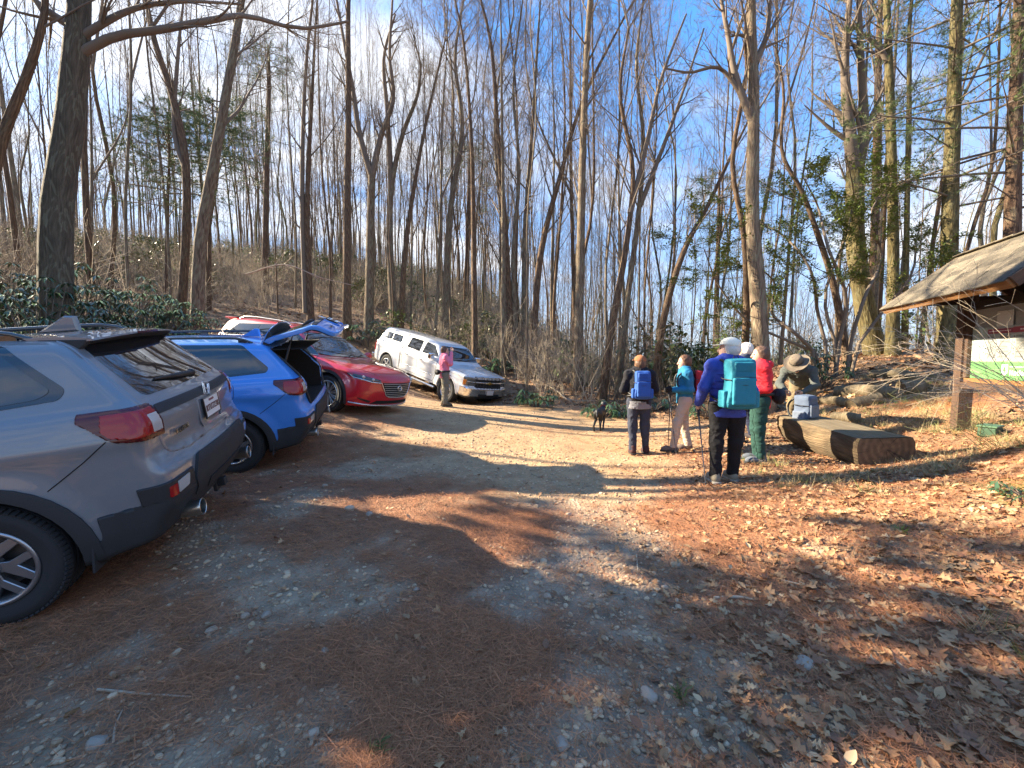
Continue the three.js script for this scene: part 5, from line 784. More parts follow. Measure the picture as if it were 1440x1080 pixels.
pineAt(34, 'dark green pine behind the trunk pair left of the kiosk', [[1228, 480], [1232, 250], [1236, 60]], 17, 12, 16, { limbs: 36, from: 0.3, len: 3.2, needles: 8, nlen: 0.16 });
pineAt(35, 'feathery sunlit young pine standing in the wood behind the blue SUV', [[292, 400], [296, 260], [300, 200]], 19, 5, 9.5, { limbs: 50, from: 0.25, len: 2.8, needles: 14, nlen: 0.17 });
pineAt(39, 'sunlit young pine with loose sprays left of the feathery one', [[232, 400], [236, 280], [238, 230]], 17, 5, 8, { limbs: 50, from: 0.2, len: 2.8, needles: 14, nlen: 0.16 });
pineAt(36, 'dim green pine deep in the wood above the red crossover', [[372, 420], [375, 250], [378, 120]], 26, 9, 15, { limbs: 36, from: 0.3, len: 3.2, needles: 7, nlen: 0.24 });
pineAt(37, 'dim green pine deep in the wood above the pickup bonnet', [[655, 440], [658, 330], [660, 240]], 32, 8, 13, { limbs: 34, from: 0.3, len: 3.4, needles: 7, nlen: 0.28 });
// --- hemlocks on the sunny side of the lot: their shade covers the near gravel
{
  const S = [['broad dense hemlock on the verge beyond the grey SUV bonnet', -9.7, -3.7, 13, 3.0], ['tall dense hemlock past the nose of the blue SUV', -13.0, -5.9, 14, 3.0], ['spreading hemlock left of the lot entrance', -10.8, -0.4, 13, 3.2], ['big hemlock shading the lot entrance', -11.5, 3.2, 14, 3.3], ['crowded hemlock behind the broad dense one', -15.0, -1.9, 15, 3.2], ['far hemlock behind the spreading one', -16.0, 0.8, 15, 3.4]];
  const mk = (seed, h, w) => { const R = rng(seed), W = new Acc(), N = new Acc(); for (let k = 0; k < 80; k++) { const t = mix(0.10, 0.99, (k + R()) / 80), a = k * 2.4, len = w * (1.08 - t) * (0.75 + 0.5 * R()) + 0.2, d = V(Math.cos(a), -0.02, Math.sin(a)), p = V(0, h * t, 0), bp = [p]; for (let i = 1; i <= 6; i++) { d.y -= 0.05; d.normalize(); bp.push(bp[i - 1].clone().addScaledVector(d, len / 6)); } W.tube(bp, [0.022, 0.02, 0.016, 0.013, 0.01, 0.007, 0.004], 3); for (let i = 1; i <= 6; i++) for (let s = 0; s < 9; s++) { const side = V(-d.z, 0, d.x).multiplyScalar(s % 2 ? 1 : -1).addScaledVector(d, 0.7 * R()).normalize(); side.y -= 0.15; const c = bp[i - 1].clone().lerp(bp[i], R()), l = (0.22 + 0.3 * R()) * (len > 1 ? 1 : 0.6); N.leaf(c, side, V(0, 1, 0), l, 0.10 + 0.05 * R(), 0.1, 0.3); } } const [tg] = treeGeo(seed, [V(0, -0.3, 0), V(0.1, h * 0.5, 0.05), V(0, h, 0)], 0.2, 0.03, { limbs: 0, top: false }); return [tg, W.geo(), N.geo()]; };
  const A = mk(51, 13, 3.1);
  for (const [l, x, z, h, w] of S) { const t = thing('hemlock_tree', l, 'tree', 'hemlocks along the sunny verge'); part(t, 'trunk', A[0], BARK.brown); part(t, 'branches', A[1], BARK.twig); part(t, 'needles', A[2], LEAF.hemlock); t.position.set(x, gh(x, z), z); t.rotation.y = x * 3.1 + z; t.scale.set(w / 3.1, h / 13, w / 3.1); }
}
// the low sun reaches the lot through a thinner stretch of wood
const sunGap = (x, z) => x < -6 && z < -3.5 + 0.388 * (x - 4) + 0.5 && z > -23 + 0.388 * (x + 4) - 1;
// --- background trees: eight bare shapes, cloned
const PROTO = [];
for (let i = 0; i < 8; i++) {
  const R = rng(200 + i), H = 13 + 4 * R(), lean = (R() - 0.5) * 2.4, pts = [V(0, -0.3, 0)]; for (let k = 1; k <= 5; k++) pts.push(V(lean * Math.pow(k / 5, 1.4) + (R() - 0.5) * 0.5, H * k / 5, (R() - 0.5) * 0.9));
  const fork = i % 3 === 0 ? [{ pts: [pts[2], pts[2].clone().add(V(0.7 + R(), H * 0.22, 0.4)), pts[2].clone().add(V(1.2 + R(), H * 0.55, 0.2))], r0: 0.05, r1: 0.015, kids: 9, klen: 1.8 }] : [];
  PROTO.push(treeGeo(300 + i, pts, 0.075 + 0.035 * R(), 0.02, { limbs: 11, from: 0.33, extra: fork, cfg: { kids: [5, 4, 2], tip: 0.0035 }, seg: 14 }).slice(0, 2));
}
{
  const R = rng(77), spots = [], ok = (x, z, m) => spots.every((s) => Math.hypot(s[0] - x, s[1] - z) > m);
  const inLot = (x, z) => lot(x, z) > 0.02 || (x > 0 && z > -9.5) || Object.values(POSE).some(([p]) => Math.hypot(p[0] - x, p[2] - z) < 3.6) || (Math.abs(x - 8) < 2.2 && z > -12);
  let guard = 0;
  while (spots.length < 292 && guard++ < 20000) {
    const a = (R() * 1.9 - 0.97), d = 11 + 36 * Math.pow(R(), 0.75), x = Math.sin(a) * d, z = -Math.cos(a) * d;
    if (z > -6 || inLot(x, z) || !ok(x, z, d < 20 ? 1.1 : 1.3)) continue;
    if (x > 0.25 * d && R() < 0.55) continue;               // the wood is open towards the right
    if (d < 17 && R() < 0.6) continue;
    if (sunGap(x, z) && R() < (d > 24 ? 0.72 : d > 14 ? 0.9 : 0.75)) continue;
    spots.push([x, z, d]);
  }
  const behind = [[-2, 'the grey SUV'], [-0.62, 'the blue SUV'], [-0.42, 'the red crossover'], [-0.26, 'the pickup bed cap'], [-0.08, 'the pickup bonnet'], [0.1, 'the sapling clump'], [0.27, 'the black dog'], [0.46, 'the standing hikers'], [0.64, 'the big oak'], [0.84, 'the evergreen laurel'], [1.02, 'the kiosk']];
  for (const [x, z, d] of spots) {
    const pi = Math.floor(R() * 8), k = PROTO[pi], s = 0.75 + 0.6 * R(), th = 0.36 + 0.56 * R(), bk = R() < 0.5 ? 'grey' : R() < 0.7 ? 'brown' : 'moss', ratio = x / -z; let w = behind[0]; for (const b of behind) if (ratio > b[0]) w = b;
    const t = thing('bare_tree', `${th > 0.75 ? 'stout' : th > 0.54 ? 'slim' : 'very thin'} ${pi % 3 === 0 ? 'forked' : pi % 2 ? 'straight' : 'bending'} ${{ grey: 'grey', brown: 'brown', moss: 'mossy' }[bk]} bare tree ${d > 30 ? 'far' : d > 19 ? 'well' : 'close'} behind ${w[1]}`, 'tree', 'bare trees in the wood behind ' + w[1]);
    part(t, 'trunk', k[0], BARK[bk]); part(t, 'crown', k[1], BARK.twig);
    t.position.set(x, gh(x, z) - 0.05, z); t.rotation.y = R() * 6.28; t.scale.set(s * th, s * (0.9 + 0.35 * R()), s * th);
  }
}
// --- the far wood and the tangle of brush on the slope: nobody could count these
function instanced(name, label, cat, geo, m, list, colour) {
  const im = new THREE.InstancedMesh(geo, m, list.length), o = new THREE.Object3D(), c = new THREE.Color();
  list.forEach((e, i) => { o.position.set(e[0], e[1], e[2]); if (e[5]) o.quaternion.copy(e[5]); else o.rotation.set(0, e[3], 0); typeof e[4] === 'number' ? o.scale.setScalar(e[4]) : o.scale.set(...e[4]); o.updateMatrix(); im.setMatrixAt(i, o.matrix); if (colour) { c.setRGB(...colour(i, e)); im.setColorAt(i, c); } });
  im.castShadow = im.receiveShadow = true; scene.add(kindOf(im, name, 'stuff', label, cat)); return im;
}
{
  const R = rng(88), far = [[], []]; const farGeo = [0, 1].map((i) => { const A = treeGeo(400 + i, [V(0, -0.5, 0), V((R() - 0.5), 5, 0), V(R() - 0.5, 10, 0.4), V(R() - 0.5, 15, 0)], 0.08, 0.02, { limbs: 12, from: 0.3, cfg: { kids: [4, 3, 0], depth: 2, tip: 0.006 }, seg: 6 }); return merged([A[0], A[1]]); });
  for (let i = 0; i < 900; i++) { const a = R() * 2.1 - 1.1, d = 42 + 75 * Math.pow(R(), 0.8), x = Math.sin(a) * d, z = -Math.cos(a) * d; if (x > 0.25 * d && R() < 0.5) continue; if (sunGap(x, z) && R() < 0.93) continue; far[i % 2].push([x, ground(x, z), z, R() * 6.3, [0.7 + 0.6 * R(), 0.75 + 0.5 * R(), 0.7 + 0.6 * R()]]); }
  far.forEach((l, i) => instanced('far_wood', ['distant leafless wood fading away up the hillside', 'distant leafless wood fading away behind the nearer trees'][i], 'wood', farGeo[i], BARK.brown, l));
  const brushGeo = (seed, n, h) => { const R = rng(seed), A = new Acc(); for (let k = 0; k < n; k++) branch(A, R, V((R() - 0.5) * 0.5, -0.05, (R() - 0.5) * 0.5), randDir(R, V(0, 1, 0), 0.15 + 0.55 * R()), h * (0.5 + 0.7 * R()), 0.011, 1, { wander: 0.34, rise: 0.02, kids: [0, 6, 3], depth: 3, ang: [0.4, 0.9], tip: 0.003, from: 0.2 }); return A.geo(); };
  const B = [brushGeo(501, 7, 2.2), brushGeo(502, 8, 1.5), brushGeo(503, 6, 2.3)], L = [[], [], []];
  for (let i = 0; i < 3100; i++) { const a = R() * 2.0 - 1.05, d = 11.5 + 42 * Math.pow(R(), 0.8), x = Math.sin(a) * d, z = -Math.cos(a) * d; if (z > -5 || lot(x, z) > 0.03 || (x > 3 && z > -11) || (Math.abs(x - 8) < 3 && z > -13) || Object.values(POSE).some(([p]) => Math.hypot(p[0] - x, p[2] - z) < 3.2)) continue; if (x > 0.3 * d && R() < 0.6) continue; if (sunGap(x, z) && x > -15 && R() < 0.7) continue; if ((x + 8) ** 2 / 30 + (z + 18) ** 2 / 18 < 1) continue; L[i % 3].push([x, gh(x, z), z, R() * 6.3, 0.6 + 0.8 * R()]); }
  L.forEach((l, i) => instanced('brush', ['tangle of thin grey shrubs covering the wooded slope', 'low twiggy brush under the trees on the slope', 'tall wispy saplings crowding between the trunks'][i], 'brush', B[i], i === 2 ? BARK.twig : BARK.paleTwig, l));
  // evergreen understorey far back
  const ev = new Acc(); for (let k = 0; k < 260; k++) { const q = randDir(R, V(0, 1, 0), R() * 1.9), c = q.clone().multiplyScalar(0.5 + 0.6 * R()); c.y = c.y * 0.8 + 0.8; ev.leaf(c, randDir(R, q, 0.7), V(0, 1, 0), 0.22, 0.10, 0.2, 0.4); }
  const EL = []; for (let i = 0; i < 420; i++) { const a = R() * 2.0 - 1.05, d = 15 + 40 * R(), x = Math.sin(a) * d, z = -Math.cos(a) * d; if (lot(x, z) > 0.03 || (x > 2 && z > -12) || sunGap(x, z) && x > -17 || d < 18 && R() < 0.6 || Object.values(POSE).some(([p]) => Math.hypot(p[0] - x, p[2] - z) < 4.8)) continue; EL.push([x, gh(x, z) - 0.1, z, R() * 6.3, 0.6 + 0.9 * R()]); }
  instanced('evergreen_understorey', 'scattered dark green evergreen bushes deep in the wood', 'bushes', ev.geo(), LEAF.laurel, EL, () => { const k = 0.5 + 0.6 * R(); return [k, k, k]; });
}
// --- rhododendrons: stems with whorls of long glossy leaves
function rhodo(seed, h, w, whorls) {
  const R = rng(seed), S = new Acc(), N = new Acc();
  for (let k = 0; k < whorls; k++) {
    const a = R() * 6.28, rr = w * Math.sqrt(R()), e = V(Math.cos(a) * rr, h * (0.35 + 0.65 * R()) * (1 - 0.35 * rr / w), Math.sin(a) * rr), m = V(e.x * 0.35, e.y * 0.5, e.z * 0.35);
    S.tube([V(e.x * 0.15, -0.1, e.z * 0.15), m, V(e.x * 0.8, e.y * 0.85, e.z * 0.8), e], [0.018, 0.013, 0.008, 0.006], 4);
    const n = 7 + Math.floor(R() * 4); for (let i = 0; i < n; i++) { const q = i / n * 6.28 + R() * 0.5, dn = -0.15 - 0.7 * R(), d = V(Math.cos(q), dn + 0.35, Math.sin(q)).normalize(); N.leaf(e, d, V(0, 1, 0), 0.13 + 0.07 * R(), 0.042 + 0.014 * R(), 0.22, 0.35 + 0.3 * R()); }
  }
  return [S.geo(), N.geo()];
}
{
  const P = [rhodo(601, 1.7, 1.1, 80), rhodo(602, 1.2, 0.8, 50), rhodo(603, 0.6, 0.5, 22), rhodo(604, 3.1, 1.35, 210)], put = (i, px, py, dist, label, s = 1, lift = 0) => { const b = at(px, py, dist), t = thing('rhododendron_bush', label, 'bush', 'evergreen bushes'); part(t, 'stems', P[i][0], BARK.twig); part(t, 'leaves', P[i][1], LEAF.rhodo); t.position.set(b.x, gh(b.x, b.z) - 0.03 + lift, b.z); t.rotation.y = px * 0.7; t.scale.setScalar(s); return t; };
  put(3, 52, 420, 6.9, 'glossy rhododendron at the foot of the massive beech', 0.92); put(3, 128, 420, 8.6, 'tall glossy rhododendron behind the fin of the grey SUV', 0.98); put(3, 195, 420, 9.0, 'glossy rhododendron with pale leaf shine behind the blue SUV roof rail', 0.9); put(3, 255, 420, 9.8, 'loose rhododendron right of the pale shining one', 0.72); put(3, 2, 420, 9.2, 'rhododendron half hidden left of the massive beech', 0.9); put(2, 1446, 760, 3.0, 'small dark evergreen seedling on the mossy bank below the kiosk', 0.42);
  put(1, 516, 470, 19.0, 'rhododendron against the tail of the pickup', 1.2); put(2, 700, 505, 17.2, 'yellow-green bush just beyond the pickup bonnet', 1.5); put(2, 752, 545, 12.6, 'dark leafy bush on the bank right of the pickup nose', 1.3); put(2, 848, 568, 11.0, 'low leafy bush at the bank foot behind the dog', 1.1); put(2, 880, 580, 11.0, 'low leafy bush between dog and hikers', 1.0); put(2, 1000, 585, 9.6, 'low green bush behind the hiker with red backpack', 1.1); put(2, 920, 575, 11.5, 'low leafy bush half hidden behind the hiker with blue backpack', 1.1); put(1, 1150, 535, 9.5, 'bushy evergreen shrub behind the man with the brimmed hat', 0.8);
}
// --- tall evergreen laurel with crooked stems behind the log bench
{
  const R = rng(71), S = new Acc(), N = new Acc(), base = at(1165, 500, 9.8); base.y = gh(base.x, base.z) - 0.1;
  const leafy = (acc, R2, pts) => { for (let i = 1; i < pts.length; i++) for (let k = 0; k < 11; k++) { const d = randDir(R2, V(0, 1, 0), 0.5 + R2()), q = pts[i].clone().lerp(pts[i - 1], R2()).add(V((R2() - 0.5) * 0.12, (R2() - 0.5) * 0.1, (R2() - 0.5) * 0.12)); N.leaf(q, d, V(0, 1, 0), 0.08 + 0.05 * R2(), 0.034, 0.2, 0.3); } };
  for (const [px, w] of [[[[1150, 500], [1120, 470], [1085, 440], [1090, 400], [1060, 370]], 0.05], [[[1165, 500], [1150, 440], [1140, 380], [1100, 330], [1040, 300]], 0.045], [[[1175, 500], [1190, 420], [1165, 350], [1150, 290], [1130, 250]], 0.05], [[[1190, 500], [1215, 420], [1240, 360], [1225, 300], [1250, 260]], 0.045], [[[1180, 500], [1160, 420], [1190, 330], [1200, 280], [1190, 220]], 0.04], [[[1160, 500], [1110, 480], [1050, 450], [1010, 400], [990, 350]], 0.04], [[[1195, 500], [1240, 440], [1280, 390], [1290, 330], [1310, 290]], 0.04]]) {
    const q = new THREE.CatmullRomCurve3(px.map(([x, y], i) => at(x, y, 9.8 + (R() - 0.5) * 1.2 * i * 0.5).sub(base))).getPoints(14), rr = q.map((_, i) => w * (1 - 0.75 * i / 14)); q[0].y = -0.1; S.tube(q, rr, 7);
    for (let k = 0; k < 13; k++) { const i = 4 + Math.floor(R() * 11); branch(S, R, q[i], randDir(R, q[i].clone().sub(q[i - 1]).normalize(), 0.5 + 0.6 * R()), 0.7 + 0.6 * R(), Math.max(0.006, rr[i] * 0.45), 1, { wander: 0.4, rise: 0.03, kids: [0, 6, 0], depth: 2, ang: [0.4, 1.0], tip: 0.003, leafy }); }
  }
  const t = thing('mountain_laurel', 'tall evergreen laurel with crooked stems and small leaves behind the log bench', 'shrub'); part(t, 'stems', S.geo(), BARK.twig); part(t, 'leaves', N.geo(), LEAF.laurel); t.position.copy(base);
}
// --- bare arching shrub in front of the kiosk
{
  const R = rng(91), A = new Acc(), b = V(5.35, 0, -3.75); b.y = gh(b.x, b.z) - 0.05;
  for (let k = 0; k < 15; k++) { const d = V(-0.5 + 0.7 * (R() - 0.5), 0.9, -0.5 + 0.8 * (R() - 0.5)).normalize(); branch(A, R, V((R() - 0.5) * 0.3, 0, (R() - 0.5) * 0.3), d, 1.3 + 0.9 * R(), 0.0075, 1, { wander: 0.42, rise: -0.05, kids: [0, 5, 3], depth: 3, ang: [0.4, 1.0], tip: 0.0016, from: 0.3 }); }
  const t = thing('bare_shrub', 'leafless arching shrub of pale twigs in front of the kiosk board', 'shrub'); part(t, 'twigs', A.geo(), BARK.paleTwig); t.position.copy(b);
  const R2 = rng(93), A2 = new Acc(); for (let k = 0; k < 9; k++) branch(A2, R2, V((R2() - 0.5) * 0.2, 0, (R2() - 0.5) * 0.2), V(-0.8 + 0.5 * (R2() - 0.5), 0.5, 0.1 + 0.7 * (R2() - 0.5)).normalize(), 0.7 + 0.5 * R2(), 0.005, 1, { wander: 0.4, rise: -0.03, kids: [0, 5, 2], depth: 3, ang: [0.4, 1.0], tip: 0.0014, from: 0.3 });
  const t2 = thing('bare_shrub', 'low trailing leafless shrub reaching towards the end of the log bench', 'shrub'), p2 = V(5.6, 0, -4.7); part(t2, 'twigs', A2.geo(), new THREE.MeshStandardMaterial({ color: new THREE.Color().setRGB(0.17, 0.18, 0.07), roughness: 0.9 })); t2.position.set(p2.x, gh(p2.x, p2.z) - 0.02, p2.z);
}
// --- fallen branches on the bank
for (const [px, l, r] of [[[[768, 540], [785, 552], [797, 563], [815, 566], [838, 566]], 'pale crooked fallen branch on the leafy bank behind the dog', 0.028], [[[785, 528], [830, 536], [870, 542], [905, 552]], 'long fallen branch lying along the bank top behind the dog', 0.03], [[[700, 500], [715, 490], [735, 480], [752, 470]], 'propped dead branch beyond the pickup bonnet', 0.02], [[[955, 500], [968, 515], [985, 530]], 'short dead branch poking up behind the hiker with red backpack', 0.018], [[[345, 386], [400, 372], [450, 390], [500, 402]], 'long thin drooping dead limb hanging in the wood above the blue tailgate', 0.02]]) {
  const R = rng(px[0][0]), A = new Acc(), pts = px.map(([x, y]) => { const d = y < 470 ? 11 : 0; if (d) return at(x, y, d); const p = onGround(x, Math.max(y, 512) + 4); p.y = gh(p.x, p.z) + 0.05 + 0.1 * R(); return p; }), b = pts[0].clone(), q = new THREE.CatmullRomCurve3(pts.map((p) => p.clone().sub(b))).getPoints(12), rr = q.map((_, i) => r * (1 - 0.7 * i / 12)); A.tube(q, rr, 6);
  for (let k = 0; k < 7; k++) { const i = 2 + Math.floor(R() * 10); branch(A, R, q[i], randDir(R, q[i].clone().sub(q[i - 1]).normalize(), 0.7), 0.35 + 0.4 * R(), rr[i] * 0.5, 2, { ...BARE, kids: [0, 0, 3], depth: 3 }); }
  const t = thing('fallen_branch', l, 'branch'); part(t, 'limb', A.geo(), BARK.paleTwig); t.position.copy(b);
}

// ---------------------------------------------------------------- litter on the ground: needles, oak leaves, gravel, dry grass
{
  const R = rng(1234), Q = new THREE.Quaternion(), E = new THREE.Euler();
  const lay = (x, z, tilt) => { const n = gNormal(x, z); n.x += (R() - 0.5) * tilt; n.z += (R() - 0.5) * tilt; n.normalize(); return new THREE.Quaternion().setFromUnitVectors(V(0, 1, 0), n).multiply(Q.setFromAxisAngle(V(0, 1, 0), R() * 6.283).clone()); };
  const pick = (dmin, dmax, pow, amax = 1.12) => { const a = (R() * 2 - 1) * amax, d = dmin + (dmax - dmin) * Math.pow(R(), pow); return [Math.sin(a) * d, -Math.cos(a) * d, d]; };
  // bundles of fallen pine needles
  const needleGeo = (seed) => { const r = rng(seed), A = new Acc(); for (let k = 0; k < 7; k++) { const a = r() * 6.28, c = V((r() - 0.5) * 0.09, 0.003 + 0.012 * r(), (r() - 0.5) * 0.09), L = 0.05 + 0.06 * r(), d = V(Math.cos(a), (r() - 0.5) * 0.25, Math.sin(a)), s = V(-d.z, 0.3, d.x).normalize(), m = c.clone().addScaledVector(d, L * 0.5).add(V(0, 0.004, 0)); A.blade(c, m.clone().sub(c).normalize(), L, 0.0009, s); } return A.geo(); };
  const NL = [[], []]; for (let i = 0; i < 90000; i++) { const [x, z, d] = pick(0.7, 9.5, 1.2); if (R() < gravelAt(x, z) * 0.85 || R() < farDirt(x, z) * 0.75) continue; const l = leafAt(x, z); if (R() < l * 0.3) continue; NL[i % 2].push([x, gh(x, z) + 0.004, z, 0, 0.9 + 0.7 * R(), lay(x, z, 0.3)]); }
  NL.forEach((l, i) => instanced('pine_needles', ['rusty fallen pine needles strewn over the gravel', 'dull brown pine needles matted on the lot'][i], 'pine needles', needleGeo(20 + i), mat([1, 1, 1], 0.8, { side: THREE.DoubleSide }), l, () => { const k = 0.5 + 1.0 * R(); return [0.37 * k, 0.155 * k, 0.068 * k]; }));
  // gravel
  const stone = (seed, sub) => { const g = new THREE.IcosahedronGeometry(1, sub), p = g.attributes.position; for (let i = 0; i < p.count; i++) { const v = V(p.getX(i), p.getY(i), p.getZ(i)), k = 0.72 + 0.55 * fbm(v.x * 1.3 + seed, v.y * 1.3, v.z * 1.3 + seed, 2); p.setXYZ(i, v.x * k * 1.1, v.y * k * 0.62, v.z * k * 0.9); } g.computeVertexNormals(); return g; };
  const stoneMat = mat([1, 1, 1], 0.9), SL = [[], [], []];
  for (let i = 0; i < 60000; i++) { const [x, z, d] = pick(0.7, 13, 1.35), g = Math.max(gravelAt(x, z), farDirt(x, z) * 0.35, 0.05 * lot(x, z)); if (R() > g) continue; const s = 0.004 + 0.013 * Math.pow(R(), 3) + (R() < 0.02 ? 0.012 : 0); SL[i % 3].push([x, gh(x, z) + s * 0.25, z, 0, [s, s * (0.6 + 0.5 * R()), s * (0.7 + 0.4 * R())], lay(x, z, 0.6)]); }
  SL.forEach((l, i) => instanced('gravel', ['crushed grey gravel scattered on the lot', 'small pale gravel chips in the wheel tracks', 'mixed gravel pressed into the dirt'][i], 'gravel', stone(i * 5 + 2, 1), stoneMat, l, () => { const k = 0.6 + 0.8 * R(), w = R() * 0.25; return [0.39 * k * (1 + w * 0.3), 0.295 * k, 0.195 * k * (1 - w * 0.3)]; }));
  // oak leaves: lobed, curled
  const leafGeo = (seed, L) => { const r = rng(seed), pos = [], idx = [], lob = [[0, 0.02], [0.14, 0.12], [0.22, 0.05], [0.36, 0.27], [0.46, 0.09], [0.60, 0.34], [0.70, 0.12], [0.82, 0.24], [0.90, 0.09], [1, 0.02]], curl = 0.3 + 0.6 * r(), bend = (r() - 0.3) * 0.7; const H = (t, w) => curl * w * w * 1.6 + bend * (t - 0.5) ** 2 * 0.9 + 0.05 * Math.sin(t * 9 + seed); for (const [t, w] of lob) { for (const s of [-1, 0, 1]) { const ww = w * s * (0.9 + 0.2 * r()); pos.push(ww * L, H(t, ww) * L, (t - 0.5 + (s ? -0.05 : 0)) * L); } } for (let i = 0; i < lob.length - 1; i++) { const a = i * 3; idx.push(a, a + 3, a + 1, a + 1, a + 3, a + 4, a + 1, a + 4, a + 2, a + 2, a + 4, a + 5); } const g = new THREE.BufferGeometry(); g.setAttribute('position', new THREE.Float32BufferAttribute(pos, 3)); g.setIndex(idx); g.computeVertexNormals(); g.setAttribute('uv', new THREE.BufferAttribute(new Float32Array(pos.length / 3 * 2), 2)); return g; };
  const ovalLeaf = (seed, L) => { const r = rng(seed), pos = [], idx = [], lob = [[0, 0.01], [0.15, 0.14], [0.35, 0.24], [0.6, 0.25], [0.82, 0.15], [1, 0.01]], c = 0.5 + 0.5 * r(); for (const [t, w] of lob) for (const s of [-1, 0, 1]) pos.push(w * s * L, (c * w * w * s * s * 3 + 0.4 * (t - 0.5) ** 2) * L, (t - 0.5) * L); for (let i = 0; i < lob.length - 1; i++) { const a = i * 3; idx.push(a, a + 3, a + 1, a + 1, a + 3, a + 4, a + 1, a + 4, a + 2, a + 2, a + 4, a + 5); } const g = new THREE.BufferGeometry(); g.setAttribute('position', new THREE.Float32BufferAttribute(pos, 3)); g.setIndex(idx); g.computeVertexNormals(); g.setAttribute('uv', new THREE.BufferAttribute(new Float32Array(pos.length / 3 * 2), 2)); return g; };
  const LG = [leafGeo(3, 0.13), leafGeo(8, 0.12), leafGeo(15, 0.10), ovalLeaf(21, 0.10)], leafM = mat([1, 1, 1], 0.72, { side: THREE.DoubleSide }), LL = [[], [], [], []];
  const leafCol = () => { const t = R(), k = 0.55 + 0.8 * R(); return t < 0.55 ? [0.29 * k, 0.148 * k, 0.065 * k] : t < 0.82 ? [0.35 * k, 0.215 * k, 0.105 * k] : t < 0.93 ? [0.20 * k, 0.09 * k, 0.045 * k] : [0.42 * k, 0.29 * k, 0.16 * k]; };
  for (let i = 0; i < 84000; i++) { const [x, z, d] = pick(0.8, 15, 1.1), l = leafAt(x, z) * (1 - 0.9 * sstep(0.25, 0.5, clayAt(x, z))); if (R() > 0.02 + 0.98 * Math.pow(l, 1.5) * (d > 8 ? 0.75 : 1)) continue; LL[i % 4].push([x, gh(x, z) + 0.008 + 0.02 * R(), z, 0, 0.3 + 0.45 * R(), lay(x, z, 1.2)]); }
  for (let i = 0; i < 16000; i++) { const [x, z, d] = pick(10, 30, 1.0, 1.0); if (lot(x, z) > 0.2 || clayAt(x, z) > 0.3) continue; LL[i % 4].push([x, gh(x, z) + 0.02, z, 0, 1.0 + 0.9 * R(), lay(x, z, 1.2)]); }
  LL.forEach((l, i) => instanced('leaf_litter', ['curled brown oak leaves drifted over the bank', 'russet fallen leaves under the trees', 'small dull fallen leaves among the needles', 'small oval beech leaves mixed into the litter'][i], 'fallen leaves', LG[i], leafM, l, leafCol));
  // the largest leaves of the near corner, one by one
  const LM = [[0.31, 0.14, 0.06], [0.36, 0.20, 0.09], [0.21, 0.095, 0.045], [0.33, 0.20, 0.10]].map((c) => mat(c, 0.7, { side: THREE.DoubleSide }));
  for (let i = 0; i < 130; i++) { const p = onGround(1010 + 470 * Math.pow(R(), 0.8), 800 + 285 * R()), m = new THREE.Mesh(LG[i % 3], LM[Math.floor(R() * 4)]); m.position.set(p.x, gh(p.x, p.z) + 0.03, p.z); m.quaternion.copy(lay(p.x, p.z, 0.8)); m.scale.setScalar(0.65 + 0.4 * R()); m.castShadow = m.receiveShadow = true; tagged(m, 'fallen_leaf', 'large lobed oak leaf lying uppermost on the near leaf drift', 'leaf', 'large oak leaves on the leaf drift'); }
  // stones and sticks that stand out singly
  const stones = [[345, 870, 13], [297, 893, 15], [457, 923, 13], [137, 1057, 28], [492, 717, 14], [520, 726, 12], [457, 685, 9], [1130, 940, 30], [912, 988, 27], [950, 798, 14], [800, 725, 9], [375, 868, 14], [587, 1024, 10], [440, 1045, 18], [790, 1050, 22], [1052, 832, 10], [935, 832, 10], [470, 1005, 9], [770, 840, 13], [700, 782, 9], [585, 832, 9], [1010, 850, 9], [840, 1010, 16], [975, 902, 9]];
  const ST = [0, 1, 2].map((i) => stone(40 + i * 3, 2)), SM = [[0.36, 0.27, 0.19], [0.31, 0.25, 0.19], [0.41, 0.31, 0.22], [0.28, 0.235, 0.185]].map((c) => mat(c, 0.88));
  const SN = ['small tan stone', 'small mid-grey stone', 'pale buff stone', 'dark bluish-grey stone'];
  stones.forEach(([px, py, w], i) => { const p = onGround(px, py), s = w / FPX * -p.z / 2, k = w > 20 ? (px > 1100 || px < 200 ? 3 : 1) : i % 3 === 0 ? 0 : i % 3 === 1 ? 2 : 1, m = new THREE.Mesh(ST[i % 3], SM[k]); m.position.set(p.x, gh(p.x, p.z) + s * 0.22, p.z); m.rotation.y = i; m.scale.setScalar(s); m.castShadow = m.receiveShadow = true; tagged(m, 'stone', `${w > 20 ? 'fist-sized flat ' + ['tan', 'grey', 'buff', 'blue-grey'][k] + ' stone' : SN[k]} ${px > 1000 ? 'lying among oak leaves' : px < 480 && py > 840 ? 'on dark needles behind the grey SUV' : 'on the gravel patch in mid lot'}`, 'stone', 'loose stones on the lot'); });
  const stick = (pts, r, label, m) => { const P = pts.map(([x, y]) => { const p = onGround(x, y); p.y = gh(p.x, p.z) + r + 0.006; return p; }), b = P[0].clone(), g = tube(new THREE.CatmullRomCurve3(P.map((p) => p.clone().sub(b))).getPoints(8), (t) => r * (1 - 0.4 * t), 6); const me = new THREE.Mesh(g, m); me.position.copy(b); me.castShadow = true; tagged(me, 'stick', label, 'stick', 'sticks lying on the lot'); };
  stick([[138, 980], [200, 985], [270, 989]], 0.007, 'straight brown stick lying on dark gravel behind the grey SUV', BARK.paleTwig); stick([[160, 1052], [163, 1030], [173, 1010]], 0.005, 'short crooked twig near the straight brown stick', BARK.paleTwig); stick([[322, 912], [345, 900]], 0.004, 'tiny dark twig on the gravel near two pale stones', BARK.twig);
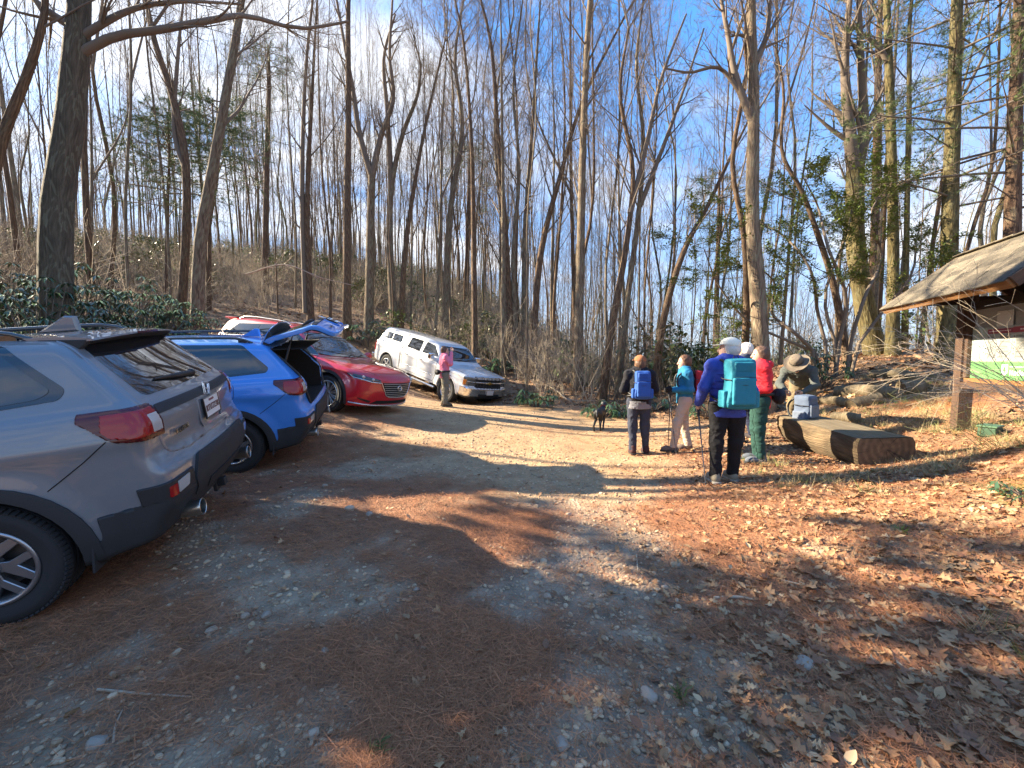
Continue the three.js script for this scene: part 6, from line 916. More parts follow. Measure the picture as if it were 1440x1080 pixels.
  stick([[1004, 846], [1040, 849], [1062, 851]], 0.012, 'thick barky stick lying across needles in mid lot', BARK.paleTwig); stick([[1098, 820], [1132, 828]], 0.008, 'weathered grey stick half under oak leaves', BARK.paleTwig); stick([[1270, 960], [1295, 1000], [1325, 1040], [1360, 1090]], 0.009, 'long lichen-spotted branch lying on the oak leaves', BARK.grey); stick([[895, 785], [897, 808]], 0.006, 'small upright-looking pale twig on the shaded needles', BARK.paleTwig); stick([[1045, 832], [1068, 834]], 0.009, 'bleached wood splinter on the needles', M2.board); stick([[1360, 655], [1400, 653], [1450, 652]], 0.010, 'pale bare stick lying on the mossy bank below the kiosk', M2.board);
  for (const [px, py, l] of [[102, 1015, 'yellowish wood chip on dark gravel behind the grey SUV'], [258, 905, 'broken tan bark chip beside the pale stones']]) { const p = onGround(px, py), m = new THREE.Mesh(box(0.05, 0.012, 0.026, [0, 0, 0], [0, 0, 0], 0.004), M2.board); m.position.set(p.x, gh(p.x, p.z) + 0.012, p.z); m.rotation.set(0.1, 0.6, 0.08); tagged(m, 'wood_chip', l, 'wood chip'); }
  // dry grass and weeds on the right bank
  const gr = new Acc(), r2 = rng(64); for (let k = 0; k < 26; k++) { const d = randDir(r2, V(0, 1, 0), 0.3 + 0.75 * r2()); gr.blade(V((r2() - 0.5) * 0.07, 0, (r2() - 0.5) * 0.07), d, 0.08 + 0.14 * r2(), 0.0016, randDir(r2, d, Math.PI / 2)); }
  const GL = []; for (let i = 0; i < 5200; i++) { const x = 2.4 + 7 * R(), z = -0.8 - 8.5 * R(), n = fbm(x * 1.1 + 4, z * 1.1, 6.6, 3); if (leafAt(x, z) < 0.9 || R() > sstep(0.5, 0.64, n) + 0.05 || (x > 3.6 && x < 5.4 && z < -4.6)) continue; GL.push([x, gh(x, z), z, R() * 6.3, 0.5 + 0.7 * R()]); }
  instanced('dry_grass', 'thin dry straw grass on the sunny right bank', 'grass', gr.geo(), mat([1, 1, 1], 0.8, { side: THREE.DoubleSide }), GL, () => { const k = 0.6 + 0.7 * R(), g = R() < 0.2; return g ? [0.17 * k, 0.22 * k, 0.06 * k] : [0.46 * k, 0.35 * k, 0.18 * k]; });
  // little green sprigs: pine tips fallen on the lot
  for (const [px, py, l] of [[530, 1065, 'green pine sprig lying on needles in mid lot'], [955, 990, 'green pine sprig beside a grey stone'], [1272, 752, 'mossy green tuft on the leaf drift']]) { const p = onGround(px, py), A = new Acc(), r3 = rng(px); for (let q = 0; q < 4; q++) tuft(A, r3, V((r3() - 0.5) * 0.06, 0.01, (r3() - 0.5) * 0.06), V(r3() - 0.5, 0.3, r3() - 0.5).normalize(), 14, 0.07); const m = new THREE.Mesh(A.geo(), LEAF.pine); m.position.set(p.x, gh(p.x, p.z), p.z); tagged(m, 'pine_sprig', l, 'sprig'); }
}
// ---------------------------------------------------------------- people: joints with radii, joined smoothly and meshed
function cap(x, y, z, a, b, ra, rb) { const dx = b[0] - a[0], dy = b[1] - a[1], dz = b[2] - a[2], t = clamp(((x - a[0]) * dx + (y - a[1]) * dy + (z - a[2]) * dz) / (dx * dx + dy * dy + dz * dz + 1e-9)); return Math.hypot(x - a[0] - dx * t, y - a[1] - dy * t, z - a[2] - dz * t) - mix(ra, rb, t); }
function ell(x, y, z, c, r) { const a = (x - c[0]) / r[0], b = (y - c[1]) / r[1], d = (z - c[2]) / r[2], k = Math.hypot(a, b, d); return (k - 1) * Math.min(r[0], r[1], r[2]); }
const bounds = (pts, m) => [[0, 1, 2].map((i) => Math.min(...pts.map((p) => p[i])) - m), [0, 1, 2].map((i) => Math.max(...pts.map((p) => p[i])) + m)];
// head facing -z, chin at y = -0.11, crown at 0.115
const headF = (x, y, z) => {
  let d = ell(x, y, z, [0, 0.025, 0.01], [0.076, 0.092, 0.097]); d = smin(d, ell(x, y, z, [0, -0.045, -0.022], [0.058, 0.07, 0.072]), 0.04);
  d = smin(d, cap(x, y, z, [0, 0.012, -0.088], [0, -0.022, -0.108], 0.008, 0.014), 0.018); d = smin(d, cap(x, y, z, [-0.016, -0.052, -0.088], [0.016, -0.052, -0.088], 0.008, 0.008), 0.01);
  d = smin(d, cap(x, y, z, [0, -0.088, -0.07], [0, -0.09, -0.076], 0.02, 0.018), 0.03);
  d = smax(d, -ell(Math.abs(x), y, z, [0.03, 0.006, -0.098], [0.017, 0.011, 0.014]), 0.012);
  d = smin(d, ell(Math.abs(x), y, z, [0.077, -0.005, 0.012], [0.011, 0.032, 0.02]), 0.01);
  return smin(d, cap(x, y, z, [0, -0.07, 0.03], [0, -0.17, 0.045], 0.05, 0.052), 0.03);
};
const headGeo = netMesh(headF, [-0.11, -0.2, -0.14], [0.11, 0.14, 0.13], 0.0085), eyeGeo = xf(new THREE.SphereGeometry(0.0095, 10, 8), [0, 0, 0]);
function handGeo(grip) {                                    // wrist at the origin, fingers along -y, palm towards -x... thumb towards -z
  const F = []; for (let i = 0; i < 4; i++) { const z = -0.03 + i * 0.02, L = [0.072, 0.08, 0.075, 0.06][i], c = grip ? 1 : 0.35; let p = [0, -0.088 + (i === 3 ? 0.006 : 0), z], a = c * 0.5; const j = [p]; for (let k = 0; k < 3; k++) { const l = L * [0.44, 0.31, 0.25][k]; p = [p[0] - Math.sin(a) * l, p[1] - Math.cos(a) * l, p[2]]; j.push(p); a += c * 1.05; } F.push(j); }
  const th = grip ? [[-0.006, -0.03, -0.03], [-0.02, -0.055, -0.052], [-0.04, -0.08, -0.045], [-0.052, -0.095, -0.03]] : [[-0.004, -0.03, -0.03], [-0.012, -0.058, -0.056], [-0.02, -0.085, -0.066], [-0.026, -0.104, -0.066]];
  const f = (x, y, z) => { let d = cap(x, y, z, [0, 0.03, 0], [0, -0.01, 0], 0.026, 0.024); d = smin(d, cap(x * 1.7, y, z, [0, -0.03, -0.012], [0, -0.08, -0.02], 0.026, 0.022) / 1.3, 0.02); d = smin(d, cap(x * 1.7, y, z, [0, -0.03, 0.012], [0, -0.08, 0.02], 0.026, 0.022) / 1.3, 0.02); for (const j of F) for (let k = 0; k < 3; k++) d = smin(d, cap(x, y, z, j[k], j[k + 1], 0.0092 - k * 0.0006, 0.0088 - k * 0.0008), 0.006); for (let k = 0; k < 3; k++) d = smin(d, cap(x, y, z, th[k], th[k + 1], 0.0125 - k * 0.0012, 0.0115 - k * 0.0012), 0.008); return d; };
  return netMesh(f, [-0.1, -0.2, -0.1], [0.05, 0.06, 0.07], 0.0055);
}
const HAND = { open: handGeo(false), grip: handGeo(true) };
const shoeGeo = (() => { const f = (x, y, z) => { let d = smin(ell(x, y, z, [0, 0.045, -0.13], [0.05, 0.05, 0.075]), cap(x, y, z, [0, 0.05, -0.1], [0, 0.055, 0.03], 0.047, 0.046), 0.04); d = smin(d, cap(x, y, z, [0, 0.07, 0.02], [0, 0.13, 0.012], 0.048, 0.05), 0.03); return smax(d, 0.018 - y, 0.01); }; return netMesh(f, [-0.08, -0.01, -0.23], [0.08, 0.2, 0.1], 0.011); })();
const soleGeo = (() => { const s = new THREE.Shape(); s.moveTo(-0.042, 0.075); s.quadraticCurveTo(0, 0.1, 0.042, 0.075); s.quadraticCurveTo(0.045, 0, 0.05, -0.12); s.quadraticCurveTo(0.045, -0.215, 0, -0.215); s.quadraticCurveTo(-0.05, -0.215, -0.052, -0.12); s.quadraticCurveTo(-0.045, 0, -0.042, 0.075); const g = new THREE.ExtrudeGeometry(s, { depth: 0.022, bevelEnabled: true, bevelSize: 0.004, bevelThickness: 0.004, bevelSegments: 1, curveSegments: 6 }); g.rotateX(Math.PI / 2); return g.translate(0, 0.026, 0); })();
const clothBump = dataTex(128, 128, (u, v) => { const k = tileNoise(u, v, 10, 10, 4, 4); return [k, k, k]; });
const cloth = (rgb, rough = 0.8) => { const m = mat(rgb, Math.min(0.95, rough + 0.12), { sheen: 0.3, sheenRoughness: 0.6, specularIntensity: 0.6, bumpMap: clothBump, bumpScale: 0.012 }); m.sheenColor = new THREE.Color().setRGB(...rgb.map((c) => Math.min(1, c * 1.3 + 0.03))); return m; };
const skinMat = mat([0.56, 0.33, 0.24], 0.55);
function person(o) {
  const J = { pelvis: [0, 0.93, 0], chest: [0, 1.27, 0.01], neck: [0, 1.43, 0.0], head: [0, 1.565, -0.015], sl: [-0.185, 1.375, 0.01], sr: [0.185, 1.375, 0.01], el: [-0.235, 1.09, 0.03], er: [0.235, 1.09, 0.03], wl: [-0.22, 0.87, -0.06], wr: [0.22, 0.87, -0.06], hl: [-0.095, 0.90, 0], hr: [0.095, 0.90, 0], kl: [-0.105, 0.49, -0.015], kr: [0.105, 0.49, -0.015], al: [-0.11, 0.09, 0.02], ar: [0.11, 0.09, 0.02], ...o.joints };
  const t = thing('person', o.label, 'person'), b = o.bulk ?? 1, sub = (a, c) => [a[0] - c[0], a[1] - c[1], a[2] - c[2]], nrm = (a) => { const l = Math.hypot(...a) || 1; return a.map((q) => q / l); }, crs = (a, c) => [a[1] * c[2] - a[2] * c[1], a[2] * c[0] - a[0] * c[2], a[0] * c[1] - a[1] * c[0]];
  // torso frame, so that the chest stays flatter front to back in any pose
  const sd = nrm(sub(J.sr, J.sl)), up = nrm(sub(J.neck, J.pelvis)), fr = nrm(crs(sd, up)), flat = (p, c, k) => { const d = sub(p, c), q = d[0] * fr[0] + d[1] * fr[1] + d[2] * fr[2]; return [p[0] + fr[0] * q * (k - 1), p[1] + fr[1] * q * (k - 1), p[2] + fr[2] * q * (k - 1)]; };
  const wav = (x, y, z, s) => { const w = fbm(x * 6 + s, y * 6, z * 6, 2); return (fbm(x * 8 + s, y * 11, z * 8 + s, 2) - 0.5) * 0.026 + (0.5 - Math.abs(fbm(x * 13 + w * 3, y * 19 + s, z * 13 + w * 3, 2) - 0.5) * 3.2) * 0.009; };   // soft billows and sharper creases
  const low = [J.pelvis[0] - up[0] * 0.1, J.pelvis[1] - up[1] * 0.1, J.pelvis[2] - up[2] * 0.1];
  const torso = (x, y, z, g) => { const p = flat([x, y, z], J.chest, 1.32), e = [p[0], p[1], p[2]]; let d = cap(e[0], e[1], e[2], low, J.chest, 0.158 * b + g, 0.158 * b + g); d = smin(d, cap(e[0], e[1], e[2], J.chest, J.neck, 0.155 * b + g, 0.08 + g), 0.06); return smin(d / 1.08, smin(cap(x, y, z, J.sl, J.neck, 0.062 + g, 0.06 + g), cap(x, y, z, J.sr, J.neck, 0.062 + g, 0.06 + g), 0.03), 0.07); };
  const arm = (x, y, z, g, s) => smin(cap(x, y, z, J['s' + s], J['e' + s], 0.056 + g, 0.046 + g), cap(x, y, z, J['e' + s], J['w' + s], 0.046 + g, 0.034 + g), 0.03);
  const leg = (x, y, z, g, s) => smin(cap(x, y, z, J['h' + s], J['k' + s], 0.088 * b + g, 0.058 + g), cap(x, y, z, J['k' + s], J['a' + s], 0.06 + g, 0.042 + g), 0.04);
  const all = Object.values(J), hem = o.hem ?? 0.84;
  // jacket
  const wd = (s) => nrm(sub(J['w' + s], J['e' + s]));
  const jf = (x, y, z) => { const n = wav(x, y, z, o.seed); let d = torso(x, y, z, 0.018 + n); d = smin(d, smin(arm(x, y, z, 0.014 + n * 0.7, 'l'), arm(x, y, z, 0.014 + n * 0.7, 'r'), 0.01), 0.035); const pd = (x - J.pelvis[0]) * up[0] + (y - J.pelvis[1]) * up[1] + (z - J.pelvis[2]) * up[2]; d = smax(d, Math.hypot(x - J.wl[0], y - J.wl[1], z - J.wl[2]) < 0.16 || Math.hypot(x - J.wr[0], y - J.wr[1], z - J.wr[2]) < 0.16 ? -9 : (hem - 0.93) - pd, 0.02); return d; };
  const jb = bounds([J.pelvis, J.chest, J.neck, J.sl, J.sr, J.el, J.er, J.wl, J.wr].map((p) => p), 0.24); part(t, o.top?.name ?? 'jacket', netMesh(jf, jb[0], jb[1], 0.0165), o.top.mat);
  if (o.under) part(t, 'shirt_hem', netMesh((x, y, z) => Math.max(torso(x, y, z, 0.03 + wav(x, y, z, 9)), o.under.from - y, y - o.under.to), [-0.3, o.under.from - 0.05, -0.3], [0.3, o.under.to + 0.05, 0.3], 0.016), o.under.mat);
  if (o.collar !== false) { const c = new THREE.TorusGeometry(0.062, 0.02, 8, 20); c.rotateX(Math.PI / 2); part(t, 'collar', xf(c, [J.neck[0], J.neck[1] + 0.035, J.neck[2] + 0.01], [0.1, 0, 0], [1.05, 1.8, 1.05]), o.collarMat ?? o.top.mat); }
  // trousers
  const tf = (x, y, z) => { const n = wav(x, y, z, o.seed + 5); const p = flat([x, y, z], J.pelvis, 1.12); let d = smin(leg(x, y, z, 0.016 + n, 'l'), leg(x, y, z, 0.016 + n, 'r'), 0.022); d = smin(d, cap(p[0], p[1], p[2], [J.pelvis[0] - 0.05, J.pelvis[1] + 0.0, J.pelvis[2]], [J.pelvis[0] + 0.05, J.pelvis[1] + 0.0, J.pelvis[2]], 0.125 * b, 0.125 * b), 0.05); return smax(d, 0.075 + Math.min(J.al[1], J.ar[1]) - 0.09 - y, 0.01); };
  const tb = bounds([J.pelvis, J.hl, J.hr, J.kl, J.kr, J.al, J.ar], 0.2); part(t, 'trousers', netMesh(tf, tb[0], tb[1], 0.0165), o.legs);
  // body: head, neck, hands and a slim frame under the clothes, one surface
  const bf = (x, y, z) => smin(smin(smin(cap(x, y, z, [J.pelvis[0] + up[0] * 0.06, J.pelvis[1] + up[1] * 0.06, J.pelvis[2] + up[2] * 0.06], J.chest, 0.09, 0.1), cap(x, y, z, J.chest, J.neck, 0.1, 0.055), 0.04), smin(arm(x, y, z, -0.012, 'l'), arm(x, y, z, -0.012, 'r'), 0.02), 0.03), smin(leg(x, y, z, -0.014, 'l'), leg(x, y, z, -0.014, 'r'), 0.02), 0.03), bb = bounds(all, 0.17), G = [netMesh(bf, bb[0], bb[1], 0.03)];
  const hm = new THREE.Matrix4().compose(V(...J.head), new THREE.Quaternion().setFromEuler(new THREE.Euler(o.look?.[0] ?? 0, o.look?.[1] ?? 0, o.look?.[2] ?? 0, 'YXZ')), V(1.02, 1.05, 1.02)); G.push(headGeo.clone().applyMatrix4(hm));
  for (const s of ['l', 'r']) { const g = HAND[o['hand' + s] ?? 'open'].clone(); if (s === 'r') { /* mirrored */ } else { g.scale(-1, 1, 1); const ix = g.index.array; for (let i = 0; i < ix.length; i += 3) [ix[i], ix[i + 1]] = [ix[i + 1], ix[i]]; } const d = V(...wd(s)); g.applyQuaternion(new THREE.Quaternion().setFromUnitVectors(V(0, -1, 0), d)).translate(J['w' + s][0] + d.x * 0.015, J['w' + s][1] + d.y * 0.015, J['w' + s][2] + d.z * 0.015); G.push(g); }
  part(t, 'body', merged(G), skinMat);
  for (const s of [-1, 1]) part(t, 'eye', eyeGeo.clone().translate(s * 0.03, 0.006, -0.084).applyMatrix4(hm), M.gloss);
  part(t, 'lips', xf(new THREE.SphereGeometry(1, 10, 6), [0, -0.052, -0.094], [0, 0, 0], [0.02, 0.006, 0.006]).applyMatrix4(hm), mat([0.40, 0.15, 0.13], 0.5));
  if (o.glove) for (const s of ['l', 'r']) { const d = V(...wd(s)), g = HAND[o['hand' + s] ?? 'open'].clone(); if (s === 'l') { g.scale(-1, 1, 1); const ix = g.index.array; for (let i = 0; i < ix.length; i += 3) [ix[i], ix[i + 1]] = [ix[i + 1], ix[i]]; } const p = g.attributes.position, n = g.attributes.normal; for (let i = 0; i < p.count; i++) p.setXYZ(i, p.getX(i) + n.getX(i) * 0.004 * (s === 'l' ? 1 : 1), p.getY(i) + n.getY(i) * 0.004, p.getZ(i) + n.getZ(i) * 0.004); g.applyQuaternion(new THREE.Quaternion().setFromUnitVectors(V(0, -1, 0), d)).translate(J['w' + s][0] + d.x * 0.015, J['w' + s][1] + d.y * 0.015, J['w' + s][2] + d.z * 0.015); part(t, 'glove', g, o.glove); }
  // hair and headwear, in head space
  if (o.hair) { const L = o.hair.len ?? 0; const hf = (x, y, z) => { let d = ell(x, y, z, [0, 0.035, 0.018], [0.089, 0.096, 0.105]) + (fbm(x * 30, y * 30, z * 30, 2) - 0.5) * 0.014; if (L) d = smin(d, ell(x, y, z, [0, -0.02 - L * 0.3, 0.03], [0.085, 0.06 + L * 0.5, 0.08]) + (fbm(x * 26, y * 12, z * 26, 2) - 0.5) * 0.016, 0.04); return smax(d, -(z + 0.05) - 0.35 * (y - 0.04), 0.012); }; part(t, 'hair', netMesh(hf, [-0.13, -0.16 - L, -0.14], [0.13, 0.17, 0.17], 0.010).applyMatrix4(hm), o.hair.mat); }
  if (o.hat) { for (const [n, g, m] of o.hat()) part(t, n, g.applyMatrix4(hm), m); }
  for (const s of ['l', 'r']) { const a = J['a' + s], y = (o['toe' + s] ?? 0), r = [o['foot' + s] ?? 0, y, 0]; const sh = part(t, 'shoe', xf(shoeGeo.clone(), [a[0], a[1] - 0.09, a[2]], r), o.shoes); part(sh, 'sole', xf(soleGeo.clone(), [a[0], a[1] - 0.09, a[2]], r), o.soles ?? M.rubber); if (o.laces) part(sh, 'laces', xf(merged([0, 1, 2].map((k) => tube([V(-0.03, 0.088 - k * 0.012, -0.05 - k * 0.03), V(0, 0.1 - k * 0.012, -0.05 - k * 0.03), V(0.03, 0.088 - k * 0.012, -0.05 - k * 0.03)], 0.004, 4))), [a[0], a[1] - 0.09, a[2]], r), o.laces); }
  const s = o.height / 1.70; t.scale.setScalar(s); t.position.set(o.x, gh(o.x, o.z) + 0.005, o.z); t.rotation.y = o.yaw;
  t.userData.J = undefined; delete t.userData.J; o.J = J; o.root = t; return o;
}
// caps and hats (head space, facing -z)
const capHat = (m, brimM = m) => () => { const crown = netMesh((x, y, z) => smax(ell(x, y, z, [0, 0.045, 0.012], [0.095, 0.092, 0.112]), 0.042 - y - 0.1 * z, 0.01), [-0.12, 0, -0.13], [0.12, 0.16, 0.15], 0.010); const s = new THREE.Shape(); s.moveTo(-0.082, 0); s.quadraticCurveTo(-0.075, 0.1, 0, 0.105); s.quadraticCurveTo(0.075, 0.1, 0.082, 0); s.quadraticCurveTo(0, 0.055, -0.082, 0); const brim = new THREE.ExtrudeGeometry(s, { depth: 0.005, bevelEnabled: true, bevelSize: 0.002, bevelThickness: 0.002, bevelSegments: 1, curveSegments: 8 }); brim.rotateX(-Math.PI / 2); brim.rotateX(-0.12); return [['cap', crown, m], ['cap_brim', brim.translate(0, 0.05, -0.065), brimM], ['cap_button', xf(new THREE.SphereGeometry(0.008, 8, 6), [0, 0.138, 0.012]), m]]; };
const brimHat = (m, band) => () => { const p = [[0, 0.165], [0.05, 0.165], [0.082, 0.15], [0.096, 0.11], [0.1, 0.06], [0.13, 0.05], [0.165, 0.04], [0.185, 0.045], [0.186, 0.04], [0.165, 0.034], [0.12, 0.042], [0.098, 0.05]], g = new THREE.LatheGeometry(p.map(([r, y]) => new THREE.Vector2(r, y)), 36); const q = g.attributes.position; for (let i = 0; i < q.count; i++) { const x = q.getX(i), z = q.getZ(i), r = Math.hypot(x, z); if (r > 0.11) q.setY(i, q.getY(i) + (r - 0.11) * 0.5 * Math.abs(x) / r - (r - 0.11) * 0.3 * Math.abs(z) / r); } g.computeVertexNormals(); return [['hat', g.scale(1, 1, 1.1), m], ['hat_band', xf(new THREE.CylinderGeometry(0.1, 0.103, 0.026, 30, 1, true), [0, 0.075, 0], [0, 0, 0], [1, 1, 1.1]), band]]; };
// backpack worn by a person: pack, lid, pockets, straps; stands off the back in the wearer's frame
function backpack(w, label, c, o = {}) {
  const p = thing('backpack', label, 'backpack'), W = o.w ?? 0.29, H = o.h ?? 0.47, D = o.d ?? 0.19, rb = (x, y, z, hx, hy, hz, r) => { const a = Math.max(Math.abs(x) - hx + r, 0), b = Math.max(Math.abs(y) - hy + r, 0), q = Math.max(Math.abs(z) - hz + r, 0); return Math.hypot(a, b, q) + Math.min(0, Math.max(Math.abs(x) - hx, Math.abs(y) - hy, Math.abs(z) - hz)) - r; };
  const n = (x, y, z) => (fbm(x * 9, y * 9, z * 9, 3) - 0.5) * 0.022, f = (x, y, z) => { const k = 1 - 0.16 * sstep(0.1, 0.5, y / H); return rb(x / k, y - H / 2, z - D / 2 - 0.02 * Math.sin(y / H * 3.1), W / 2, H / 2, D / 2, 0.075) + n(x, y, z); };
  const sh = netMesh(f, [-W, -0.06, -0.08], [W, H + 0.08, D + 0.12], 0.0135); part(p, 'pack_body', sh, c.main);
  part(p, 'front_pocket', netMesh((x, y, z) => rb(x, y - H * 0.36, z - D - 0.008, W * 0.36, H * 0.27, 0.035, 0.032) + n(x, y, z) * 0.6, [-W / 2, 0, D - 0.06], [W / 2, H * 0.75, D + 0.08], 0.0125), c.pocket);
  part(p, 'top_pocket', netMesh((x, y, z) => rb(x, y - H * 0.83, z - D * 0.86, W * 0.32, H * 0.11, 0.05, 0.035) + n(x, y, z) * 0.5, [-W / 2, H * 0.6, D * 0.4], [W / 2, H * 1.1, D + 0.1], 0.0125), c.main);
  for (const s of [-1, 1]) { part(p, 'side_pocket', netMesh((x, y, z) => rb(x - s * W * 0.49, y - H * 0.2, z - D * 0.5, 0.028, H * 0.17, D * 0.36, 0.026) + n(x, y, z) * 0.5, [s > 0 ? W * 0.3 : -W * 0.72, -0.03, 0], [s > 0 ? W * 0.72 : -W * 0.3, H * 0.45, D + 0.03], 0.012), c.pocket); part(p, 'compression_strap', tube([V(s * W * 0.47, H * 0.62, D * 0.12), V(s * W * 0.53, H * 0.60, D * 0.5), V(s * W * 0.4, H * 0.58, D + 0.008)], 0.006, 5), M.trim); }
  part(p, 'haul_loop', tube([V(-0.03, H - 0.01, 0.02), V(-0.02, H + 0.03, 0.015), V(0.02, H + 0.03, 0.015), V(0.03, H - 0.01, 0.02)], 0.006, 5), M.trim);
  for (const y of [0.63, 0.47]) part(p, 'zip', tube([V(-W * 0.34, H * y, D + 0.03), V(0, H * (y + 0.02), D + 0.045), V(W * 0.34, H * y, D + 0.03)], 0.003, 4), M.trim);
  if (w) {
    const J = w.J, s = w.root.scale.x, base = [0, (J.chest[1] + J.neck[1]) / 2 - H * 0.80 / 1, J.chest[2] + 0.115 * (w.bulk ?? 1) + 0.012];
    for (const q of [-1, 1]) part(p, 'shoulder_strap', tube(new THREE.CatmullRomCurve3([V(q * 0.08, H * 0.86, 0.01), V(q * 0.12, J.neck[1] + 0.015 - base[1], -0.06), V(q * 0.135, J.chest[1] + 0.06 - base[1], -0.262 * (w.bulk ?? 1)), V(q * 0.15, J.chest[1] - 0.13 - base[1], -0.26 * (w.bulk ?? 1)), V(q * 0.19, H * 0.2, -0.1), V(q * 0.14, H * 0.12, 0.02)]).getPoints(18), 0.016, 6), c.strap ?? M.trim);
    part(p, 'hip_belt', tube(new THREE.CatmullRomCurve3([V(-0.12, 0.05, 0.03), V(-0.205, 0.04, -0.1), V(-0.12, 0.03, -0.25), V(0.12, 0.03, -0.25), V(0.205, 0.04, -0.1), V(0.12, 0.05, 0.03)]).getPoints(20), 0.014, 6), M.trim);
    p.scale.setScalar(s); p.rotation.y = w.yaw; p.position.copy(V(...base).multiplyScalar(s).applyAxisAngle(V(0, 1, 0), w.yaw).add(w.root.position));
  }
  return p;
}
function trekPole(top, foot, label) { const t = thing('trekking_pole', label, 'trekking pole', 'trekking poles'), b = foot.clone(), u = top.clone().sub(b), L = u.length(); u.normalize(); const P = (k) => u.clone().multiplyScalar(L * k); part(t, 'shaft', tube([P(0.02), P(0.5), P(0.9)], [0.0055, 0.0075, 0.009], 8), mat([0.10, 0.10, 0.11], 0.3, { metalness: 0.6 })); part(t, 'grip', tube([P(0.88), P(0.92), P(0.97), P(1)], [0.013, 0.016, 0.014, 0.019], 8), M.rubber); part(t, 'basket', xf(new THREE.CylinderGeometry(0.024, 0.02, 0.008, 14), [u.x * L * 0.05, L * 0.05, u.z * L * 0.05]), M.rubber); part(t, 'tip', tube([P(0), P(0.03)], [0.002, 0.006], 6), M.steel); part(t, 'wrist_loop', tube([P(0.99), P(0.95).add(V(0.04, -0.02, 0.01)), P(0.9).add(V(0.03, 0, 0)), P(0.93)], 0.004, 4), M.trim); t.position.copy(b); return t; }
const handAt = (w, s, extra = 0.06) => { const J = w.J, d = V(J['w' + s][0] - J['e' + s][0], J['w' + s][1] - J['e' + s][1], J['w' + s][2] - J['e' + s][2]).normalize(); return V(...J['w' + s]).addScaledVector(d, extra).multiplyScalar(w.root.scale.x).applyAxisAngle(V(0, 1, 0), w.yaw).add(w.root.position); };
const footAt = (x, z) => V(x, gh(x, z) + 0.005, z);
const hairMat = (rgb) => mat(rgb, 0.6, { sheen: 0.4, sheenRoughness: 0.4 });
// 1 dark jacket, blue pack, rusty cap
const p1 = person({ under: { from: 0.79, to: 0.92, mat: cloth([0.20, 0.20, 0.22], 0.9) }, label: 'hiker in black jacket and dark jeans with rust cap, back turned, wearing blue backpack', seed: 1, x: 2.13, z: -6.88, yaw: -0.1, height: 1.66, bulk: 1.06, top: { mat: cloth([0.012, 0.012, 0.016], 0.75) }, legs: cloth([0.035, 0.04, 0.06], 0.85), shoes: cloth([0.05, 0.02, 0.022], 0.7), laces: mat([0.5, 0.06, 0.04], 0.6), soles: M.rubber, hair: { mat: hairMat([0.12, 0.06, 0.03]), len: 0.04 }, hat: capHat(cloth([0.26, 0.11, 0.05], 0.85)), look: [0.05, 0.35, 0], joints: { el: [-0.27, 1.10, -0.02], wl: [-0.13, 1.03, -0.22], er: [0.27, 1.10, -0.02], wr: [0.13, 1.03, -0.22], al: [-0.10, 0.09, 0.05], ar: [0.13, 0.09, -0.02] }, hem: 0.80 });
backpack(p1, 'royal blue backpack worn over the black jacket', { main: cloth([0.02, 0.075, 0.29], 0.6), pocket: cloth([0.025, 0.09, 0.34], 0.6) });
// 2 blue jacket, red pack, poles
const p2 = person({ label: 'hiker in teal blue jacket and beige trousers standing sideways holding trekking poles', seed: 2, x: 2.88, z: -6.87, yaw: 1.35, height: 1.62, top: { mat: cloth([0.012, 0.14, 0.27], 0.6) }, legs: cloth([0.42, 0.34, 0.27], 0.85), shoes: cloth([0.13, 0.10, 0.085], 0.8), laces: M.trim, hair: { mat: hairMat([0.10, 0.045, 0.02]), len: 0.03 }, look: [-0.05, 0.15, 0], glove: cloth([0.015, 0.015, 0.017], 0.8), handl: 'grip', handr: 'grip', joints: { el: [-0.22, 1.10, 0.06], wl: [-0.14, 1.09, -0.19], er: [0.22, 1.10, 0.06], wr: [0.14, 1.07, -0.19], kl: [-0.10, 0.5, -0.12], al: [-0.10, 0.09, -0.18], kr: [0.10, 0.49, 0.02], ar: [0.10, 0.09, 0.10] } });
backpack(p2, 'red and black daypack worn over the teal blue jacket', { main: cloth([0.30, 0.02, 0.03], 0.6), pocket: cloth([0.36, 0.03, 0.04], 0.6) }, { w: 0.26, h: 0.42, d: 0.15 });
trekPole(handAt(p2, 'l'), footAt(2.60, -6.80), 'trekking pole planted ahead of the hiker in beige trousers'); trekPole(handAt(p2, 'r'), footAt(2.67, -6.62), 'trekking pole nearest the leg of the beige trousers');
// 3 violet jacket, teal pack, white cap
const p3 = person({ label: 'white-haired hiker in violet-blue puffer and cream cap, back turned, wearing teal backpack', seed: 3, x: 2.47, z: -4.70, yaw: -0.08, height: 1.68, bulk: 1.12, top: { mat: cloth([0.03, 0.055, 0.30], 0.5) }, legs: cloth([0.012, 0.012, 0.014], 0.85), shoes: cloth([0.22, 0.19, 0.14], 0.85), laces: mat([0.5, 0.48, 0.42], 0.7), soles: mat([0.30, 0.28, 0.24], 0.8), hair: { mat: hairMat([0.55, 0.52, 0.48]), len: 0.015 }, hat: capHat(cloth([0.72, 0.68, 0.56], 0.85)), look: [0.05, 1.15, 0], handl: 'grip', joints: { el: [-0.29, 1.13, 0.04], wl: [-0.28, 0.93, -0.12], er: [0.25, 1.10, 0.02], wr: [0.13, 1.05, -0.22], al: [-0.11, 0.09, -0.02], ar: [0.13, 0.09, -0.12] }, hem: 0.79 });
{ const qs = [1.28, 1.2, 1.12, 1.04].map((y) => { const c = new THREE.TorusGeometry(0.205, 0.004, 5, 40); c.rotateX(Math.PI / 2); return xf(c, [0, y, 0.01], [0, 0, 0], [1, 1, 0.8]); }); part(p3.root, 'quilting_seam', merged(qs), cloth([0.02, 0.03, 0.22], 0.6)); }
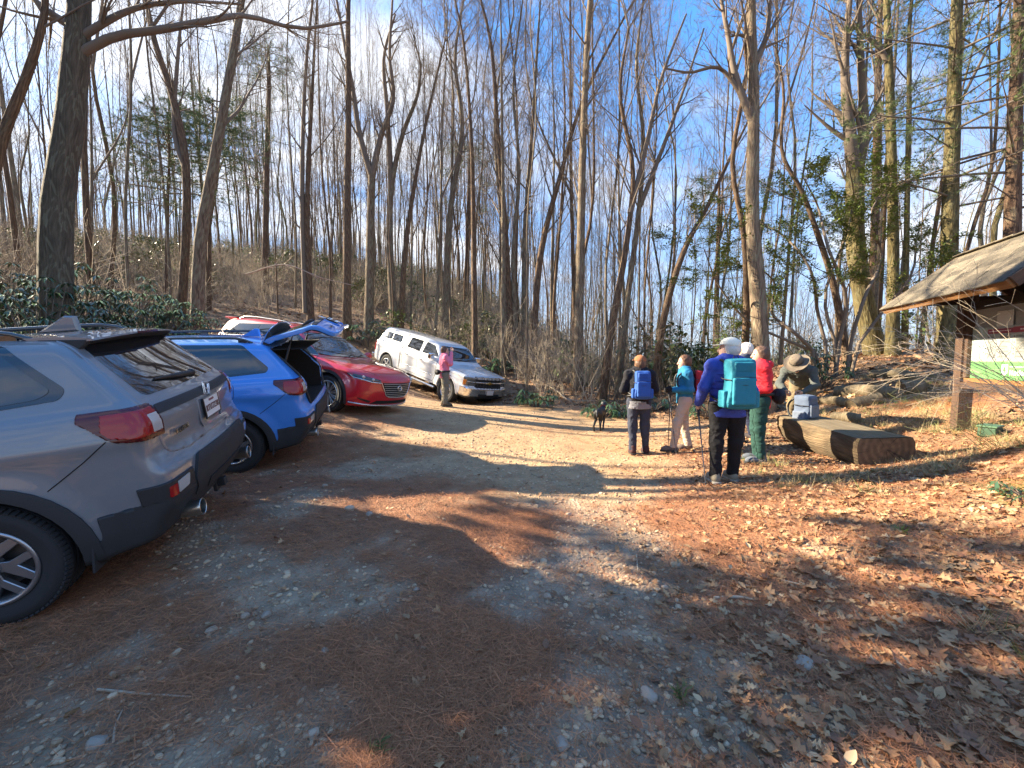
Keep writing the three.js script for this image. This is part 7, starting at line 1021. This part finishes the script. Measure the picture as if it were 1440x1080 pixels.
backpack(p3, 'teal hiking backpack worn over the violet-blue puffer', { main: cloth([0.014, 0.15, 0.21], 0.55), pocket: cloth([0.018, 0.18, 0.25], 0.55) }, { w: 0.33, h: 0.55, d: 0.22 });
trekPole(handAt(p3, 'l'), footAt(2.21, -4.62), 'trekking pole held by the hiker in the cream cap');
// 4 red jacket
const p4 = person({ label: 'brown-haired hiker in bright red jacket and dark green trousers standing sideways', seed: 4, x: 3.43, z: -5.69, yaw: 1.25, height: 1.62, bulk: 1.02, top: { mat: cloth([0.62, 0.02, 0.035], 0.55) }, legs: cloth([0.02, 0.06, 0.05], 0.85), shoes: cloth([0.10, 0.115, 0.14], 0.8), laces: mat([0.5, 0.52, 0.55], 0.7), hair: { mat: hairMat([0.11, 0.06, 0.035]), len: 0.07 }, look: [0.0, 0.1, 0], handl: 'grip', handr: 'grip', joints: { el: [-0.22, 1.09, 0.05], wl: [-0.12, 1.02, -0.2], er: [0.22, 1.08, 0.04], wr: [0.12, 1.0, -0.2] }, hem: 0.79 });
part(p4.root, 'hood', netMesh((x, y, z) => smax(ell(x, y, z, [0, 1.43, 0.075], [0.115, 0.075, 0.085]), -ell(x, y, z, [0, 1.49, 0.03], [0.085, 0.07, 0.075]), 0.02), [-0.16, 1.32, -0.05], [0.16, 1.54, 0.2], 0.014), p4.top.mat);
{ const b = thing('waist_pack', 'black waist pack worn behind the red jacket', 'waist pack'), g = netMesh((x, y, z) => ell(x, y, z, [0, 0, 0], [0.15, 0.11, 0.085]) + (fbm(x * 12, y * 12, z * 12, 2) - 0.5) * 0.03, [-0.2, -0.16, -0.14], [0.2, 0.16, 0.14], 0.014); part(b, 'pouch', g, cloth([0.02, 0.02, 0.024], 0.6)); const c = new THREE.TorusGeometry(0.185, 0.014, 6, 36); c.rotateX(Math.PI / 2); part(b, 'belt', c.scale(1.05, 1.6, 0.82).translate(0, 0.03, -0.21), M.trim); part(b, 'zip', tube([V(-0.1, 0.05, 0.075), V(0, 0.06, 0.088), V(0.1, 0.05, 0.075)], 0.004, 4), M.trim); b.rotation.y = p4.yaw; b.position.copy(V(0, 0.98, 0.235).multiplyScalar(p4.root.scale.x).applyAxisAngle(V(0, 1, 0), p4.yaw).add(p4.root.position)); }
trekPole(handAt(p4, 'l'), footAt(3.10, -5.62), 'trekking pole in front of the red jacket');
// 5 standing behind, mostly hidden
const p5 = person({ label: 'white-curled hiker in navy trousers mostly hidden behind the red jacket', seed: 5, x: 4.02, z: -7.1, yaw: 0.6, height: 1.70, top: { mat: cloth([0.05, 0.06, 0.09], 0.7) }, legs: cloth([0.015, 0.02, 0.045], 0.85), shoes: cloth([0.06, 0.05, 0.05], 0.8), hair: { mat: hairMat([0.70, 0.66, 0.58]), len: 0.03 }, look: [0, 0.3, 0], joints: { al: [-0.14, 0.09, 0.02], ar: [0.22, 0.09, 0.04], kr: [0.16, 0.49, 0.0] } });
// 6 man with brimmed hat bending over his pack on the log
const p6 = person({ label: 'man in brimmed hat and grey-green jacket bending over a pack on the log', seed: 6, x: 5.15, z: -7.35, yaw: 2.35, height: 1.74, bulk: 1.1, top: { mat: cloth([0.075, 0.085, 0.08], 0.75) }, legs: cloth([0.16, 0.125, 0.075], 0.85), shoes: cloth([0.08, 0.06, 0.04], 0.8), hair: { mat: hairMat([0.3, 0.28, 0.25]), len: 0 }, hat: brimHat(cloth([0.15, 0.12, 0.09], 0.85), cloth([0.06, 0.05, 0.04], 0.8)), look: [-0.75, 0, 0], handl: 'grip', handr: 'grip', collarMat: cloth([0.3, 0.3, 0.29], 0.8), joints: { pelvis: [0, 0.88, 0.22], chest: [0, 1.08, -0.06], neck: [0, 1.15, -0.21], head: [0, 1.215, -0.33], sl: [-0.19, 1.10, -0.17], sr: [0.19, 1.10, -0.17], el: [-0.26, 0.87, -0.27], er: [0.26, 0.87, -0.27], wl: [-0.13, 0.76, -0.46], wr: [0.13, 0.76, -0.46], hl: [-0.10, 0.85, 0.21], hr: [0.10, 0.85, 0.21], kl: [-0.12, 0.48, 0.02], kr: [0.12, 0.48, 0.04] }, hem: 0.84 });
{ const b = backpack(null, 'grey-blue rucksack standing on the far end of the log bench', { main: cloth([0.09, 0.12, 0.18], 0.65), pocket: cloth([0.13, 0.16, 0.21], 0.65) }, { w: 0.34, h: 0.40, d: 0.24 }); b.position.set(4.66, gh(4.74, -6.0) + 0.43, -6.72); b.rotation.y = 0.5; part(b, 'shoulder_strap', tube(new THREE.CatmullRomCurve3([V(-0.08, 0.34, 0), V(-0.1, 0.24, -0.07), V(-0.12, 0.08, -0.05), V(-0.13, 0.02, 0.02)]).getPoints(10), 0.015, 6), M.trim); }
// 7 pink shirt by the pickup
const p7 = person({ label: 'person in pink shirt and olive trousers raising a hand to sunglasses beside the pickup', seed: 7, x: -1.86, z: -11.4, yaw: -1.2, height: 1.66, top: { name: 'shirt', mat: cloth([0.72, 0.20, 0.30], 0.8) }, legs: cloth([0.16, 0.15, 0.12], 0.85), shoes: cloth([0.10, 0.075, 0.05], 0.8), hair: { mat: hairMat([0.10, 0.045, 0.025]), len: 0.02 }, look: [0, -0.2, 0], handr: 'open', joints: { er: [0.25, 1.20, -0.12], wr: [0.12, 1.50, -0.17], el: [-0.24, 1.10, 0.02], wl: [-0.2, 0.9, -0.1] }, hem: 0.80 });
part(p7.root, 'sunglasses', merged([-1, 1].map((s) => xf(new THREE.SphereGeometry(1, 10, 8), [s * 0.032, 1.575, -0.115], [0, 0, 0], [0.026, 0.018, 0.008])).concat([box(0.15, 0.006, 0.006, [0, 1.58, -0.108])])).applyMatrix4(new THREE.Matrix4().makeTranslation(0, 0, -0.01)), M.gloss);
{ const b = thing('belt_bag', 'small black belt bag at the waist of the pink shirt', 'bag'), g = netMesh((x, y, z) => ell(x, y, z, [0, 0, 0], [0.13, 0.08, 0.07]) + (fbm(x * 12, y * 12, z * 12, 2) - 0.5) * 0.02, [-0.2, -0.14, -0.12], [0.2, 0.14, 0.12], 0.016), c = new THREE.TorusGeometry(0.175, 0.016, 6, 30); c.rotateX(Math.PI / 2); part(b, 'pouch', g, cloth([0.015, 0.015, 0.017], 0.6)); part(b, 'belt', c.scale(1.05, 1.8, 0.82).translate(0, 0.02, -0.2), M.trim); b.rotation.y = p7.yaw; b.position.copy(V(0, 0.97, 0.21).multiplyScalar(p7.root.scale.x).applyAxisAngle(V(0, 1, 0), p7.yaw).add(p7.root.position)); }
// ---------------------------------------------------------------- black dog trotting away
{
  const d = thing('dog', 'lean black dog trotting towards the wooded bank', 'dog'), C = cap;
  const f = (x, y, z) => {                                 // facing -z, shoulder height about 0.52
    let q = smin(ell(x, y, z, [0, 0.42, -0.14], [0.085, 0.115, 0.15]), ell(x, y, z, [0, 0.46, 0.12], [0.07, 0.085, 0.16]), 0.08);
    q = smin(q, ell(x, y, z, [0, 0.45, 0.24], [0.07, 0.085, 0.09]), 0.05); q = smin(q, C(x, y, z, [0, 0.48, -0.24], [0, 0.58, -0.36], 0.06, 0.05), 0.05);
    q = smin(q, ell(x, y, z, [0, 0.61, -0.40], [0.05, 0.052, 0.07]), 0.03); q = smin(q, C(x, y, z, [0, 0.60, -0.44], [0, 0.585, -0.53], 0.034, 0.022), 0.02);
    q = smin(q, C(Math.abs(x), y, z, [0.04, 0.65, -0.385], [0.062, 0.60, -0.375], 0.018, 0.011), 0.015);
    q = smin(q, C(x, y, z, [0, 0.49, 0.31], [0.03, 0.42, 0.44], 0.02, 0.014), 0.03); q = smin(q, C(x, y, z, [0.03, 0.42, 0.44], [0.05, 0.38, 0.54], 0.014, 0.008), 0.02);
    for (const [s, a, b] of [[-1, [-0.16, -0.25], [0.22, 0.34]], [1, [-0.12, -0.06], [0.20, 0.18]]]) {
      q = smin(q, C(x, y, z, [s * 0.055, 0.38, -0.18], [s * 0.058, 0.22, a[0] - 0.03], 0.045, 0.028), 0.03); q = smin(q, C(x, y, z, [s * 0.058, 0.22, a[0] - 0.03], [s * 0.058, 0.03, a[1]], 0.026, 0.019), 0.015); q = smin(q, C(x, y, z, [s * 0.058, 0.022, a[1]], [s * 0.058, 0.02, a[1] - 0.035], 0.022, 0.02), 0.012);
      q = smin(q, C(x, y, z, [s * 0.055, 0.42, 0.22], [s * 0.062, 0.27, b[0] - 0.05], 0.06, 0.036), 0.03); q = smin(q, C(x, y, z, [s * 0.062, 0.27, b[0] - 0.05], [s * 0.058, 0.16, b[1] + 0.04], 0.032, 0.021), 0.015); q = smin(q, C(x, y, z, [s * 0.058, 0.16, b[1] + 0.04], [s * 0.058, 0.03, b[1]], 0.02, 0.017), 0.012); q = smin(q, C(x, y, z, [s * 0.058, 0.022, b[1]], [s * 0.058, 0.02, b[1] - 0.035], 0.02, 0.019), 0.012);
    }
    return q + (fbm(x * 30, y * 30, z * 30, 2) - 0.5) * 0.006;
  };
  part(d, 'body', netMesh(f, [-0.16, -0.02, -0.6], [0.16, 0.74, 0.6], 0.013), mat([0.010, 0.010, 0.011], 0.5));
  const cl = new THREE.TorusGeometry(0.06, 0.009, 6, 24); part(d, 'collar', cl.rotateX(0.6).translate(0, 0.535, -0.305), mat([0.25, 0.02, 0.02], 0.6));
  for (const s of [-1, 1]) part(d, 'eye', xf(new THREE.SphereGeometry(0.008, 8, 6), [s * 0.026, 0.622, -0.455]), M.gloss); part(d, 'nose', xf(new THREE.SphereGeometry(0.012, 8, 6), [0, 0.588, -0.55]), M.gloss);
  d.position.set(1.98, gh(1.98, -9.2), -9.2); d.rotation.y = -0.45; d.scale.setScalar(0.92);
}
renderer.render(scene, camera);
